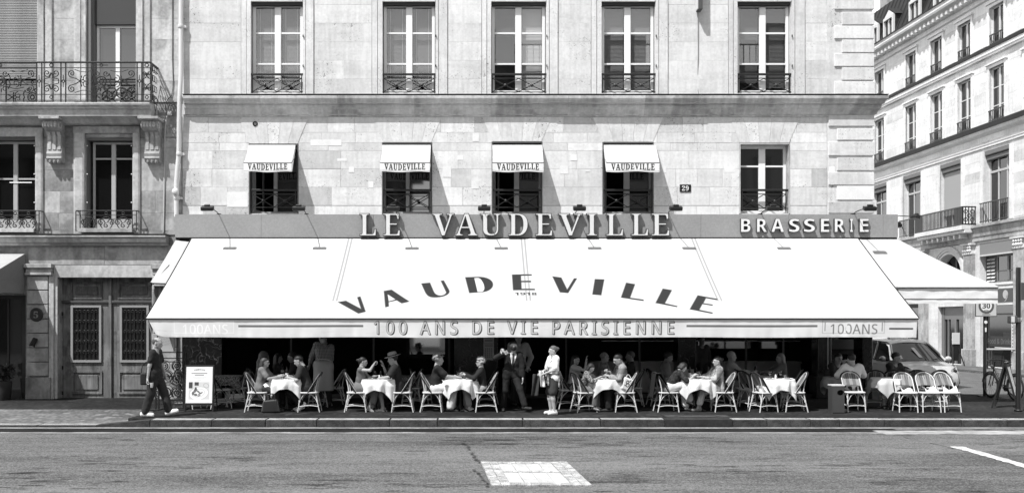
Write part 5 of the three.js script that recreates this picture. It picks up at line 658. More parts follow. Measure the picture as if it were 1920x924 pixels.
// ------------------------------------------------------------------ taxi waiting in the side street
{
  const t = thing('taxi', 'light grey taxi minivan with a roof sign waiting behind the terrace chairs', 'taxi', [13.78, 0, -5.0], -0.02);
  const paint = new THREE.MeshPhysicalMaterial({ roughness: 0.35, metalness: 0.1, clearcoat: 1, clearcoatRoughness: 0.03, side: THREE.DoubleSide }); paint.color.setRGB(0.44, 0.44, 0.44);
  const glass = mat(0.02, 0.03, { ior: 1.7 });
  const St = [[-2.3, 0.62, 0.86, 0.42], [-2.22, 0.78, 1.0, 0.3], [-1.9, 0.85, 1.06, 0.22], [-1.2, 0.885, 1.06, 0.2], [-0.3, 0.89, 1.03, 0.2], [0.6, 0.888, 1.0, 0.2], [0.95, 0.885, 1.0, 0.2], [1.2, 0.878, 0.975, 0.2], [1.5, 0.865, 0.92, 0.21], [1.72, 0.84, 0.86, 0.22], [1.9, 0.79, 0.79, 0.24], [2.03, 0.68, 0.7, 0.28], [2.1, 0.5, 0.6, 0.34]];
  const ring = (v) => { const f = v * (St.length - 1), i = Math.min(St.length - 2, Math.floor(f)), k = f - i, a = St[i], b = St[i + 1]; return a.map((q, j) => lerp(q, b[j], k)); };
  const prf = [[0.0, 0], [0.82, 0], [0.95, 0.08], [1.0, 0.3], [0.995, 0.55], [0.97, 0.8], [0.92, 0.93], [0.8, 0.985], [0.45, 1.01], [0, 1.03]], full = [...prf.map(([a, b]) => [-a, b]), ...prf.slice(0, -1).reverse()];
  obj('body', sheet(full.length * 3, 60, (u, v) => { const [z, w, top, bot] = ring(v), f = u * (full.length - 1), i = Math.min(full.length - 2, Math.floor(f)), k = f - i; const x = lerp(full[i][0], full[i + 1][0], k), y = lerp(full[i][1], full[i + 1][1], k); return [x * w, bot + y * (top - bot), z]; }), paint, t);
  obj('nose', [sheet(full.length, 3, (u, v) => { const f = u * (full.length - 1), i = Math.min(full.length - 2, Math.floor(f)), k = f - i, x = lerp(full[i][0], full[i + 1][0], k), y = lerp(full[i][1], full[i + 1][1], k), s = 1 - v; return [x * 0.5 * s, 0.47 + (0.34 + y * 0.26 - 0.47) * s, 2.1 + 0.02 * v]; }), sheet(full.length, 2, (u, v) => { const f = u * (full.length - 1), i = Math.min(full.length - 2, Math.floor(f)), k = f - i, x = lerp(full[i][0], full[i + 1][0], k), y = lerp(full[i][1], full[i + 1][1], k), s = 1 - v; return [x * 0.62 * s, 0.64 + (0.42 + y * 0.44 - 0.64) * s, -2.3]; })], paint, t);
  const G = [[-2.18, 0.72, 1.04], [-2.0, 0.66, 1.4], [-1.75, 0.62, 1.56], [-1.2, 0.63, 1.605], [-0.5, 0.64, 1.62], [0.0, 0.62, 1.58], [0.28, 0.6, 1.5]], gq = (z) => { let i = 0; while (i < G.length - 2 && G[i + 1][0] < z) i++; const k = clamp((z - G[i][0]) / (G[i + 1][0] - G[i][0])); return G[i].map((q, j) => lerp(q, G[i + 1][j], k)); };
  obj('roof', thick(sheet(16, 20, (u, v) => { const z = lerp(-2.0, 0.28, v), [, w, y] = gq(z), s = u * 2 - 1; return [s * w, y + 0.045 * (1 - s * s) - 0.05 * Math.pow(Math.abs(s), 6), z]; }), 0.02), paint, t);
  obj('windscreen', sheet(16, 10, (u, v) => { const s = u * 2 - 1, w = lerp(0.76, 0.585, v), bow = 0.13 * (1 - s * s); return [s * w, lerp(0.985, 1.5, v) + 0.03 * (1 - s * s), lerp(1.0, 0.26, v) + bow]; }), glass, t);
  for (const s of [-1, 1]) {
    obj('side_window', sheet(24, 6, (u, v) => { const z = lerp(-2.05, 0.85, u), top = z > 0.28 ? lerp(1.5, 1.02, (z - 0.28) / 0.57) : gq(z)[2] - 0.05, y = lerp(1.0, top, v), k = clamp((y - 1.0) / 0.6); return [s * lerp(0.855, 0.63, k), y, z]; }), glass, t);
    obj('pillar', [tube([[s * 0.8, 1.0, 1.02], [s * 0.7, 1.28, 0.62], [s * 0.6, 1.5, 0.28], [s * 0.6, 1.56, 0.0]], 0.035, 7), seg([s * 0.85, 1.0, -0.35], [s * 0.655, 1.58, -0.45], 0.04, 0.035, 6), seg([s * 0.85, 1.02, -1.4], [s * 0.64, 1.57, -1.5], 0.05, 0.045, 6), tube([[s * 0.62, 1.56, 0.02], [s * 0.655, 1.59, -0.6], [s * 0.64, 1.58, -1.7], [s * 0.72, 1.2, -2.12]], 0.03, 6)], paint, t);
    const m = obj('mirror', new THREE.SphereGeometry(0.12, 14, 10).scale(0.85, 0.7, 0.6).translate(s * 1.02, 1.05, 0.72), paint, t); obj('stalk', seg([s * 0.86, 1.0, 0.7], [s * 0.98, 1.03, 0.72], 0.025), M.black, m);
    const h = obj('headlight', sheet(14, 8, (u, v) => { const q = u * 2 - 1; return [s * (0.46 + 0.36 * u), 0.64 + 0.06 * u + (0.1 + 0.09 * u) * v, 2.045 - 0.36 * u * u - 0.12 * v * v + 0.012]; }), M.chrome, t); obj('lens', sheet(14, 8, (u, v) => [s * (0.46 + 0.36 * u), 0.64 + 0.06 * u + (0.1 + 0.09 * u) * v, 2.058 - 0.36 * u * u - 0.12 * v * v + 0.012]), M.clear, h); obj('bulb', new THREE.SphereGeometry(0.05, 10, 8).translate(s * 0.62, 0.73, 2.0), M.dark, h);
    for (const z of [1.32, -1.35]) { const w = obj('wheel', lathe([[0.19, -0.1], [0.3, -0.11], [0.325, -0.07], [0.325, 0.07], [0.3, 0.11], [0.19, 0.1]], 28).rotateZ(Math.PI / 2).translate(s * 0.8, 0.325, z), mat(0.012, 0.8), t); obj('rim', lathe([[0.001, 0.02], [0.06, 0.03], [0.09, 0.0], [0.17, 0.02], [0.2, 0.05]], 20).rotateZ(s > 0 ? -Math.PI / 2 : Math.PI / 2).translate(s * 0.87, 0.325, z), M.steel, w); obj('wheel_arch', new THREE.TorusGeometry(0.36, 0.035, 6, 20, Math.PI).rotateY(Math.PI / 2).translate(s * 0.88, 0.33, z), M.black, t); }
    obj('door_seam', [box(s * 0.893, s * 0.897, 0.35, 0.98, -0.41, -0.4), box(s * 0.893, s * 0.897, 0.35, 0.98, 0.69, 0.7)], M.black, t); obj('door_handle', rbox(s * 0.885, s * 0.91, 0.85, 0.89, -0.3, -0.1, 0.01), paint, t);
  }
  obj('grille', [rbox(-0.42, 0.42, 0.5, 0.62, 2.02, 2.1, 0.03), rbox(-0.6, 0.6, 0.3, 0.42, 2.0, 2.08, 0.03)], M.black, t); obj('chrome_bar', rbox(-0.4, 0.4, 0.62, 0.66, 2.0, 2.115, 0.012), M.chrome, t); obj('number_plate', rbox(-0.26, 0.26, 0.44, 0.54, 2.1, 2.125, 0.005), M.white, t);
  obj('wiper', [seg([-0.55, 1.0, 1.08], [0.1, 1.06, 1.05], 0.008), seg([0.1, 1.0, 1.12], [0.62, 1.07, 0.98], 0.008)], M.black, t); obj('paper', [sheet(1, 1, (u, v) => [-0.6 + 0.1 * u, 1.06 + 0.1 * v, 0.985 - 0.13 * v]), sheet(1, 1, (u, v) => [-0.02 + 0.1 * u - 0.1 * v, 1.1 + 0.3 * v, 1.0 - 0.36 * v + 0.03])], M.offwhite, t);
  const sm = canvas(256, 48, (g, w, h) => { g.fillStyle = '#ededed'; g.fillRect(0, 0, w, h); g.fillStyle = '#111'; g.font = 'bold 34px sans-serif'; g.fillText('TAXI PARISIEN', 8, 37, 240); });
  const rs = obj('roof_sign', rbox(-0.3, 0.3, 1.66, 1.79, -0.68, -0.5, 0.02), M.white, t); obj('sign_face', sheet(1, 1, (u, v) => [lerp(-0.28, 0.28, u), lerp(1.67, 1.78, v), -0.497, u, v]), mat(1, 0.5, { map: sm }), rs);
}
// ------------------------------------------------------------------ bicycle, signs, poles
{
  const b = thing('bicycle', 'dark city bicycle parked beside the pole of the speed zone sign', 'bicycle', [13.98, SW, 0.22], 0.06, undefined), r = 0.34, fz = -0.55, bz = 0.52, m = M.iron;
  for (const z of [fz, bz]) { const w = obj('wheel', new THREE.TorusGeometry(r - 0.02, 0.022, 8, 36).rotateY(Math.PI / 2).translate(0, r, z), M.black, b); obj('rim', new THREE.TorusGeometry(r - 0.05, 0.01, 6, 36).rotateY(Math.PI / 2).translate(0, r, z), M.ironGrey, w); obj('spokes', Array.from({ length: 14 }, (_, i) => seg([0, r, z], [0, r + (r - 0.05) * Math.sin(i * 0.449), z + (r - 0.05) * Math.cos(i * 0.449)], 0.003, 0.003, 4)), M.ironGrey, w); obj('mudguard', new THREE.TorusGeometry(r + 0.025, 0.018, 5, 20, 2.6).rotateY(Math.PI / 2).rotateX(z < 0 ? 0.2 : -0.3).translate(0, r, z), m, b); }
  obj('frame', [seg([0, 0.82, -0.38], [0, 0.32, 0.02], 0.022), seg([0, 0.62, -0.43], [0, 0.36, 0.0], 0.02), seg([0, 0.85, 0.16], [0, 0.3, 0.03], 0.018), seg([0.03, 0.3, 0.03], [0.05, r, bz], 0.012), seg([-0.03, 0.3, 0.03], [-0.05, r, bz], 0.012), seg([0.02, 0.7, 0.13], [0.05, r, bz], 0.01), seg([-0.02, 0.7, 0.13], [-0.05, r, bz], 0.01), seg([0, 1.0, -0.35], [0, 0.6, -0.44], 0.02), seg([0.04, 0.66, -0.44], [0.05, r, fz], 0.013), seg([-0.04, 0.66, -0.44], [-0.05, r, fz], 0.013)], m, b);
  obj('handlebar', tube([[-0.3, 0.98, -0.12], [-0.27, 1.02, -0.26], [0, 1.04, -0.36], [0.27, 1.02, -0.26], [0.3, 0.98, -0.12]], 0.014, 7), m, b); obj('saddle', new THREE.SphereGeometry(0.12, 14, 10).scale(0.7, 0.3, 1.1).translate(0, 0.93, 0.18), M.black, b); obj('seat_post', seg([0, 0.92, 0.17], [0, 0.8, 0.14], 0.014), M.steel, b); obj('crank', [lathe([[0.001, 0], [0.09, 0], [0.09, 0.01]], 18).rotateZ(Math.PI / 2).translate(0.05, 0.3, 0.03), seg([0.07, 0.3, 0.03], [0.08, 0.16, 0.1], 0.01), seg([-0.07, 0.3, 0.03], [-0.08, 0.44, -0.04], 0.01)], M.ironGrey, b); obj('pedal', [rbox(0.07, 0.17, 0.14, 0.165, 0.06, 0.14, 0.008), rbox(-0.17, -0.07, 0.43, 0.455, -0.08, 0.0, 0.008)], M.black, b); obj('kickstand', seg([0.05, 0.28, 0.1], [0.2, 0.01, 0.25], 0.01), m, b); obj('lamp', seg([0, 0.86, -0.5], [0, 0.86, -0.44], 0.04, 0.03, 10), M.steel, b);
  const p = thing('zone_sign', 'square 30 speed zone sign on a dark pole behind the corner awning', 'traffic sign', [X(1848, -0.78), SW, -0.78]);
  obj('pole', [seg([0, 0, 0], [0, 3.1, 0], 0.045, 0.04, 12), box(-0.16, 0.16, 0, 0.02, -0.1, 0.1)], M.iron, p); const k = obj('plate', rbox(-0.3, 0.3, 2.2, 2.92, 0.05, 0.07, 0.008), M.ironGrey, p); obj('face', rbox(-0.28, 0.28, 2.22, 2.9, 0.071, 0.076, 0.002), mat(0.5, 0.5), k);
  obj('ring', new THREE.RingGeometry(0.155, 0.215, 40).translate(0, 2.5, 0.079), mat(0.08, 0.5), k); obj('disc', new THREE.CircleGeometry(0.154, 40).translate(0, 2.5, 0.0785), M.white, k); '30'.split('').forEach((c, i) => obj('digit', glyph(c, sans, -0.11 + i * 0.115, -0.01 + i * 0.115, 2.43, 2.57, 0.079, 0.082), M.black, k)); obj('caption', [box(-0.11, 0.11, 2.25, 2.275, 0.0765, 0.08), box(-0.06, 0.06, 2.36, 2.385, 0.0795, 0.082)], M.grey, k);
  const lb = obj('reflector', [seg([0, 2.05, 0.05], [0, 2.05, 0.055], 0.045, 0.045, 12), box(-0.02, 0.02, 1.78, 1.9, 0.045, 0.055)], M.white, p);
  const q = thing('signal_pole', 'dark round pole with a clamped light box near the kerb at the street corner', 'pole', [X(1911, 3.58), SW, 3.58]); obj('shaft', [seg([0, 0, 0], [0, 3.3, 0], 0.058, 0.052, 14), lathe([[0.001, 0.0], [0.09, 0], [0.085, 0.04], [0.06, 0.05]], 14)], M.iron, q); obj('clamp', [lathe([[0.06, -0.05], [0.075, -0.05], [0.075, 0.05], [0.06, 0.05]], 14, [0, 2.1, 0])], M.steel, q); const lx = obj('light_box', rbox(-0.22, -0.055, 2.02, 2.2, -0.08, 0.08, 0.03), M.ironGrey, q); obj('lens', rbox(-0.21, -0.13, 2.04, 2.18, 0.08, 0.095, 0.02), M.offwhite, lx); obj('notice_box', rbox(0.0, 0.12, 2.55, 2.95, 0.06, 0.12, 0.01), M.ironGrey, q);
  // folding boards
  const a = thing('sandwich_board', 'black folding board with a white poster on its far side beside the bicycle', 'sandwich board', [X(1893, 2.76), SW, 2.66], 0.95); for (const s of [-1, 1]) { const f = obj('panel', [(() => { const g = merge([box(-0.27, 0.27, 0.2, 1.08, -0.012, 0.012), box(-0.29, -0.26, 0, 1.12, -0.02, 0.02), box(0.26, 0.29, 0, 1.12, -0.02, 0.02)]); g.rotateX(-s * 0.24); g.translate(0, 0, s * 0.27); return g; })()], M.black, a); if (s > 0) obj('poster', (() => { const g = box(-0.22, 0.22, 0.3, 1.0, 0.0125, 0.016); g.rotateX(-0.24); return g.translate(0, 0, 0.27); })(), M.offwhite, f); else obj('chalk_face', (() => { const g = box(-0.24, 0.24, 0.26, 1.02, -0.016, -0.0125); g.rotateX(0.24); return g.translate(0, 0, -0.27); })(), mat(0.03, 0.8), f); } obj('hinge', seg([-0.28, 1.09, 0], [0.28, 1.09, 0], 0.018), M.steel, a);
  const c = thing('sandwich_board', 'distant black easel board with a white sheet by the door across the side street', 'sandwich board', [X(1790, -20), 0.1, -20], 0.3); obj('legs', [seg([-0.35, 0, 0.3], [-0.05, 1.35, 0], 0.025), seg([0.35, 0, 0.3], [0.05, 1.35, 0], 0.025), seg([0, 0, -0.4], [0, 1.3, 0], 0.025)], M.iron, c); obj('board', poly([[-0.42, 0.25], [0.12, 0.25], [0.25, 1.15], [-0.05, 1.15]], 0.03).translate(0, 0, 0.1), M.black, c); obj('sheet', rbox(-0.25, 0.2, 1.05, 1.6, 0.14, 0.16, 0.005), M.white, c);
  const tb = thing('street_table', 'long pale table standing outside the shop across the side street', 'table', [X(1886, -17), 0.1, -17], 0.02); obj('tabletop', rbox(-0.8, 0.9, 0.86, 0.92, -0.3, 0.3, 0.015), mat(0.4, 0.6), tb); for (const [x, z] of [[-0.7, -0.2], [0.8, -0.2], [-0.7, 0.2], [0.8, 0.2]]) obj('leg', box(x - 0.03, x + 0.03, 0, 0.86, z - 0.03, z + 0.03), M.iron, tb);
  // bin, menu board, menu case with screen
  const bn = thing('litter_bin', 'slim grey litter bin with a round hole beside the dark corner column', 'bin', [X(1569, 4.0), SW, 4.0]); obj('shell', [(() => { const s = rect(-0.135, 0.135, 0.0, 0.62), g = poly(s, 0.02, [Array.from({ length: 18 }, (_, i) => [0.045 + 0.075 * Math.cos(i / 18 * 6.283), 0.47 + 0.062 * Math.sin(i / 18 * 6.283)])]); return g.translate(0, 0, 0.115); })(), box(-0.135, -0.12, 0, 0.62, -0.13, 0.115), box(0.12, 0.135, 0, 0.62, -0.13, 0.115), box(-0.12, 0.12, 0, 0.62, -0.13, -0.115)], mat(0.05, 0.5), bn); obj('rim', [box(-0.14, 0.14, 0.62, 0.645, -0.14, 0.14)], M.cream, bn); obj('liner', box(-0.119, 0.119, 0.02, 0.6, -0.114, 0.05), M.black, bn); obj('foot', box(-0.13, 0.13, -0.001, 0.03, 0.1355, 0.14), M.black, bn);
  const bm = canvas(256, 356, (g, w, h) => { g.fillStyle = '#f0f0f0'; g.fillRect(0, 0, w, h); g.fillStyle = '#222'; g.font = 'bold 19px serif'; 'VAUDEVILLE'.split('').forEach((ch, i) => { const t = (i - 4.5) / 4.5; g.save(); g.translate(128 + t * 48, 36 + t * t * 6); g.rotate(t * 0.22); g.fillText(ch, -5, 0); g.restore(); }); g.fillStyle = '#555'; for (const [y, a, n] of [[62, 52, 152], [80, 84, 88]]) for (let x = a; x < a + n; x += 9) g.fillRect(x, y, 6.5, 9); g.fillStyle = '#b0b0b0'; for (const [y, a, n] of [[104, 64, 128], [114, 80, 96], [132, 108, 42]]) for (let x = a; x < a + n; x += 6) g.fillRect(x, y, 4, 3);
    g.save(); g.beginPath(); g.rect(28, 152, 200, 168); g.clip(); g.fillStyle = '#d6d6d6'; g.fillRect(28, 152, 200, 168); g.fillStyle = '#4a4a4a'; g.fillRect(28, 152, 36, 60); g.fillRect(84, 152, 40, 34); g.fillStyle = '#f4f4f4'; g.beginPath(); g.ellipse(126, 262, 92, 62, -0.2, 0, 7); g.fill(); g.strokeStyle = '#aaa'; g.lineWidth = 3; g.stroke(); g.beginPath(); g.ellipse(122, 258, 62, 38, -0.2, 0, 7); g.stroke(); g.fillStyle = '#6f6f6f'; for (const [x, y, a, b2, c2] of [[92, 232, 14, 26, 0.5], [120, 244, 22, 8, 0.7], [142, 262, 26, 7, -0.5], [96, 276, 18, 12, 0.2], [128, 284, 16, 6, -0.3], [70, 262, 12, 18, 0]]) { g.beginPath(); g.ellipse(x, y, a, b2, c2, 0, 7); g.fill(); } g.strokeStyle = '#8d8d8d'; g.beginPath(); g.ellipse(196, 186, 26, 20, 0.4, 0, 7); g.stroke(); g.fillStyle = '#333'; g.beginPath(); g.ellipse(94, 214, 6, 16, 0.2, 0, 7); g.fill(); g.restore(); });
  const mb = thing('menu_board', 'white framed poster board with a photographed dish standing beside the iron screen', 'menu board', [X(372, 3.68), SW, 3.68], 0.03); obj('frame', [box(-0.335, -0.3, 0, 1.07, -0.02, 0.02), box(0.3, 0.335, 0, 1.07, -0.02, 0.02), box(-0.3, 0.3, 1.03, 1.07, -0.02, 0.02), box(-0.3, 0.3, 0.15, 0.2, -0.02, 0.02)].map((g) => { g.rotateX(-0.08); return g; }), M.black, mb); obj('poster', sheet(1, 1, (u, v) => [lerp(-0.3, 0.3, u), lerp(0.2, 1.03, v), lerp(0.005, -0.07, v) + 0.004, u, v]), mat(0.9, 0.4, { map: bm }), mb); obj('back_panel', box(-0.3, 0.3, 0.2, 1.03, -0.015, -0.008).rotateX(-0.08), M.black, mb); for (const s of [-0.31, 0.31]) obj('prop_leg', seg([s, 1.05, -0.08], [s, 0, -0.45], 0.014), M.black, mb);
  const z = 3.15, s0 = X(291, z), s1 = X(343, z), sc = thing('iron_screen', 'black wrought iron scroll screen closing the end of the terrace', 'screen', [0, SW, z]);
  obj('post', [s0, s0 + 0.07, s1, s1 + 0.05].map((x) => box(x - 0.016, x + 0.016, 0, 1.36, -0.016, 0.016)), M.iron, sc); obj('rail', [0.12, 0.22, 1.2, 1.34].map((y) => box(s0, s1 + 0.05, y - 0.012, y + 0.012, -0.012, 0.012)), M.iron, sc); obj('foot', [box(s0 - 0.08, s0 + 0.14, 0, 0.02, -0.15, 0.25), box(s1 - 0.1, s1 + 0.1, 0, 0.02, -0.15, 0.25)], M.iron, sc);
  { const gs = [], w = s1 - s0 - 0.07, a0 = s0 + 0.07; for (const [fx, y, q, d] of [[0.3, 0.42, 0.15, 1], [0.75, 0.4, 0.13, -1], [0.3, 0.75, 0.16, -1], [0.72, 0.72, 0.14, 1], [0.25, 1.03, 0.1, 1], [0.75, 1.03, 0.11, -1]]) gs.push(rod(spiral(a0 + w * fx, y, q, 2, 1 + fx * 4, d, 0), 0.011), hoop(a0 + w * fx, y, q + 0.02, 0, 0.008)); for (let i = 0; i < 9; i++) gs.push(rod([[s0 + 0.02, 0.25 + i * 0.11, 0], [s0 + 0.05, 0.29 + i * 0.11, 0], [s0 + 0.02, 0.34 + i * 0.11, 0]], 0.007), rod([[s1 + 0.03, 0.25 + i * 0.11, 0], [s1 + 0.0, 0.29 + i * 0.11, 0], [s1 + 0.03, 0.34 + i * 0.11, 0]], 0.007)); obj('scrollwork', gs, M.iron, sc); }
  const lm = canvas(128, 96, (g, w, h) => { g.fillStyle = '#cfcfcf'; g.fillRect(0, 0, w, h); g.fillStyle = '#8c8c8c'; for (let y = 10; y < 66; y += 5) for (let x = 10; x < 114; x += 7) if ((x * 7 + y * 3) % 11 > 2) g.fillRect(x, y, 5, 2); });
  const mc = thing('menu_case', 'pale framed menu case with a printed card above the iron screen', 'menu case', [X(310, z), SW + 1.36, z]); obj('frame', [box(-0.23, 0.22, 0, 0.03, -0.03, 0.03), box(-0.23, 0.22, 0.4, 0.43, -0.03, 0.03), box(-0.23, -0.2, 0.03, 0.4, -0.03, 0.03), box(0.19, 0.22, 0.03, 0.4, -0.03, 0.03)], mat(0.32, 0.6), mc); obj('card', sheet(1, 1, (u, v) => [lerp(-0.2, 0.19, u), lerp(0.03, 0.4, v), 0.01, u, v]), mat(0.55, 0.6, { map: lm }), mc); obj('back', box(-0.2, 0.19, 0.03, 0.4, -0.03, -0.005), mat(0.2, 0.6), mc);
  const nm = canvas(96, 256, (g, w, h) => { g.fillStyle = '#c4c4c4'; g.fillRect(0, 0, w, h); g.fillStyle = '#2e2e2e'; g.beginPath(); g.ellipse(48, 34, 28, 18, 0, 0, 7); g.fill(); g.fillStyle = '#c4c4c4'; g.fillRect(14, 10, 68, 14); g.fillStyle = '#666'; for (const y of [74, 84, 116, 128]) g.fillRect(12, y, 72, 4); g.fillRect(0, 104, w, 2); for (let y = 150; y < 240; y += 18) for (let x = 14; x < 84; x += 18) g.fillRect(x, y, 10, 8); });
  const np = thing('notice_poster', 'tall pale notice with a face mask symbol on the marble pier', 'notice', [X(916.5), SW, -0.046]); obj('sheet', thick(sheet(1, 1, (u, v) => [lerp(-0.14, 0.14, u), lerp(1.03, 1.8, v), 0, u, v]), 0.003), mat(1, 0.6, { map: nm }), np);
}
// ------------------------------------------------------------------ terrace: rattan chairs, tables under cloths, what stands on them
const striped = canvas(64, 64, (g, w, h) => { g.fillStyle = '#8f8f8f'; g.fillRect(0, 0, w, h); for (const [x, k] of [[0, 14], [26, 12], [50, 14]]) { g.fillStyle = '#c6c6c6'; g.fillRect(x, 0, k, h); } for (let y = 0; y < h; y += 4) for (let x = (y / 4 % 2) * 4; x < w; x += 8) { g.fillStyle = 'rgba(30,30,30,0.4)'; g.fillRect(x, y, 4, 3); } });
let chairProto;
function buildChair() {
  const c = thing('rattan_chair', '', 'chair', [0, 0, 0], 0, 'rattan chairs of the terrace'), fm = M.rattan, H = 0.885;
  const archAt = (t) => { const w = 0.205, a = Math.PI * t; if (t < 0.3) { const k = t / 0.3; return [w, lerp(0.42, 0.72, k), lerp(0.02, -0.17, k)]; } if (t > 0.7) { const k = (1 - t) / 0.3; return [-w, lerp(0.42, 0.72, k), lerp(0.02, -0.17, k)]; } const k = (t - 0.3) / 0.4 * Math.PI; return [w * Math.cos(k), 0.72 + (H - 0.72) * Math.sin(k), -0.17 - 0.1 * Math.sin(k)]; };
  const pts = Array.from({ length: 23 }, (_, i) => V(...archAt(i / 22)));
  obj('seat', [rbox(-0.205, 0.205, 0.425, 0.45, -0.19, 0.2, 0.012, 2), tube([[-0.2, 0.44, 0.17], [-0.16, 0.44, 0.21], [0.16, 0.44, 0.21], [0.2, 0.44, 0.17], [0.2, 0.44, -0.16], [0.15, 0.44, -0.2], [-0.15, 0.44, -0.2], [-0.2, 0.44, -0.16]], 0.02, 6, true, 3)], fm, c);
  const bf = obj('back_frame', new THREE.TubeGeometry(new THREE.CatmullRomCurve3(pts), 40, 0.0135, 6), fm, c);
  obj('edge_binding', new THREE.TubeGeometry(new THREE.CatmullRomCurve3(pts.map((p) => V(p.x * 1.075, p.y + 0.016, p.z - 0.022))), 40, 0.02, 6), M.black, bf);
  obj('back_panel', thick(sheet(14, 8, (u, v) => { const y = lerp(0.575, H - 0.012, v), k = y < 0.72 ? 1 : Math.sqrt(Math.max(0, 1 - Math.pow((y - 0.72) / (H - 0.72), 2))), w = 0.2 * k, z0 = y < 0.72 ? lerp(0.02, -0.17, (y - 0.42) / 0.3) : -0.17 - 0.1 * (y - 0.72) / (H - 0.72); const s = u * 2 - 1; return [s * w, y - 0.03 * (1 - v) * (1 - s * s) * -1, z0 - 0.025 * (1 - s * s), 0.5 + s * k * 0.5, v * 2]; }), 0.008), mat(0.5, 0.6, { map: striped }), c);
  for (const s of [-1, 1]) { obj('leg', tube([[s * 0.185, 0.44, 0.17], [s * 0.19, 0.3, 0.185], [s * 0.2, 0.0, 0.225]], 0.0138, 7), fm, c); obj('leg', tube([[s * 0.15, 0.83, -0.245], [s * 0.165, 0.62, -0.19], [s * 0.175, 0.46, -0.17], [s * 0.18, 0.3, -0.2], [s * 0.2, 0.0, -0.265]], 0.0138, 7), fm, c); }
  obj('stretcher', [tube([[-0.197, 0.13, -0.235], [-0.1, 0.145, -0.23], [0.1, 0.145, -0.23], [0.197, 0.13, -0.235]], 0.011, 6), tube([[-0.197, 0.13, 0.21], [-0.1, 0.145, 0.205], [0.1, 0.145, 0.205], [0.197, 0.13, 0.21]], 0.011, 6), ...[-1, 1].map((s) => tube([[s * 0.195, 0.13, -0.235], [s * 0.19, 0.15, -0.05], [s * 0.195, 0.13, 0.21]], 0.012, 6))], fm, c);
  obj('brace', [-1, 1].flatMap((s) => [tube([[s * 0.185, 0.24, 0.19], [s * 0.19, 0.36, 0.12], [s * 0.19, 0.43, 0.05]], 0.009, 5), tube([[s * 0.18, 0.24, -0.21], [s * 0.185, 0.36, -0.12], [s * 0.19, 0.43, -0.03]], 0.009, 5), tube([[s * 0.18, 0.25, 0.19], [s * 0.12, 0.37, 0.2], [s * 0.04, 0.43, 0.2]], 0.009, 5), tube([[s * 0.175, 0.25, -0.21], [s * 0.12, 0.37, -0.2], [s * 0.05, 0.43, -0.19]], 0.009, 5)]), fm, c);
  for (const s of [-1, 1]) for (const q of [[s * 0.19, 0.25, 0.188], [s * 0.18, 0.25, -0.208]]) obj('binding', lathe([[0.018, -0.025], [0.021, 0], [0.018, 0.025]], 8, q), M.cream, c);
  return c;
}
const RIGHT = Math.PI / 2, LEFT = -Math.PI / 2;
const chairSpots = [];
function chair(px, z, turn, label) {                                      // px is the column of the seat centre
  const x = X(px, z); chairSpots.push([x, z, turn]);
  const c = chairProto ? chairProto.clone() : (chairProto = buildChair()); if (c !== chairProto) { c.name = numbered('rattan_chair'); scene.add(c); }
  c.position.set(x, SW, z); c.rotation.y = turn; return tag(c, label, 'chair', 'rattan chairs of the terrace');
}
// front row
chair(483, 3.62, RIGHT + 0.05, 'white rattan chair carrying the woman in sunglasses');
chair(579, 3.6, LEFT - 0.04, 'white rattan chair carrying the man in white sneakers');
chair(669, 3.62, RIGHT - 0.03, 'white rattan chair carrying the woman in the sleeveless dress');
chair(754, 3.62, LEFT, 'white rattan chair carrying the man in the straw hat');
chair(811, 3.62, RIGHT + 0.05, 'white rattan chair carrying the man in white trousers');
chair(910, 3.62, LEFT - 0.03, 'white rattan chair carrying the curly haired woman in black');
chair(1096, 3.68, RIGHT - 0.32, 'white rattan chair carrying the child in the patterned top');
chair(1066, 2.85, RIGHT - 0.1, 'white rattan chair carrying the long haired woman behind the child');
chair(1172, 3.64, LEFT + 0.08, 'white rattan chair of the man in the light shirt, patterned bag hung on it');
chair(1251, 3.62, RIGHT - 0.08, 'white rattan chair with a dark jacket hung over its back');
chair(1356, 3.6, LEFT, 'white rattan chair carrying the woman in the pale striped top');
chair(1434, 3.66, RIGHT - 0.33, 'front white rattan chair at the unused laid table, on the side of the sandals');
chair(1490, 3.6, LEFT + 0.12, 'empty white rattan chair at the unused laid table, on the bin side');
chair(1408, 2.9, RIGHT - 0.45, 'empty rattan chair tucked close behind the front chair of the empty laid table');
// second row in the shade
chair(412, 2.75, RIGHT - 0.5, 'shaded rattan chair half hidden by the menu board');
chair(352, 2.9, RIGHT + 0.2, 'shaded rattan chair between the iron screen and the menu board');
chair(446, 2.2, LEFT + 0.1, 'shaded empty rattan chair at the table behind the menu board');
chair(626, 2.1, LEFT - 0.35, 'shaded rattan chair behind the apron waiter');
chair(770, 2.2, LEFT - 0.1, 'shaded rattan chair behind the chair of the straw hat man');
chair(790, 1.75, RIGHT - 0.3, 'shaded rattan chair between the two hatted men');
chair(598, 2.3, LEFT + 0.1, 'shaded rattan chair right beside the apron waiter');
chair(1395, 2.1, RIGHT - 0.35, 'shaded rattan chair near the old man in the pale shirt');
chair(1335, 2.3, LEFT - 0.5, 'shaded empty rattan chair seen past the woman in the pale striped top');
chair(1482, 2.5, LEFT + 0.3, 'shaded rattan chair behind the empty laid table, on its litter bin side');
chair(1186, 2.2, LEFT + 0.05, 'shaded rattan chair behind the man in the light shirt');
chair(1236, 2.0, RIGHT - 0.1, 'shaded rattan chair of the grey shirted man by the brown pier');
chair(485, 1.9, RIGHT, 'shaded rattan chair of the hooded person behind the woman in sunglasses');
chair(912, 1.9, LEFT + 0.2, 'shaded rattan chair behind the curly haired woman, near the notice');
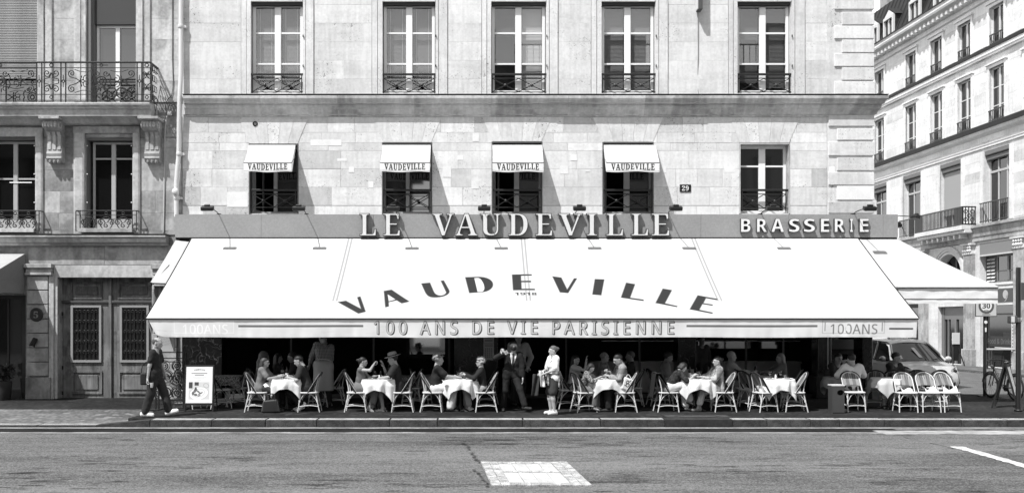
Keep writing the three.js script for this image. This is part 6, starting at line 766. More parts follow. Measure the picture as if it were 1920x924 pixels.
// corner group by the side street
chair(1601, 3.56, Math.PI + 0.04, 'rattan chair seen from behind, carrying the man in the white T-shirt');
chair(1699, 3.68, Math.PI + 0.12, 'empty rattan chair seen from behind, first of three with pale napkins');
chair(1741, 3.66, Math.PI + 0.05, 'empty rattan chair seen from behind, middle one of three with pale napkins');
chair(1777, 3.64, Math.PI - 0.12, 'empty rattan chair seen from behind, last of three, nearest the taxi wheel');
chair(1641, 2.55, 0.35, 'shaded rattan chair facing the street beside the man in the white T-shirt');
chair(1672, 2.4, 0.2, 'shaded rattan chair facing the street, in front of the building corner');
chair(1712, 2.45, 0.05, 'rattan chair facing the street across from the first napkin chair');
chair(1752, 2.4, -0.1, 'rattan chair facing the street with its back to the taxi');

function clothShape(r, c, seed) {                                         // a square cloth hanging over a round top, falling in soft folds to four points
  const n = 72, ph = seed * 1.7;
  return thick(sheet(n, n, (u, v) => {
    const a = (u * 2 - 1) * c, b = (v * 2 - 1) * c, q = Math.hypot(a, b), d = Math.max(0, q - r), th = Math.atan2(b, a); if (!d) return [a, 0.003 + 0.002 * Math.sin(a * 9 + ph) * Math.sin(b * 8), b, u * 2, v * 2];
    const k = smooth(0, 0.16, d), f = 0.5 + 0.5 * Math.sin(th * 9 + ph + 0.8 * Math.sin(th * 3 + ph)), g = 0.5 + 0.5 * Math.sin(th * 17 + ph * 3), R = r + 0.008 + k * (0.016 + 0.045 * f + 0.014 * g) - 0.1 * d * (1 - f) * k;
    return [R * a / q, 0.003 - Math.max(0, d - 0.006) * (0.97 + 0.05 * f), R * b / q, u * 2, v * 2];
  }), 0.002);
}
let tableProto; const protoCloth = [0, 1, 2].map((i) => clothShape(0.395, [0.605, 0.64, 0.62][i], i));
function table(px, z, turn, label, clothLabel, o = {}) {
  const x = X(px, z); let t = tableProto?.clone(); if (t) { t.name = numbered('cafe_table'); scene.add(t); } else {
    t = tableProto = thing('cafe_table', '', 'table'); obj('tabletop', lathe([[0.001, 0.7], [0.36, 0.7], [0.378, 0.712], [0.378, 0.726], [0.37, 0.735], [0.001, 0.735]], 40), M.wood, t); obj('column', [seg([0, 0.05, 0], [0, 0.7, 0], 0.03, 0.026, 12), lathe([[0.03, 0.62], [0.1, 0.69], [0.1, 0.7], [0, 0.7]], 14), lathe([[0.05, 0.05], [0.045, 0.12], [0.03, 0.2]], 14)], M.iron, t); for (let i = 0; i < 4; i++) { const a = Math.PI / 4 + i * Math.PI / 2; obj('foot', tube([[0, 0.09, 0], [0.12 * Math.cos(a), 0.07, 0.12 * Math.sin(a)], [0.26 * Math.cos(a), 0.018, 0.26 * Math.sin(a)]], 0.018, 6), M.iron, t); } }
  t.position.set(x, SW, z); t.rotation.y = turn; tag(t, label, 'table', 'small pedestal tables of the terrace');
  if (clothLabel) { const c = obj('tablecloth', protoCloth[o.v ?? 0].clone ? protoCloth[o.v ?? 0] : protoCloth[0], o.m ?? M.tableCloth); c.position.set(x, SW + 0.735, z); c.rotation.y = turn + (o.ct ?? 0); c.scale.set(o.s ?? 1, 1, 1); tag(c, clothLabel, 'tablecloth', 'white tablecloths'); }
  return [x, SW + 0.741, z];
}
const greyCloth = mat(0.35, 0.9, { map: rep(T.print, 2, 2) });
const tA = table(538, 3.5, 0.04, 'pedestal table between the woman in sunglasses and the man in white sneakers', 'white tablecloth between the woman in sunglasses and the man in white sneakers', { v: 0 });
const tB = table(710, 3.5, -0.05, 'pedestal table between the woman in the sleeveless dress and the man in the straw hat', 'white tablecloth between the sleeveless dress and the straw hat', { v: 1, s: 1.06 });
const tC = table(863, 3.5, 0.03, 'pedestal table between the man in white trousers and the curly haired woman', 'white tablecloth between the man in white trousers and the curly haired woman', { v: 2 });
const tD = table(1136, 3.5, 0.06, 'pedestal table between the child and the man in the light shirt', 'white tablecloth in front of the man in the light shirt', { v: 0, s: 1.1 });
const tE = table(1306, 3.5, -0.04, 'pedestal table between the black top and the pale striped top', 'white tablecloth above the black strapped sandals', { v: 2, s: 1.02 });
const tF = table(1457, 3.48, 0.05, 'pedestal table laid but empty, near the litter bin', 'white tablecloth of the laid table that nobody uses', { v: 1 });
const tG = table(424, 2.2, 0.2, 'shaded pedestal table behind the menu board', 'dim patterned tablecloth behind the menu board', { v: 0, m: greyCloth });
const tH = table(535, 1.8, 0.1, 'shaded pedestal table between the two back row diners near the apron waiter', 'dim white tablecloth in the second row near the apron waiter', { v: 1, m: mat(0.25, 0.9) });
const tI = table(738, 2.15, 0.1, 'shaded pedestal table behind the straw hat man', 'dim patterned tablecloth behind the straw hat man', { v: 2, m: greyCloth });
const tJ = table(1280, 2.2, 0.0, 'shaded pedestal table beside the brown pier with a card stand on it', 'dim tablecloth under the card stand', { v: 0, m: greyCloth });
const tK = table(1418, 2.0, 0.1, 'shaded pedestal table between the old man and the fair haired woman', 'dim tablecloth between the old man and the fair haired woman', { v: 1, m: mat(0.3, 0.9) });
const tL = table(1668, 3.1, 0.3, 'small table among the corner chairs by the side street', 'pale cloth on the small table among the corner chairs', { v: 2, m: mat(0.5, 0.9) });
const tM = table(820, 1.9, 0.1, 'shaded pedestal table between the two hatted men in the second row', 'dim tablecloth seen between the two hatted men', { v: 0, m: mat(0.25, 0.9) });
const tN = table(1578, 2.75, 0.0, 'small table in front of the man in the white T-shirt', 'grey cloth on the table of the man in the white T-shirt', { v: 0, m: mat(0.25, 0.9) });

// tableware: one of each kind, then copies
const protos = {};
const make = {
  wine_glass: (n, l, c) => { const g = thing(n, l, c); obj('bowl', lathe([[0.004, 0.075], [0.03, 0.09], [0.038, 0.12], [0.032, 0.17], [0.0305, 0.17], [0.036, 0.12], [0.028, 0.092], [0.001, 0.079]], 18), M.clear, g); obj('stem', lathe([[0.001, 0.0], [0.034, 0.0], [0.03, 0.004], [0.005, 0.012], [0.004, 0.075]], 14), M.clear, g); obj('drink', lathe([[0.001, 0.081], [0.027, 0.094], [0.035, 0.12], [0.001, 0.12]], 16), mat(0.05, 0.1), g); return g; },
  tumbler: (n, l, c) => { const g = thing(n, l, c); obj('wall', lathe([[0.001, 0.0], [0.03, 0.0], [0.036, 0.1], [0.0345, 0.1], [0.028, 0.008], [0.001, 0.008]], 18), M.clear, g); obj('drink', lathe([[0.001, 0.01], [0.0275, 0.01], [0.032, 0.06], [0.001, 0.06]], 16), mat(0.12, 0.1), g); return g; },
  bottle: (n, l, c) => { const g = thing(n, l, c); obj('body', lathe([[0.001, 0], [0.036, 0], [0.037, 0.17], [0.03, 0.2], [0.014, 0.23], [0.013, 0.28], [0.015, 0.285], [0.001, 0.285]], 18), mat(0.012, 0.1), g); obj('bottle_label', lathe([[0.0375, 0.06], [0.0378, 0.13]], 18), M.offwhite, g); return g; },
  shaker: (n, l, c) => { const g = thing(n, l, c); obj('body', lathe([[0.001, 0], [0.022, 0], [0.022, 0.06], [0.014, 0.072], [0.014, 0.075]], 12), M.white, g); obj('cap', lathe([[0.0145, 0.075], [0.0145, 0.092], [0.001, 0.098]], 12), M.white, g); return g; },
  plate: (n, l, c) => { const g = thing(n, l, c); obj('dish', lathe([[0.001, 0.0], [0.07, 0.0], [0.12, 0.016], [0.12, 0.02], [0.075, 0.006], [0.001, 0.005]], 26), M.white, g); const r = rng(8); obj('food', Array.from({ length: 7 }, () => new THREE.SphereGeometry(0.018 + r() * 0.016, 8, 6).scale(1.3, 0.7, 1).translate((r() - 0.5) * 0.09, 0.014, (r() - 0.5) * 0.09)), mat(0.13, 0.8), g); return g; },
  bread_basket: (n, l, c) => { const g = thing(n, l, c); obj('basket', lathe([[0.001, 0], [0.06, 0], [0.085, 0.06], [0.08, 0.06], [0.056, 0.006], [0.001, 0.006]], 18), mat(0.12, 0.8), g); for (let i = 0; i < 3; i++) obj('bread', new THREE.SphereGeometry(0.03, 10, 8).scale(1.6, 0.9, 1).translate(-0.03 + i * 0.03, 0.06, (i % 2) * 0.03 - 0.015), mat(0.25, 0.8), g); return g; },
  pepper_mill: (n, l, c) => { const g = thing(n, l, c); obj('body', lathe([[0.001, 0], [0.026, 0], [0.02, 0.05], [0.025, 0.11], [0.02, 0.13]], 14), mat(0.02, 0.3), g); obj('knob', lathe([[0.02, 0.13], [0.024, 0.15], [0.014, 0.175], [0.001, 0.18]], 14), mat(0.02, 0.3), g); return g; },
};
function ware(kind, t, dx, dz, where, cat) {
  const nm = { wine_glass: 'wine glass', tumbler: 'water tumbler', bottle: 'dark wine bottle', shaker: 'white salt shaker', plate: 'white plate with food', bread_basket: 'bread basket', pepper_mill: 'dark pepper mill' }[kind], label = nm + ' ' + where;
  let o = protos[kind]?.clone(); if (o) { o.name = numbered(kind); scene.add(o); } else o = protos[kind] = make[kind](kind, label, cat);
  o.position.set(t[0] + dx, t[1], t[2] + dz); return tag(o, label, { wine_glass: 'glass', tumbler: 'glass', bottle: 'bottle', shaker: 'salt shaker', plate: 'plate', bread_basket: 'bread basket', pepper_mill: 'pepper mill' }[kind], 'tableware on the terrace tables');
}
const W = (t, list, where) => { for (const [k, dx, dz, w] of list) ware(k, t, dx, dz, (w ? w + ' ' : '') + where); };
W(tA, [['plate', -0.2, 0.06, 'in front of the woman'], ['plate', 0.2, 0.04, 'in front of the man'], ['wine_glass', -0.1, -0.14, 'nearer the woman'], ['tumbler', 0.12, -0.12, 'nearer the man'], ['bottle', -0.02, -0.06, 'in the middle'], ['shaker', 0.03, 0.12, 'at the front'], ['wine_glass', 0.2, -0.2, 'at the back'], ['tumbler', -0.16, -0.24, 'at the back']], 'on the sunglasses woman\'s table');
W(tB, [['plate', -0.22, 0.05, 'by the woman'], ['bread_basket', -0.07, 0.06, 'in the middle'], ['pepper_mill', 0.04, 0.0, 'in the middle'], ['shaker', 0.03, 0.16, 'at the front'], ['plate', 0.2, 0.06, 'by the man'], ['wine_glass', 0.15, -0.1, 'by the man'], ['tumbler', 0.22, -0.14, 'by the man'], ['wine_glass', -0.1, -0.2, 'at the back']], 'on the straw hat man\'s table');
W(tC, [['wine_glass', -0.05, -0.02, 'in the middle'], ['tumbler', 0.02, 0.08, 'at the front'], ['bottle', -0.01, -0.12, 'in the middle'], ['tumbler', 0.1, 0.02, 'nearer the woman'], ['plate', -0.22, 0.04, 'by the man'], ['plate', 0.22, 0.02, 'by the woman'], ['wine_glass', 0.05, -0.2, 'at the back'], ['shaker', -0.12, 0.08, 'nearer the man']], 'on the trilby man\'s table');
W(tD, [['plate', -0.18, 0.12, 'by the child'], ['wine_glass', -0.05, -0.1, 'in the middle'], ['bread_basket', 0.12, 0.06, 'by the man'], ['tumbler', 0.2, -0.1, 'by the man'], ['bottle', 0.05, -0.16, 'at the back'], ['shaker', -0.02, 0.14, 'at the front'], ['plate', -0.2, -0.16, 'by the long haired woman']], 'on the light-shirted man\'s table');
W(tE, [['tumbler', -0.05, 0.0, 'in the middle'], ['wine_glass', 0.02, 0.08, 'at the front'], ['wine_glass', 0.1, -0.06, 'by the woman'], ['plate', 0.22, 0.05, 'by the woman'], ['plate', -0.2, 0.04, 'by the black top'], ['bottle', -0.12, -0.12, 'by the black top'], ['tumbler', 0.0, -0.16, 'at the back']], 'on the table above the strapped sandals');
W(tF, [['wine_glass', -0.14, -0.05, 'at the street end'], ['wine_glass', 0.12, -0.1, 'at the bin end'], ['tumbler', 0.2, 0.0, 'at the bin end'], ['pepper_mill', -0.05, -0.1, 'in the middle'], ['shaker', -0.01, -0.04, 'in the middle'], ['plate', 0.22, 0.12, 'at the bin end'], ['plate', -0.18, 0.1, 'at the street end'], ['tumbler', 0.05, -0.18, 'at the back']], 'on the empty laid table');
W(tI, [['bottle', -0.12, 0.0], ['wine_glass', 0.1, 0.0]], 'on the shaded table behind the straw hat man'); W(tK, [['bottle', -0.02, 0.05], ['tumbler', 0.16, 0.0], ['bread_basket', -0.2, 0.0]], 'on the shaded table of the old man'); W(tH, [['bottle', -0.06, 0.1], ['tumbler', 0.1, 0.05], ['wine_glass', 0.2, 0.0]], 'on the shaded second row table near the apron waiter');
{
  const cs = thing('card_stand', 'small upright card on a stand beside the brown pier', 'card stand', [tJ[0] - 0.02, tJ[1], tJ[2]]); obj('card', box(-0.06, 0.06, 0.14, 0.3, -0.004, 0.004).rotateZ(-0.06), mat(0.45, 0.7), cs); obj('stem', [seg([0, 0, 0], [0, 0.15, 0], 0.006), lathe([[0.001, 0], [0.04, 0], [0.04, 0.008], [0.001, 0.01]], 14)], M.steel, cs);
  const mc = thing('menu_folder', 'dim folded menu standing beside the card stand', 'menu', [tJ[0] + 0.16, tJ[1], tJ[2] + 0.05]); obj('cover', [box(-0.12, 0.12, 0, 0.16, -0.004, 0.004).rotateX(-0.2), box(-0.12, 0.12, 0, 0.16, -0.004, 0.004).rotateX(0.2).translate(0, 0, -0.07)], mat(0.3, 0.8), mc);
  // napkins lying on the empty chairs, a bag on the ground, a jacket, a patterned bag
  const nap = (n, label, p, turn, s = 1) => { const o = obj(n, thick(sheet(14, 10, (u, v) => { const a = (u - 0.5) * 0.3 * s, b = (v - 0.5) * 0.26; return [a, 0.03 + 0.025 * Math.sin(u * 8 + v * 3) + (v > 0.75 ? -(v - 0.75) * 0.5 : 0) + 0.06 * Math.pow(Math.abs(u - 0.5) * 2, 2) * (1 - v), b, u, v]; }), 0.004), M.white); o.position.set(...p); o.rotation.y = turn; return tag(o, label, 'napkin', 'pale napkins left on chairs'); };
  nap('napkin', 'white napkin on the seat of the first napkin chair', [X(1700, 3.6), SW + 0.475, 3.55], 0.2); nap('napkin', 'white napkin hanging over the seat edge of the middle napkin chair', [X(1745, 3.7), SW + 0.475, 3.68], 0.1); nap('napkin', 'white napkin on the chair nearest the taxi wheel', [X(1784, 3.7), SW + 0.475, 3.66], -0.3);
  const hb = thing('handbag', 'large dark leather handbag on the ground beside the woman in sunglasses', 'handbag', [X(507, 3.95), SW, 3.95], 0.1); obj('body', (() => { const g = new RoundedBoxGeometry(0.4, 0.3, 0.17, 5, 0.05), p = g.attributes.position; for (let i = 0; i < p.count; i++) { const y = p.getY(i) + 0.15, k = 1 - 0.3 * (y / 0.3); p.setX(i, p.getX(i) * (k + 0.1)); p.setZ(i, p.getZ(i) * k + 0.01 * Math.sin(p.getX(i) * 30)); p.setY(i, y + 0.012 * Math.sin(p.getX(i) * 18)); } g.computeVertexNormals(); return uvw(g); })(), mat(0.018, 0.35), hb); for (const z of [-0.04, 0.04]) obj('strap', tube([[-0.11, 0.26, z], [-0.08, 0.4, z], [0.06, 0.42, z], [0.1, 0.26, z]], 0.01, 6), mat(0.015, 0.4), hb);
  const jx = X(1238, 3.62), jk = obj('jacket', thick(sheet(20, 22, (u, v) => { const a = (u - 0.5) * 0.5, s = v * 1.0; const over = s < 0.3; const y = over ? 0.62 + s * 0.95 : 0.905 - (s - 0.3) * 0.82, back = over ? -0.04 - s * 0.55 : -0.24 - 0.05 - (s - 0.3) * 0.1; return [back - 0.02 * Math.sin(u * 15) * (over ? 0.3 : 1), y - 0.05 * Math.abs(a) * 2 * s, a * (1 - 0.25 * (over ? 0 : s - 0.3)) + 0.0]; }), 0.008), mat(0.006, 0.95)); jk.position.set(X(1252, 3.62), SW, 3.62); tag(jk, 'black jacket hung over the back of the chair under the bare forearm', 'jacket');
  const pb = thing('patterned_bag', 'white bag with dark curly pattern hung beside the man in the light shirt', 'bag', [X(1176, 3.8), SW + 0.49, 3.8], 0.25); const curly = canvas(128, 128, (g, w, h) => { g.fillStyle = '#eee'; g.fillRect(0, 0, w, h); g.strokeStyle = '#222'; g.lineWidth = 9; const r = rng(4); for (let i = 0; i < 9; i++) { g.beginPath(); g.arc(r() * w, r() * h, 9 + r() * 13, r() * 6, r() * 6 + 4); g.stroke(); } }); obj('body', (() => { const g = new RoundedBoxGeometry(0.26, 0.3, 0.1, 4, 0.045); g.rotateZ(-0.35); g.translate(0, 0.14, 0); return g; })(), mat(0.75, 0.8, { map: curly }), pb); obj('strap', tube([[-0.04, 0.28, 0], [0.05, 0.36, -0.05], [0.14, 0.22, 0]], 0.01, 6), M.offwhite, pb);
  const nw = thing('newspaper', 'open pale newspaper held in front of the man in the white T-shirt', 'newspaper', [X(1586, 2.95), SW + 0.86, 2.98], 0.5); obj('sheet', [thick(sheet(6, 6, (u, v) => [-0.2 * u, 0.3 * v, 0.06 * u + 0.02 * Math.sin(v * 3)]), 0.003), thick(sheet(6, 6, (u, v) => [0.2 * u, 0.3 * v, 0.06 * u]), 0.003)], mat(0.55, 0.9, { map: T.print }), nw);
}
// bottles behind the bar
for (let i = 0; i < 9; i++) { const x = lerp(X(1140, -3.1), X(1490, -3.1), i / 8), o = protos.bottle.clone(); o.name = numbered('bottle'); scene.add(o); o.position.set(x, i % 3 ? 1.65 : 2.01, -3.1); tag(o, 'bottle standing on a shelf of the bar inside the brasserie', 'bottle', 'bottles on the bar shelves'); }
// ------------------------------------------------------------------ people: a posed skeleton, one smooth body surface, clothes as surfaces of their own
class Field {
  constructor(min, max, h) { this.min = min; this.h = h; this.n = [0, 1, 2].map((i) => Math.max(3, Math.ceil((max[i] - min[i]) / h) + 1)); this.f = new Float32Array(this.n[0] * this.n[1] * this.n[2]).fill(9); }
  each(lo, hi, fn) { const { min, h, n, f } = this, a = lo.map((v, i) => Math.max(0, Math.floor((v - min[i]) / h))), b = hi.map((v, i) => Math.min(n[i] - 1, Math.ceil((v - min[i]) / h))); for (let z = a[2]; z <= b[2]; z++) for (let y = a[1]; y <= b[1]; y++) for (let x = a[0]; x <= b[0]; x++) { const k = (z * n[1] + y) * n[0] + x; f[k] = fn(min[0] + x * h, min[1] + y * h, min[2] + z * h, f[k]); } }
  cap(a, b, ra, rb = ra, k = 0.03, sq = null) {                            // tapered capsule, smoothly joined; sq flattens it along a direction
    const m = Math.max(ra, rb) + k + this.h * 2, lo = [0, 1, 2].map((i) => Math.min(a[i], b[i]) - m), hi = [0, 1, 2].map((i) => Math.max(a[i], b[i]) + m), dx = b[0] - a[0], dy = b[1] - a[1], dz = b[2] - a[2], L = dx * dx + dy * dy + dz * dz || 1e-9;
    this.each(lo, hi, (x, y, z, v) => { const px = x - a[0], py = y - a[1], pz = z - a[2], t = clamp((px * dx + py * dy + pz * dz) / L); let qx = px - dx * t, qy = py - dy * t, qz = pz - dz * t; if (sq) { const w = qx * sq[0] + qy * sq[1] + qz * sq[2], e = w * (sq[3] - 1); qx += sq[0] * e; qy += sq[1] * e; qz += sq[2] * e; } const d = Math.sqrt(qx * qx + qy * qy + qz * qz) - (ra + (rb - ra) * t), q = Math.max(k - Math.abs(d - v), 0) / k; return Math.min(d, v) - q * q * k * 0.25; });
    return this;
  }
  cut(fn) { const { min, h, n, f } = this; let k = 0; for (let z = 0; z < n[2]; z++) for (let y = 0; y < n[1]; y++) for (let x = 0; x < n[0]; x++, k++) f[k] = Math.max(f[k], fn(min[0] + x * h, min[1] + y * h, min[2] + z * h)); return this; }
  wrinkle(a, s) { const { min, h, n, f } = this; let k = 0; for (let z = 0; z < n[2]; z++) for (let y = 0; y < n[1]; y++) for (let x = 0; x < n[0]; x++, k++) if (f[k] < 0.05) { const p = min[0] + x * h, q = min[1] + y * h, r = min[2] + z * h; f[k] += a * (vn(p * 9 + q * 11 + 40, r * 13 - q * 7 + 40, 4096, 4096, s) - 0.5 + 0.6 * (vn(p * 20 - q * 16 + 80, r * 22 + q * 18 + 80, 4096, 4096, s + 1) - 0.5)); } return this; }
  mesh() {                                                                 // surface nets
    const { min, h, n, f } = this, [nx, ny, nz] = n, id = new Int32Array(f.length).fill(-1), P = [], ix = [], at = (x, y, z) => (z * ny + y) * nx + x;
    for (let z = 0; z < nz - 1; z++) for (let y = 0; y < ny - 1; y++) for (let x = 0; x < nx - 1; x++) {
      const b = at(x, y, z); let mask = 0; const v = [f[b], f[b + 1], f[b + nx], f[b + nx + 1], f[b + nx * ny], f[b + nx * ny + 1], f[b + nx * ny + nx], f[b + nx * ny + nx + 1]]; for (let i = 0; i < 8; i++) if (v[i] < 0) mask |= 1 << i; if (mask === 0 || mask === 255) continue;
      let c = 0, sx = 0, sy = 0, sz = 0; for (let e = 0; e < 12; e++) { const ax = e >> 2, r = e & 3, i = ax === 0 ? r * 2 : ax === 1 ? (r & 1) + (r >> 1) * 4 : r, j = i + (1 << ax); if ((v[i] < 0) === (v[j] < 0)) continue; const t = v[i] / (v[i] - v[j]); sx += (i & 1) + (ax === 0 ? t : 0); sy += ((i >> 1) & 1) + (ax === 1 ? t : 0); sz += ((i >> 2) & 1) + (ax === 2 ? t : 0); c++; }
      id[b] = P.length / 3; P.push(min[0] + (x + sx / c) * h, min[1] + (y + sy / c) * h, min[2] + (z + sz / c) * h);
    }
    const st = [1, nx, nx * ny];
    for (let z = 1; z < nz - 1; z++) for (let y = 1; y < ny - 1; y++) for (let x = 1; x < nx - 1; x++) { const b = at(x, y, z); for (let a = 0; a < 3; a++) { const o = b + st[a]; if ((f[b] < 0) === (f[o] < 0)) continue; const u = st[(a + 1) % 3], w = st[(a + 2) % 3], q = [id[b], id[b - u], id[b - u - w], id[b - w]]; if (q.some((i) => i < 0)) continue; if (f[b] < 0) ix.push(q[0], q[1], q[2], q[0], q[2], q[3]); else ix.push(q[0], q[2], q[1], q[0], q[3], q[2]); } }
    const g = new THREE.BufferGeometry(); g.setAttribute('position', new THREE.Float32BufferAttribute(P, 3)); g.setIndex(ix); g.computeVertexNormals(); return uvw(g);
  }
}
const ell = (f, c, r, k = 0.02) => { const m = Math.max(...r) + k + f.h * 2; f.each(c.map((v) => v - m), c.map((v) => v + m), (x, y, z, v) => { const a = (x - c[0]) / r[0], b = (y - c[1]) / r[1], e = (z - c[2]) / r[2], L = Math.sqrt(a * a + b * b + e * e), g = Math.sqrt((a / r[0]) ** 2 + (b / r[1]) ** 2 + (e / r[2]) ** 2) || 1e-6, d = L < 0.05 ? -Math.min(...r) : L * (L - 1) / g, q = Math.max(k - Math.abs(d - v), 0) / k; return Math.min(d, v) - q * q * k * 0.25; }); return f; };
const headGeo = (() => { const f = new Field([-0.11, -0.16, -0.13], [0.11, 0.14, 0.14], 0.0065); ell(f, [0, 0.03, -0.012], [0.078, 0.09, 0.098]); ell(f, [0, -0.02, 0.025], [0.064, 0.085, 0.07], 0.03); f.cap([0, -0.075, 0.05], [0, -0.085, 0.058], 0.034, 0.026, 0.035); f.cap([-0.04, -0.06, 0.005], [0, -0.085, 0.045], 0.03, 0.025, 0.03); f.cap([0.04, -0.06, 0.005], [0, -0.085, 0.045], 0.03, 0.025, 0.03); f.cap([0, 0.012, 0.086], [0, -0.026, 0.107], 0.009, 0.014, 0.012); f.cap([-0.014, -0.028, 0.095], [0.014, -0.028, 0.095], 0.009, 0.009, 0.01); f.cap([-0.035, 0.022, 0.078], [0.035, 0.022, 0.078], 0.014, 0.014, 0.02); f.cap([-0.018, -0.056, 0.088], [0.018, -0.056, 0.088], 0.009, 0.009, 0.01); for (const s of [-1, 1]) ell(f, [s * 0.079, -0.006, -0.008], [0.012, 0.032, 0.02], 0.008); f.cap([0, -0.05, -0.02], [0, -0.16, -0.035], 0.052, 0.055, 0.03); return f.mesh(); })();
const maskGeo = (() => { const f = new Field([-0.09, -0.13, -0.02], [0.09, 0.02, 0.14], 0.0075); ell(f, [0, -0.045, 0.045], [0.07, 0.062, 0.07]); f.cap([0, -0.02, 0.1], [0, -0.06, 0.1], 0.02, 0.02, 0.03); f.cut((x, y, z) => Math.max(0.02 - z + Math.abs(x) * 0.2, y + 0.005 - 0.0)); return f.mesh(); })();
const hairGeos = {};
function hairGeo(type) {
  if (hairGeos[type]) return hairGeos[type];
  const f = new Field([-0.14, -0.36, -0.2], [0.14, 0.19, 0.14], 0.0085), e = 0.014;
  if (type === 'shaved') { ell(f, [0, 0.03, -0.014], [0.0805, 0.0925, 0.1]); f.cut((x, y, z) => Math.max(z * 0.75 - y + 0.02 + 0.0, -y - 0.01 - 0.2 * (z < -0.03 ? 1 : 0))); f.cut((x, y, z) => y - 0.085 + (z > 0 ? 0.02 : 0)); }
  else {
    ell(f, [0, 0.036, -0.018], [0.085 + e * 0.3, 0.098, 0.105]);
    if (type === 'long' || type === 'bob' || type === 'dark') { f.cap([-0.06, 0.02, -0.045], [-0.065, type === 'long' ? -0.24 : -0.09, -0.06], 0.045, 0.04, 0.03); f.cap([0.06, 0.02, -0.045], [0.065, type === 'long' ? -0.24 : -0.09, -0.06], 0.045, 0.04, 0.03); f.cap([0, 0, -0.08], [0, type === 'long' ? -0.27 : -0.1, -0.095], 0.055, 0.045, 0.03); }
    if (type === 'bun') { ell(f, [0, 0.03, -0.14], [0.045, 0.04, 0.045], 0.02); f.cap([0, 0, -0.1], [0, -0.06, -0.08], 0.04, 0.03, 0.03); }
    if (type === 'up') { ell(f, [0, 0.05, -0.12], [0.05, 0.045, 0.05], 0.02); }
    if (type === 'curly') { const r = rng(9); for (let i = 0; i < 46; i++) { const a = r() * 6.28, b = Math.acos(r() * 1.5 - 0.55), c = [0.09 * Math.sin(b) * Math.cos(a), 0.04 + 0.1 * Math.cos(b), -0.02 + 0.108 * Math.sin(b) * Math.sin(a)]; if (c[2] > 0.04 && c[1] < 0.06) continue; ell(f, c, [0.027, 0.027, 0.027], 0.012); } }
    if (type === 'hood') { ell(f, [0, 0.04, -0.03], [0.105, 0.115, 0.12], 0.02); f.cap([0, -0.05, -0.05], [0, -0.14, -0.06], 0.09, 0.11, 0.05); }
    f.cut((x, y, z) => type === 'hood' ? Math.max(z - 0.07 - (y > 0.1 ? 0.03 : 0), -1) : Math.min(0.9, z - 0.002 - Math.max(0, (y - 0.03) * 2.5)));
    if (type === 'short') f.cut((x, y, z) => -y - 0.05 + Math.max(0, -z - 0.02) * 0.0);
  }
  return (hairGeos[type] = f.mesh());
}
const handGeos = {};
function handGeo(kind) {                                                   // right hand: wrist at the origin, fingers along +z, back of the hand up, thumb on the +x side
  if (handGeos[kind]) return handGeos[kind];
  const f = new Field([-0.07, -0.12, -0.03], [0.09, 0.05, 0.21], 0.0052), curl = { relax: [0.25, 0.35, 0.3], grip: [0.75, 1.05, 0.8], flat: [0.06, 0.1, 0.08], hang: [0.35, 0.5, 0.4] }[kind];
  f.cap([0, 0, -0.02], [0, 0, 0.02], 0.026, 0.027, 0.01, [0, 1, 0, 1.3]); for (const [x, r] of [[-0.026, 0.014], [-0.009, 0.0155], [0.009, 0.0155], [0.026, 0.0145]]) f.cap([x * 0.6, 0, 0.015], [x, -0.002, 0.092], 0.016, r * 0.8, 0.012);
  [[-0.03, 0.066, 0.0072, -0.09], [-0.011, 0.082, 0.0082, -0.03], [0.0095, 0.087, 0.0084, 0.02], [0.0295, 0.079, 0.0082, 0.08]].forEach(([x, L, r, sp], i) => { let p = [x, -0.002, 0.09], a = 0; [0.45, 0.31, 0.24].forEach((s, j) => { a += curl[j] * (1 + (i === 3 ? -0.25 : 0) + i * 0.04 * (kind === 'relax' ? -1 : 1)); const q = [p[0] + Math.sin(sp) * L * s, p[1] - Math.sin(a) * L * s, p[2] + Math.cos(a) * L * s]; f.cap(p, q, r * (1.08 - j * 0.08), r * (1.0 - j * 0.1), 0.004); p = q; }); });
  const g = kind === 'grip' ? [[0.03, -0.012, 0.025], [0.05, -0.03, 0.055], [0.042, -0.05, 0.085], [0.022, -0.055, 0.1]] : [[0.025, -0.006, 0.02], [0.052, -0.014, 0.048], [0.062, -0.022, 0.078], [0.06, -0.028, 0.102]]; for (let i = 0; i < 3; i++) f.cap(g[i], g[i + 1], [0.015, 0.0105, 0.0092][i], [0.011, 0.0095, 0.008][i], 0.006);
  return (handGeos[kind] = f.mesh());
}
const shoeGeos = {};
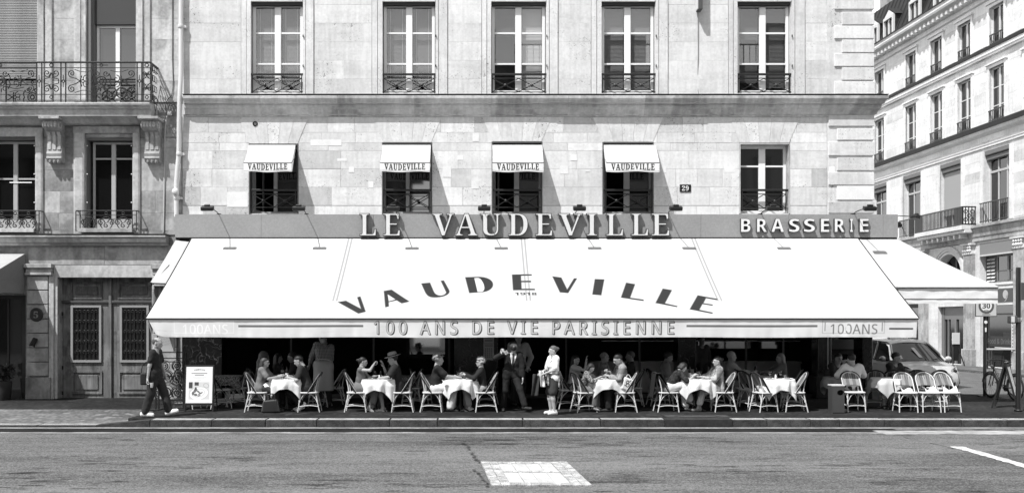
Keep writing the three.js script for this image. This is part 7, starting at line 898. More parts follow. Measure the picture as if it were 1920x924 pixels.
function shoeGeo(type) {
  if (shoeGeos[type]) return shoeGeos[type]; const f = new Field([-0.07, -0.02, -0.12], [0.07, 0.2, 0.24], 0.008);
  if (type === 'sneaker') { f.cap([0, 0.04, -0.045], [0, 0.035, 0.15], 0.047, 0.046, 0.03, [0, 1, 0, 1]); f.cap([0, 0.07, -0.03], [0, 0.1, -0.025], 0.046, 0.042, 0.04); f.cap([0, 0.06, 0.02], [0, 0.05, 0.1], 0.04, 0.035, 0.03); } else if (type === 'shoe') { f.cap([0, 0.035, -0.045], [0, 0.028, 0.165], 0.042, 0.036, 0.03); f.cap([0, 0.06, -0.03], [0, 0.09, -0.03], 0.042, 0.04, 0.04); } else if (type === 'boot') { f.cap([0, 0.04, -0.045], [0, 0.035, 0.15], 0.045, 0.043, 0.03); f.cap([0, 0.06, -0.03], [0, 0.2, -0.03], 0.048, 0.05, 0.04); } else { f.cap([0, 0.018, -0.05], [0, 0.014, 0.13], 0.04, 0.048, 0.02); f.cut((x, y) => y - 0.03); for (const z of [0.02, 0.1]) f.cap([-0.045, 0.02, z], [0, 0.075 - z * 0.2, z], 0.008, 0.01, 0.004), f.cap([0.045, 0.02, z], [0, 0.075 - z * 0.2, z], 0.008, 0.01, 0.004); f.cap([-0.04, 0.03, -0.04], [0, 0.08, -0.06], 0.007, 0.007, 0.004); f.cap([0.04, 0.03, -0.04], [0, 0.08, -0.06], 0.007, 0.007, 0.004); }
  f.cut((x, y) => -y); return (shoeGeos[type] = f.mesh());
}
const v3 = { add: (a, b) => a.map((q, i) => q + b[i]), sub: (a, b) => a.map((q, i) => q - b[i]), mul: (a, s) => a.map((q) => q * s), dot: (a, b) => a[0] * b[0] + a[1] * b[1] + a[2] * b[2], len: (a) => Math.hypot(...a), nrm: (a) => { const l = Math.hypot(...a) || 1; return a.map((q) => q / l); }, mix: (a, b, t) => a.map((q, i) => q + (b[i] - q) * t), crs: (a, b) => [a[1] * b[2] - a[2] * b[1], a[2] * b[0] - a[0] * b[2], a[0] * b[1] - a[1] * b[0]] };
function ik(a, target, l1, l2, pole) { let d = v3.sub(target.slice(0, 3), a), L = v3.len(d); const dir = v3.nrm(d); L = clamp(L, 0.08, (l1 + l2) * 0.998); const c = (l1 * l1 + L * L - l2 * l2) / (2 * l1 * L), s = Math.sqrt(Math.max(0, 1 - c * c)); let o = v3.sub(pole, v3.mul(dir, v3.dot(pole, dir))); o = v3.nrm(o); const mid = v3.add(a, v3.add(v3.mul(dir, l1 * c), v3.mul(o, l1 * s))); return [mid, v3.add(a, v3.mul(dir, L))]; }
const basis = (p, z, up, sx = 1, s = 1) => { const Z = v3.nrm(z); let U = v3.sub(up, v3.mul(Z, v3.dot(up, Z))); if (v3.len(U) < 0.05) U = v3.sub([0, 0, 1], v3.mul(Z, Z[2])); U = v3.nrm(U); const Xv = v3.crs(U, Z); return new THREE.Matrix4().set(Xv[0] * sx * s, U[0] * s, Z[0] * s, p[0], Xv[1] * sx * s, U[1] * s, Z[1] * s, p[1], Xv[2] * sx * s, U[2] * s, Z[2] * s, p[2], 0, 0, 0, 1); };
function put(geo, m) { const g = geo.clone().applyMatrix4(m); if (m.determinant() < 0) { const i = g.index; for (let k = 0; k < i.count; k += 3) { const a = i.getX(k); i.setX(k, i.getX(k + 1)); i.setX(k + 1, a); } } return g; }
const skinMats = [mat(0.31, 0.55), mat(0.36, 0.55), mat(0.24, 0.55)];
// o: px, z (where), turn, h (stature), sit, lean, tilt, head [yaw, pitch], hands {L, R: [x, y, z, kind, pole]}, feet {L, R: [x, y, z, toe, pitch]}, clothes
function person(label, o) {
  const s = (o.h ?? 1.7) / 1.75, w = (o.wide ?? 1), fem = o.fem ? 1 : 0, P0 = [0, o.sit ? (o.seat ?? 0.455) + 0.095 * s : (o.hip ?? 0.93) * s, o.back ?? 0], g = thing('person', label, 'person', [X(o.px, o.z), SW + (o.y ?? 0), o.z], o.turn);
  const ln = o.lean ?? 0, tl = o.tilt ?? 0, tw = o.twist ?? 0, u = v3.nrm([Math.sin(tl), Math.cos(ln) * Math.cos(tl), Math.sin(ln)]), fwd = v3.nrm([Math.sin(tw), -Math.sin(ln), Math.cos(ln) * Math.cos(tw)]), lx = v3.nrm(v3.crs(u, fwd));
  const at = (k, side = 0, f = 0) => v3.add(P0, v3.add(v3.mul(u, k * s), v3.add(v3.mul(lx, side * s), v3.mul(fwd, f * s))));
  const N = at(0.5, 0, -0.015), hv = o.head ?? [0, 0], hy = hv[0], hp = hv[1], la = ln * 0.45 + hp, hf = v3.nrm([Math.sin(hy + tw) * Math.cos(la), -Math.sin(la), Math.cos(hy + tw) * Math.cos(la)]), hu0 = [Math.sin(tl * 0.6) - hf[0] * 0, Math.cos(la), Math.sin(la) * 1], hu = v3.nrm(v3.sub(v3.nrm([Math.sin(tl * 0.6) + Math.sin(hy) * Math.sin(la), Math.cos(la), Math.sin(la) * Math.cos(hy)]), [0, 0, 0])), HC = v3.add(N, v3.add(v3.mul(v3.nrm(v3.add(u, hu)), 0.14 * s), v3.mul(hf, 0.03 * s)));
  const headM = basis(HC, hf, hu, 1, s * (fem ? 0.97 : 1.02));
  const sw = (0.178 - 0.018 * fem) * w, hipw = 0.085 + 0.006 * fem, arm = {}, leg = {}, ARM = [0.285 * s, 0.255 * s], LEG = [0.425 * s, 0.42 * s];
  for (const [k, sg] of [['L', 1], ['R', -1]]) {
    const S = at(0.445, sg * sw, 0), t = (o.hands ?? {})[k] ?? (o.sit ? [sg * 0.16, 0.62, 0.4, 'relax'] : [sg * 0.25, 0.74 * s, 0.06, 'hang']); const [el, wr] = ik(S, t, ARM[0], ARM[1], t[4] ?? [sg * 0.7, -0.6, -0.5]); arm[k] = { S, el, wr, kind: t[3] ?? 'relax', up: t[5], dir: t[6] };
    const Hj = v3.add(P0, v3.mul([Math.cos(o.hipturn ?? 0), 0, -Math.sin(o.hipturn ?? 0)], sg * hipw * s)), F = (o.feet ?? {})[k] ?? (o.sit ? [sg * 0.11, 0.08, 0.42, sg * 0.12, 0] : [sg * 0.1, 0.08, 0, sg * 0.15, 0]); const [kn, an] = ik(Hj, F, LEG[0], LEG[1], F[5] ?? (o.sit ? [sg * 0.15, 0.7, 0.8] : [sg * 0.1, 0, 1])); leg[k] = { H: Hj, kn, an, toe: F[3] ?? 0, pitch: F[4] ?? 0 };
  }
  const all = [P0, HC, at(0.2), ...['L', 'R'].flatMap((k) => [arm[k].S, arm[k].el, arm[k].wr, leg[k].H, leg[k].kn, leg[k].an])], mn = [0, 1, 2].map((i) => Math.min(...all.map((p) => p[i])) - 0.22), mx = [0, 1, 2].map((i) => Math.max(...all.map((p) => p[i])) + 0.22), h = o.far ? 0.022 : 0.017, sq = [...fwd, 1.22];
  const torso = (f, e, top = 0.46) => { const k = 0.06; for (const sg of [-1, 1]) { f.cap(at(-0.01, sg * 0.075), at(0.04, sg * 0.07), (0.098 + 0.012 * fem) * w * s + e, 0.1 * w * s + e, k, sq); f.cap(at(0.06, sg * 0.055), at(0.2, sg * 0.05), (0.094 + 0.02 * (o.belly ?? 0)) * w * s + e, (0.092 + 0.03 * (o.belly ?? 0)) * w * s + e, k, sq); f.cap(at(0.22, sg * 0.065, 0.005), at(0.36, sg * 0.085, 0), 0.092 * w * s + e, 0.086 * w * s + e, k, sq); f.cap(at(0.36, sg * 0.08, 0), at(top - 0.02, sg * (sw - 0.03), -0.01), 0.08 * s + e, 0.052 * s + e, k, sq); if (fem) f.cap(at(0.3, sg * 0.075, 0.06), at(0.29, sg * 0.075, 0.08), 0.055 * s + e, 0.05 * s + e, 0.04); } if (o.belly) f.cap(at(0.1, 0, 0.06), at(0.18, 0, 0.07), 0.1 * s + e, 0.1 * s + e, 0.08); return f; };
  const thigh = (f, k, e, t = 1) => f.cap(leg[k].H, v3.mix(leg[k].H, leg[k].kn, t), 0.082 * w * s + e, lerp(0.082, 0.057, t) * s + e, 0.05), shin = (f, k, e, t = 1) => { const m = v3.mix(leg[k].kn, leg[k].an, 0.3 * Math.min(1, t)); f.cap(leg[k].kn, m, 0.054 * s + e, 0.053 * s + e, 0.03); if (t > 0.3) f.cap(m, v3.mix(leg[k].kn, leg[k].an, t), 0.053 * s + e, lerp(0.053, 0.036, t) * s + e, 0.03); };
  const upper = (f, k, e, t = 1) => f.cap(arm[k].S, v3.mix(arm[k].S, arm[k].el, t), 0.05 * s + e, lerp(0.05, 0.039, t) * (1 - 0.1 * fem) * s + e, 0.04), fore = (f, k, e, t = 1) => f.cap(arm[k].el, v3.mix(arm[k].el, arm[k].wr, t), 0.039 * s * (1 - 0.08 * fem) + e, lerp(0.039, 0.026, t) * s + e, 0.025);
  const toeDir = (k) => { const q = leg[k]; return [Math.sin(q.toe) * Math.cos(q.pitch), -Math.sin(q.pitch), Math.cos(q.toe) * Math.cos(q.pitch)]; }, footUp = (k) => { const q = leg[k]; return [Math.sin(q.toe) * Math.sin(q.pitch), Math.cos(q.pitch), Math.cos(q.toe) * Math.sin(q.pitch)]; }, footAt = (k) => v3.sub(leg[k].an, v3.mul(footUp(k), 0.08));
  const nf = () => new Field(mn, mx, h), skin = skinMats[o.skin ?? 0];
  { const f = nf(); torso(f, -0.004); f.cap(at(0.44), v3.add(HC, v3.mul(hu, -0.06 * s)), 0.062 * s, 0.054 * s, 0.05); for (const k of ['L', 'R']) { thigh(f, k, -0.002); shin(f, k, 0); upper(f, k, 0); fore(f, k, 0); const a = footAt(k), d = toeDir(k), U = footUp(k); f.cap(v3.add(a, v3.mul(U, 0.045)), v3.add(a, v3.add(v3.mul(d, 0.12), v3.mul(U, 0.022))), 0.034, 0.024, 0.03); f.cap(leg[k].an, v3.add(a, v3.mul(U, 0.04)), 0.034 * s, 0.034, 0.02); }
    const parts = [f.mesh(), put(headGeo, headM)]; for (const [k, sg] of [['L', 1], ['R', -1]]) { const A = arm[k], fd = A.dir ?? v3.nrm(v3.sub(A.wr, A.el)); parts.push(put(handGeo(A.kind), basis(v3.add(A.wr, v3.mul(v3.nrm(v3.sub(A.wr, A.el)), 0.005)), fd, A.up ?? (Math.abs(fd[1]) > 0.75 ? (A.kind === 'hang' ? [sg, 0, 0] : [0, 0, -1]) : [sg * 0.25, 1, 0]), k === 'R' ? 1 : -1, s * (fem ? 0.94 : 1.02)))); }
    obj('body', parts, skin, g); }
  for (const sg of [-1, 1]) obj('eye', new THREE.SphereGeometry(0.0115, 8, 6).scale(1.3, 0.8, 0.6).translate(sg * 0.031, 0.006, 0.084).applyMatrix4(headM), M.black, g);
  obj('mouth', new THREE.SphereGeometry(0.02, 8, 6).scale(1, 0.28, 0.4).translate(0, -0.054, 0.0935).applyMatrix4(headM), mat(0.13, 0.5), g);
  if (o.hair) obj('hair', put(hairGeo(o.hair[0]), headM), o.hair[2] ?? mat(o.hair[1], 0.6), g);
  const T1 = o.top ?? {}; { const f = nf(), e = T1.loose ?? 0.02; torso(f, e, 0.46 - (T1.low ?? 0)); for (const k of ['L', 'R']) { if (T1.sleeve > 0) upper(f, k, e * 1.1 + 0.004, Math.min(1, T1.sleeve)); if (T1.sleeve > 1) fore(f, k, e * 0.9 + 0.004, T1.sleeve - 1); if (T1.drop) f.cap(leg[k].H, v3.mix(leg[k].H, leg[k].kn, T1.drop), 0.09 * s + e, 0.09 * s + e, 0.06); }
    const q = at(0.5, 0, 0.05); f.cut((x, y, z) => (T1.neck ?? 0.085) - Math.hypot(x - q[0], y - q[1], z - q[2])); if (T1.open) { f.cut((x, y, z) => { const r = [x - P0[0], y - P0[1], z - P0[2]], a = v3.dot(r, lx) / s, b = v3.dot(r, u) / s, c = v3.dot(r, fwd); return c > 0.02 ? 0.075 * clamp((b - 0.12) / 0.3) - Math.abs(a) - 0.0 : -1; }); }
    f.wrinkle(0.014, 7); obj(T1.name ?? 'shirt', f.mesh(), T1.m ?? mat(T1.v ?? 0.3, 0.85), g); }
  if (T1.under) { const f = nf(); torso(f, 0.01); const q = at(0.5, 0, 0.05); f.cut((x, y, z) => 0.07 - Math.hypot(x - q[0], y - q[1], z - q[2])); obj('shirt_front', f.mesh(), mat(T1.under, 0.8), g); const t0 = at(0.46, 0, 0.06), t1 = at(0.3, 0, 0.115), t2 = at(0.1, 0, 0.115); if (T1.tie) obj('tie', [tube([t0, t1, t2].map((p) => V(...p)), 0.02, 6), new THREE.SphereGeometry(0.026, 8, 6).translate(...at(0.45, 0, 0.075))], mat(0.006, 0.6), g); }
  const B = o.legs ?? {}; { const f = nf(), e = B.loose ?? 0.017; for (const sg of [-1, 1]) { f.cap(at(-0.01, sg * 0.075), at(0.05, sg * 0.068), 0.103 * w * s + e, 0.1 * w * s + e - 0.006, 0.06, sq); } for (const k of ['L', 'R']) { if (B.type === 'skirt') { f.cap(leg[k].H, leg[k].kn, 0.095 * s + e, 0.085 * s + e, 0.12); f.cap(leg[k].kn, v3.add(leg[k].kn, [0, -(B.hang ?? 0.2), -0.03]), 0.085 * s, 0.075 * s, 0.1); } else if (B.type === 'shorts') thigh(f, k, e + 0.008, 0.88); else { const b = 0.006 + (B.wide ?? 0); f.cap(leg[k].H, leg[k].kn, 0.086 * w * s + e, 0.066 * s + e, 0.05); f.cap(leg[k].kn, v3.mix(leg[k].kn, leg[k].an, B.len ?? 0.93), 0.066 * s + e, 0.052 * s + e + b, 0.03); } }
    f.wrinkle(0.011, 11); obj({ skirt: 'skirt', shorts: 'shorts' }[B.type] ?? 'trousers', f.mesh(), B.m ?? mat(B.v ?? 0.03, 0.85), g); }
  for (const k of ['L', 'R']) if (o.shoes) obj(o.shoes[0] === 'sandal' ? 'sandal' : 'shoe', put(shoeGeo(o.shoes[0]), basis(footAt(k), toeDir(k), footUp(k), k === 'R' ? 1 : -1, s * (fem ? 0.95 : 1.03))), mat(o.shoes[1], 0.6), g);
  if (o.hat) { const tilt = new THREE.Matrix4().makeTranslation(0, 0.062, -0.012).multiply(new THREE.Matrix4().makeRotationX(o.hat.tilt ?? -0.08)); const hm = headM.clone().multiply(tilt), hg = lathe([[0.098, 0.0], [0.096, 0.05], [0.085, 0.095], [0.05, 0.105], [0.001, 0.092]], 26).scale(0.92, 1, 1.08), br = lathe([[0.092, 0.0], [0.13, -0.008], [o.hat.brim ?? 0.155, 0.006], [o.hat.brim ?? 0.155, 0.011], [0.13, -0.002], [0.092, 0.008]], 30).scale(0.92, 1, 1.1); obj('hat', [hg.applyMatrix4(hm), br.applyMatrix4(hm)], mat(o.hat.v, 0.9, { map: rep(T.weave, 8, 3) }), g); obj('hat_band', lathe([[0.0985, 0.004], [0.098, 0.036], [0.096, 0.036], [0.096, 0.004]], 26).scale(0.925, 1, 1.085).applyMatrix4(hm), M.black, g); }
  if (o.mask) { obj('face_mask', put(maskGeo, headM), mat(0.008, 0.8), g); obj('mask_loop', [-1, 1].map((q) => tube([[q * 0.06, -0.03, 0.06], [q * 0.08, -0.012, 0.01], [q * 0.083, 0.01, -0.015]], 0.002, 4).applyMatrix4(headM)), M.black, g); }
  if (o.glasses) obj('sunglasses', [-1, 1].flatMap((q) => [rbox(q * 0.012, q * 0.058, -0.014, 0.018, 0.094, 0.1, 0.003), seg([q * 0.058, 0.01, 0.095], [q * 0.08, 0.006, -0.01], 0.003, 0.003, 4)]).map((x) => x.translate(0, o.glasses === 2 ? 0.075 : 0.004, o.glasses === 2 ? -0.025 : 0).applyMatrix4(headM)), mat(0.01, 0.2), g);
  if (o.apron) { const f = nf(); const e = 0.034; for (const sg of [-1, 1]) { f.cap(at(0.1, sg * 0.06), at(-0.02, sg * 0.08), 0.1 * s + e, 0.115 * s + e, 0.06, sq); } const dn = v3.add(P0, [0, -(o.apron.len ?? 0.55), 0]); for (const sg of [-1, 1]) f.cap(v3.add(P0, v3.mul(lx, sg * 0.08)), v3.add(dn, v3.mul(lx, sg * 0.09)), 0.115 * s + e, 0.125 * s + e, 0.06); const top = at(0.1); f.cut((x, y, z) => y - top[1]); f.cut((x, y, z) => dn[1] - y); obj('apron', f.mesh(), mat(o.apron.v, 0.9), g); obj('apron_string', (() => { const q = []; for (let i = 0; i <= 24; i++) { const a = i / 24 * 6.283; q.push(v3.add(at(0.09), v3.add(v3.mul(lx, 0.175 * s * Math.cos(a)), v3.mul(fwd, 0.142 * s * Math.sin(a))))); } return tube(q, 0.009, 5, true, 2); })(), M.offwhite, g); }
  g.userData.rig = null; delete g.userData.rig; return { g, at, arm, leg, headM, HC, P0, s };
}
const UPF = [0, 1, 0];
// ---- the street and the front row
const walker = person('balding man in black polo shirt and white sneakers striding along the kerb', { px: 290, z: 4.85, turn: RIGHT, h: 1.79, hip: 0.915, lean: 0.04, head: [0, 0.12], hair: ['shaved', 0.05], skin: 0, top: { v: 0.008, sleeve: 0.62, loose: 0.02, drop: 0.12 }, legs: { v: 0.014, loose: 0.024 }, shoes: ['sneaker', 0.75], hands: { R: [-0.24, 0.74, -0.1, 'grip', [-0.3, -0.2, -1]], L: [0.24, 0.76, 0.18, 'relax', [0.4, -0.4, -0.8]] }, feet: { R: [-0.08, 0.085, -0.2, 0, 0.02], L: [0.09, 0.11, 0.27, 0.05, -0.3] } });
{ const b = thing('shoulder_bag', 'small black bag carried at the hip of the balding man', 'bag', [X(270, 4.95), SW + 0.7, 5.0], 0.2); obj('pouch', rbox(-0.07, 0.07, 0, 0.26, -0.05, 0.05, 0.03, 3), mat(0.008, 0.6), b); obj('strap', tube([[-0.05, 0.24, 0], [-0.02, 0.42, 0.0], [0.08, 0.5, 0.02], [0.06, 0.24, 0]], 0.01, 5), M.black, b); const q = thing('paper_cup', 'pale cup in the lowered hand of the balding man', 'cup', [X(283, 5.05) + 0.02, SW + 0.65, 5.09]); obj('cup', lathe([[0.001, 0], [0.026, 0], [0.035, 0.1], [0.033, 0.1], [0.024, 0.006], [0.001, 0.006]], 16), M.offwhite, q); }
person('woman in sunglasses and a grey T-shirt eating at the table with the big handbag', { px: 486, z: 3.58, turn: RIGHT + 0.05, h: 1.63, fem: 1, sit: 1, lean: 0.2, head: [-0.05, 0.02], hair: ['bob', 0.03], glasses: 1, skin: 0, top: { v: 0.14, sleeve: 0.75, loose: 0.024, neck: 0.095, drop: 0.1 }, legs: { v: 0.02 }, shoes: ['shoe', 0.03], hands: { R: [-0.12, 0.8, 0.44, 'grip'], L: [0.12, 0.82, 0.47, 'grip'] }, feet: { R: [-0.1, 0.08, 0.4, 0, 0], L: [0.1, 0.08, 0.42, 0, 0] } });
person('man with short dark hair and white sneakers in a dark T-shirt bent over his plate', { px: 577, z: 3.56, turn: LEFT, h: 1.78, sit: 1, lean: 0.3, head: [0, 0.3], hair: ['short', 0.012], skin: 0, top: { v: 0.014, sleeve: 0.7, loose: 0.022 }, legs: { v: 0.01, loose: 0.022 }, shoes: ['sneaker', 0.78], hands: { L: [0.13, 0.78, 0.4, 'grip'], R: [-0.13, 0.8, 0.44, 'relax'] }, feet: { L: [0.05, 0.16, 0.14, 0.1, 0.75], R: [-0.1, 0.1, 0.2, 0.0, 0.3] } });
person('woman in a grey sleeveless dress drinking with her raised hand at her mouth', { px: 672, z: 3.56, turn: RIGHT, h: 1.64, fem: 1, sit: 1, lean: 0.16, head: [0.05, 0.02], hair: ['bun', 0.012], skin: 0, top: { v: 0.11, sleeve: 0.06, loose: 0.014, neck: 0.1 }, legs: { type: 'skirt', v: 0.14, hang: 0.24 }, shoes: ['sandal', 0.2], hands: { R: [-0.1, 1.08, 0.36, 'grip', [-0.9, -0.5, 0], [-0.5, 0, -0.8]], L: [0.14, 0.8, 0.42, 'relax'] }, feet: { R: [-0.12, 0.1, 0.26, 0.0, 0.35], L: [0.08, 0.08, 0.34, 0.0, 0.1] } });
person('man in pale straw hat and black T-shirt leaning on the table with bare shins', { px: 748, z: 3.5, turn: LEFT, h: 1.8, sit: 1, lean: 0.2, head: [0.1, 0.12], hair: ['short', 0.02], hat: { v: 0.5, brim: 0.175, tilt: 0.05 }, skin: 0, top: { v: 0.007, sleeve: 0.8, loose: 0.03, drop: 0.12 }, legs: { type: 'shorts', v: 0.3, loose: 0.024 }, shoes: ['sandal', 0.4], hands: { L: [0.2, 0.77, 0.42, 'relax', [0.9, -0.5, -0.2]], R: [-0.08, 1.02, 0.36, 'relax', [-0.4, -0.9, 0.1], [0, 0, -1]] }, feet: { L: [0.12, 0.08, 0.36, 0.05, 0], R: [-0.1, 0.08, 0.62, 0, 0] } });
person('heavy man in banded trilby, black T-shirt and white trousers seated at a table', { px: 816, z: 3.56, turn: RIGHT + 0.05, h: 1.74, wide: 1.08, belly: 0.8, sit: 1, lean: 0.1, head: [0, 0.02], hair: ['curly', 0.24], hat: { v: 0.34, brim: 0.125, tilt: -0.28 }, skin: 1, top: { v: 0.008, sleeve: 0.75, loose: 0.026 }, legs: { v: 0.62, loose: 0.03, wide: 0.004, len: 0.9 }, shoes: ['shoe', 0.01], hands: { R: [-0.12, 0.79, 0.5, 'grip', [-0.6, -0.7, -0.3]], L: [0.14, 0.79, 0.48, 'relax'] }, feet: { R: [-0.11, 0.08, 0.34, 0, 0.1], L: [0.11, 0.08, 0.4, 0, 0] } });
person('elderly woman with curly grey hair, dark top and chunky sandals facing the trilby man', { px: 905, z: 3.55, turn: LEFT, h: 1.6, fem: 1, sit: 1, lean: 0.08, head: [0, -0.03], hair: ['curly', 0.32], glasses: 1, skin: 1, top: { v: 0.007, sleeve: 1.9, loose: 0.02, neck: 0.11 }, legs: { v: 0.3, len: 0.8 }, shoes: ['sandal', 0.55], hands: { L: [0.12, 0.84, 0.38, 'grip'], R: [-0.12, 0.86, 0.42, 'grip'] }, feet: { L: [0.05, 0.1, 0.3, 0.05, 0.35], R: [-0.1, 0.08, 0.38, 0, 0.1] } });
person('masked waiter in a black suit and tie leaning aside with one arm bent up', { px: 958, z: 3.6, turn: 0.12, h: 1.69, hip: 0.92, tilt: 0.1, lean: 0.06, head: [-0.12, 0.08], hair: ['short', 0.01], mask: 1, skin: 0, top: { name: 'suit_jacket', v: 0.004, sleeve: 1.92, loose: 0.019, drop: 0.22, open: 1, under: 0.75, tie: 1 }, legs: { v: 0.005, loose: 0.012 }, shoes: ['shoe', 0.012], hands: { R: [-0.2, 1.34, 0.26, 'grip', [-1, -0.5, -0.2], [0, 0, -1]], L: [0.26, 0.78, 0.1, 'hang', [0.8, 0, -0.6]] }, feet: { R: [-0.16, 0.1, -0.14, -0.1, 0.15], L: [0.3, 0.085, 0.26, 0.7, -0.05] } });
{ const q = obj('napkin', thick(sheet(8, 8, (u, v) => [(u - 0.5) * 0.1 * (1 - Math.abs(v - 0.5)), (v - 0.5) * 0.13, 0.03 * Math.sin(u * 5 + v * 3)]), 0.004), M.white); q.position.set(X(942, 3.85), Y(659, 3.85), 3.88); tag(q, 'folded white napkin in the raised hand of the masked waiter', 'napkin', 'napkins in hands'); }
const tourist = person('woman in white T-shirt and dark shorts standing with jumper tied round her waist', { px: 1038, z: 4.36, turn: LEFT + 0.35, h: 1.575, fem: 1, wide: 1.0, lean: 0.0, head: [-0.1, 0.0], hair: ['up', 0.09], glasses: 2, skin: 1, top: { v: 0.8, sleeve: 0.8, loose: 0.024, drop: 0.06 }, legs: { type: 'shorts', v: 0.03, loose: 0.03 }, shoes: ['sneaker', 0.6], hands: { L: [0.08, 0.92, 0.24, 'grip', [0.7, -0.8, -0.3]], R: [-0.1, 0.93, 0.26, 'grip', [-0.6, -0.8, -0.3]] }, feet: { L: [0.09, 0.085, 0.02, 0.1, 0], R: [-0.09, 0.085, 0.02, -0.1, 0] } });
{ const { g, at, s } = tourist, band = []; for (let i = 0; i <= 24; i++) { const a = i / 24 * 6.283; band.push([0.185 * s * Math.cos(a), 0.99 * s, 0.158 * s * Math.sin(a)]); } obj('tied_jumper', [tube(band, 0.032, 7, true, 2), thick(sheet(8, 10, (u, v) => { const a = lerp(2.6, 5.6, u); return [0.2 * Math.cos(a) * (1 + v * 0.1), (0.98 - 0.16 * v) * s, 0.18 * Math.sin(a) * (1 + 0.15 * v)]; }), 0.006), seg([0.06, 0.96, 0.16], [0.11, 0.66, 0.17], 0.03, 0.022), seg([0.0, 0.96, 0.17], [0.02, 0.7, 0.18], 0.028, 0.02), seg([0.17, 0.97, -0.06], [0.19, 0.62, -0.05], 0.03, 0.022)], mat(0.4, 0.9, { map: T.check }), g); obj('bag_strap', tube([at(0.46, 0.12, 0.04), at(0.36, 0.1, 0.125), at(0.2, 0.0, 0.135), at(0.1, -0.12, 0.1)].map((p) => V(...p)), 0.009, 5), mat(0.02, 0.7), g);
  const j = thing('carried_jacket', 'white cloth with a darker jacket hanging from the hands of the woman in shorts', 'jacket', [X(1015, 4.36), SW, 4.4]); obj('cloth', thick(sheet(8, 16, (u, v) => [(u - 0.5) * 0.1 + 0.03 * v, 0.98 - 0.36 * v, 0.04 * Math.sin(u * 6 + v * 3) + 0.02]), 0.01), M.white, j); obj('sleeve', thick(sheet(8, 16, (u, v) => [-0.1 - 0.05 * v + (u - 0.5) * 0.15, 0.9 - 0.48 * v, 0.04 * Math.sin(u * 7 + v * 2) - 0.04]), 0.012), mat(0.03, 0.9), j); }
const patt = mat(0.3, 0.85, { map: rep(T.print, 3, 3) });
person('child in a patterned top bowed over the table beside the standing woman', { px: 1092, z: 3.62, turn: RIGHT - 0.3, h: 1.38, fem: 1, sit: 1, seat: 0.47, lean: 0.38, head: [0.1, 0.35], hair: ['bob', 0.014], skin: 0, top: { m: patt, sleeve: 1.1, loose: 0.02 }, legs: { v: 0.12, len: 0.85 }, shoes: ['shoe', 0.05], hands: { R: [-0.1, 0.79, 0.4, 'grip'], L: [0.1, 0.79, 0.42, 'relax'] }, feet: { R: [-0.08, 0.12, 0.3, 0, 0.2], L: [0.08, 0.12, 0.34, 0, 0.2] } });
person('woman with long dark hair lifting one hand behind the child in the patterned top', { px: 1072, z: 2.8, turn: RIGHT - 0.1, h: 1.68, fem: 1, sit: 1, lean: 0.14, head: [-0.5, 0.1], hair: ['long', 0.01], skin: 0, top: { v: 0.3, sleeve: 0.5, loose: 0.02, neck: 0.1 }, legs: { v: 0.03 }, shoes: ['shoe', 0.02], hands: { R: [-0.1, 1.12, 0.34, 'relax', [-0.5, -0.9, 0.1]], L: [0.1, 0.8, 0.44, 'relax'] } });
person('dark haired man in light shirt with rolled sleeves looking down at his hands', { px: 1172, z: 3.55, turn: LEFT + 0.05, h: 1.82, sit: 1, lean: 0.2, head: [0.15, 0.38], hair: ['short', 0.012], skin: 0, top: { v: 0.34, sleeve: 1.75, loose: 0.026, m: mat(0.36, 0.85, { map: rep(T.check, 9, 1) }) }, legs: { v: 0.01 }, shoes: ['shoe', 0.01], hands: { L: [0.14, 0.82, 0.4, 'grip'], R: [-0.06, 0.9, 0.38, 'grip'] }, feet: { L: [0.12, 0.08, 0.4, 0, 0], R: [-0.1, 0.08, 0.5, 0, 0] } });
person('person in black top, pale trousers and strapped sandals bowed over the table', { px: 1253, z: 3.56, turn: RIGHT, h: 1.62, fem: 1, sit: 1, lean: 0.62, head: [0.5, 0.5], hair: ['dark', 0.01], skin: 1, top: { v: 0.008, sleeve: 0.9, loose: 0.022, m: mat(0.03, 0.85, { map: rep(T.print, 1.4, 1.4) }) }, legs: { v: 0.55, loose: 0.028, wide: 0.008, len: 0.86 }, shoes: ['sandal', 0.01], hands: { R: [-0.14, 0.82, 0.56, 'grip', [-0.6, -0.8, 0]], L: [0.1, 0.8, 0.55, 'relax'] }, feet: { R: [-0.04, 0.24, 0.5, 0.1, 0.35], L: [0.02, 0.1, 0.42, 0.1, 0.2] } });
person('woman with a short dark bun and pale striped top gazing across the table', { px: 1349, z: 3.54, turn: LEFT, h: 1.66, fem: 1, sit: 1, lean: 0.06, head: [0.25, 0.08], hair: ['bun', 0.012], skin: 1, top: { v: 0.5, sleeve: 1.35, loose: 0.03, m: mat(0.52, 0.85, { map: rep(T.check, 1, 8) }) }, legs: { v: 0.55, len: 0.7 }, shoes: ['boot', 0.16], hands: { L: [0.12, 0.79, 0.36, 'relax', [0.7, -0.8, -0.3]], R: [-0.12, 0.79, 0.44, 'relax'] }, feet: { L: [0.08, 0.08, 0.5, 0, 0], R: [-0.1, 0.08, 0.56, 0, 0] } });
person('man in white T-shirt seated with his back to the street reading a newspaper', { px: 1600, z: 3.2, turn: Math.PI + 0.06, h: 1.74, sit: 1, lean: 0.06, head: [0.1, 0.2], hair: ['short', 0.01], skin: 0, top: { v: 0.6, sleeve: 0.9, loose: 0.03, neck: 0.07 }, legs: { v: 0.02 }, shoes: ['shoe', 0.02], hands: { L: [0.2, 0.84, 0.32, 'grip'], R: [-0.2, 0.84, 0.32, 'grip'] } });
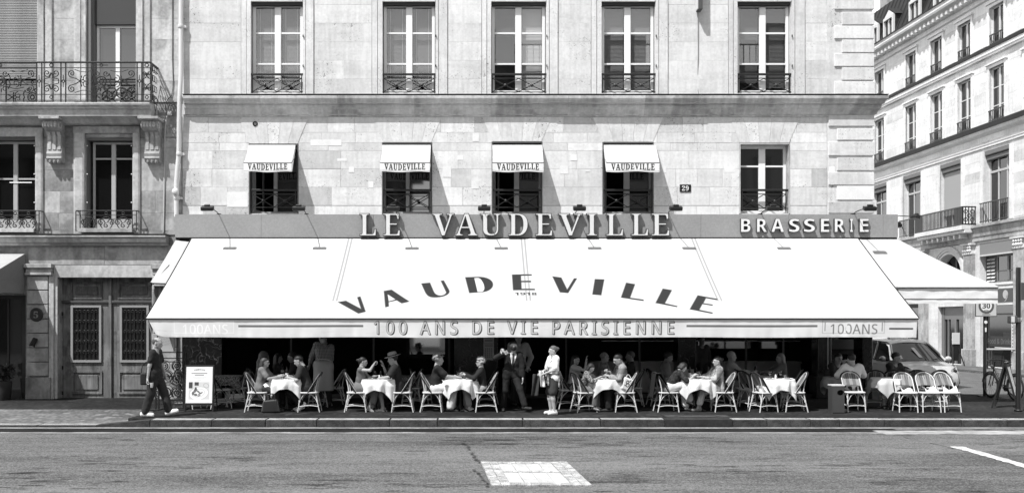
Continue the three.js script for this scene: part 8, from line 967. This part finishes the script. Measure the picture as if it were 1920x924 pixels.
// ---- waiters and the second row in the shade
const apronMan = person('waiter in a grey shirt and long grey apron bending over the second row', { px: 606, z: 2.45, turn: Math.PI + 0.55, h: 1.9, hip: 0.93, lean: 0.3, tilt: -0.14, head: [0.2, 0.4], hair: ['short', 0.01], skin: 0, top: { v: 0.2, sleeve: 1.7, loose: 0.02, m: mat(0.42, 0.9, { map: rep(T.check, 7, 7) }) }, legs: { v: 0.008 }, shoes: ['shoe', 0.01], apron: { v: 0.36, len: 0.62 }, hands: { L: [0.2, 0.98, 0.42, 'grip'], R: [-0.18, 0.98, 0.42, 'grip'] }, feet: { L: [0.13, 0.08, 0.0, 0.2, 0], R: [-0.12, 0.08, -0.05, -0.1, 0] } });
person('man in pale shirt standing behind the masked waiter, head hidden by the awning', { px: 972, z: 2.2, turn: 0.25, h: 1.88, head: [0, 0.1], hair: ['short', 0.02], skin: 0, top: { v: 0.33, sleeve: 1.9, loose: 0.022 }, legs: { v: 0.008 }, shoes: ['shoe', 0.01], hands: { L: [0.2, 0.98, 0.16, 'relax', [0.9, 0, -0.4]], R: [-0.24, 0.9, 0.1, 'hang'] }, far: 1 });
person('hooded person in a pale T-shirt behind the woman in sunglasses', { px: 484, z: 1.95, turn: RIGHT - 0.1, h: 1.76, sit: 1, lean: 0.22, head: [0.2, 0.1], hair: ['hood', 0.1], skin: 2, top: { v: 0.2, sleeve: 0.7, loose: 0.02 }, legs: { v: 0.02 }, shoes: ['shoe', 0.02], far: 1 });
person('woman with long dark hair in the second row facing the hooded side', { px: 518, z: 1.6, turn: RIGHT + 0.2, h: 1.66, fem: 1, sit: 1, lean: 0.05, head: [0.1, 0.05], hair: ['long', 0.01], skin: 0, top: { v: 0.06, sleeve: 1.6, loose: 0.016 }, legs: { v: 0.02 }, shoes: ['shoe', 0.02], far: 1 });
person('man in the second row with tousled hair leaning to the long haired woman', { px: 560, z: 1.7, turn: LEFT + 0.1, h: 1.76, sit: 1, lean: 0.26, head: [0, 0.1], hair: ['short', 0.03], skin: 0, top: { v: 0.04, sleeve: 0.9, loose: 0.02 }, legs: { v: 0.02 }, shoes: ['shoe', 0.02], far: 1 });
person('balding man in the second row behind the man in the light shirt', { px: 1130, z: 2.2, turn: RIGHT, h: 1.76, sit: 1, lean: 0.06, head: [0.1, 0.02], hair: ['shaved', 0.2], glasses: 1, skin: 0, top: { v: 0.2, sleeve: 1.8, loose: 0.02 }, legs: { v: 0.02 }, shoes: ['shoe', 0.02], hands: { R: [-0.1, 0.88, 0.36, 'grip'], L: [0.12, 0.86, 0.4, 'grip'] }, far: 1 });
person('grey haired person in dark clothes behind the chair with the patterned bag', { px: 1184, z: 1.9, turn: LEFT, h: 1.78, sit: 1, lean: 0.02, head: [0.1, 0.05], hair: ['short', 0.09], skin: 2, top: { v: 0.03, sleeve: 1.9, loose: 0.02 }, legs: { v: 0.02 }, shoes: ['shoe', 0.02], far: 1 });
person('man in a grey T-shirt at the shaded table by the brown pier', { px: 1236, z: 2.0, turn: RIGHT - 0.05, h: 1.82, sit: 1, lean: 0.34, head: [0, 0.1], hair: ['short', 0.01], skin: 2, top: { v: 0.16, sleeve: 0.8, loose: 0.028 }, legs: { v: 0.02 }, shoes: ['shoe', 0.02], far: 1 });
person('old man with white hair in a pale shirt reaching along the shaded table', { px: 1365, z: 2.0, turn: RIGHT, h: 1.78, sit: 1, lean: 0.14, head: [-0.1, -0.02], hair: ['short', 0.3], skin: 0, top: { v: 0.3, sleeve: 1.9, loose: 0.026 }, legs: { v: 0.2 }, shoes: ['shoe', 0.02], hands: { R: [-0.1, 0.82, 0.5, 'relax'], L: [0.1, 0.82, 0.5, 'relax'] }, far: 1 });
person('woman with long fair hair at the far side of the old man\'s table', { px: 1470, z: 1.9, turn: LEFT, h: 1.68, fem: 1, sit: 1, lean: 0.12, head: [0, 0], hair: ['long', 0.2], skin: 0, top: { v: 0.16, sleeve: 1.9, loose: 0.024 }, legs: { v: 0.03 }, shoes: ['shoe', 0.02], hands: { R: [-0.1, 0.82, 0.5, 'relax'], L: [0.1, 0.82, 0.5, 'relax'] }, far: 1 });
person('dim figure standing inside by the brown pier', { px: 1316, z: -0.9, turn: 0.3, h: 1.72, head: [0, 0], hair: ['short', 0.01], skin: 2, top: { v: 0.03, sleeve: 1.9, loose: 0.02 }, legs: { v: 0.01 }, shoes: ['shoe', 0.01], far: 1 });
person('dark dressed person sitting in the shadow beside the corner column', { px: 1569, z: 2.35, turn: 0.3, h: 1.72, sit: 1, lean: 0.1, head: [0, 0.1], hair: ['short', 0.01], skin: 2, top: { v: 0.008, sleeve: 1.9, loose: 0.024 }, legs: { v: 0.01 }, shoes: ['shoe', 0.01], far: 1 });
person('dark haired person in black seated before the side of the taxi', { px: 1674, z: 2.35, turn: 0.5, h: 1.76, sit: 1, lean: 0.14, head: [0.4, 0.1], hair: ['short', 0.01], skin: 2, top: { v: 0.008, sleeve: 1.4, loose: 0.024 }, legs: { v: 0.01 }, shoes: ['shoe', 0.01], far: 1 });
// napkins in laps and on table edges
{
  const lap = (label, px, z, y, turn, s = 1) => { const o = obj('napkin', thick(sheet(14, 12, (u, v) => { const a = (u - 0.5) * 0.3 * s, b = (v - 0.5) * 0.3; return [a, 0.02 - 0.35 * Math.pow(Math.max(0, Math.abs(v - 0.5) - 0.25), 1) * 1.2 + 0.012 * Math.sin(u * 9 + v * 5), b * 0.9]; }), 0.004), M.white); o.position.set(X(px, z), SW + y, z); o.rotation.set(0, turn, 0); return tag(o, label, 'napkin', 'napkins on laps'); };
  lap('white napkin spread on the lap of the woman in sunglasses', 503, 3.6, 0.64, 0.1); lap('white napkin on the lap of the woman in the sleeveless dress', 690, 3.6, 0.645, 0.0); lap('white napkin on the lap of the curly haired woman', 892, 3.58, 0.645, 0.0, 1.1); lap('white napkin tucked on the lap of the trilby man', 838, 3.7, 0.7, 0.3, 0.8);
}
renderer.render(scene, camera);
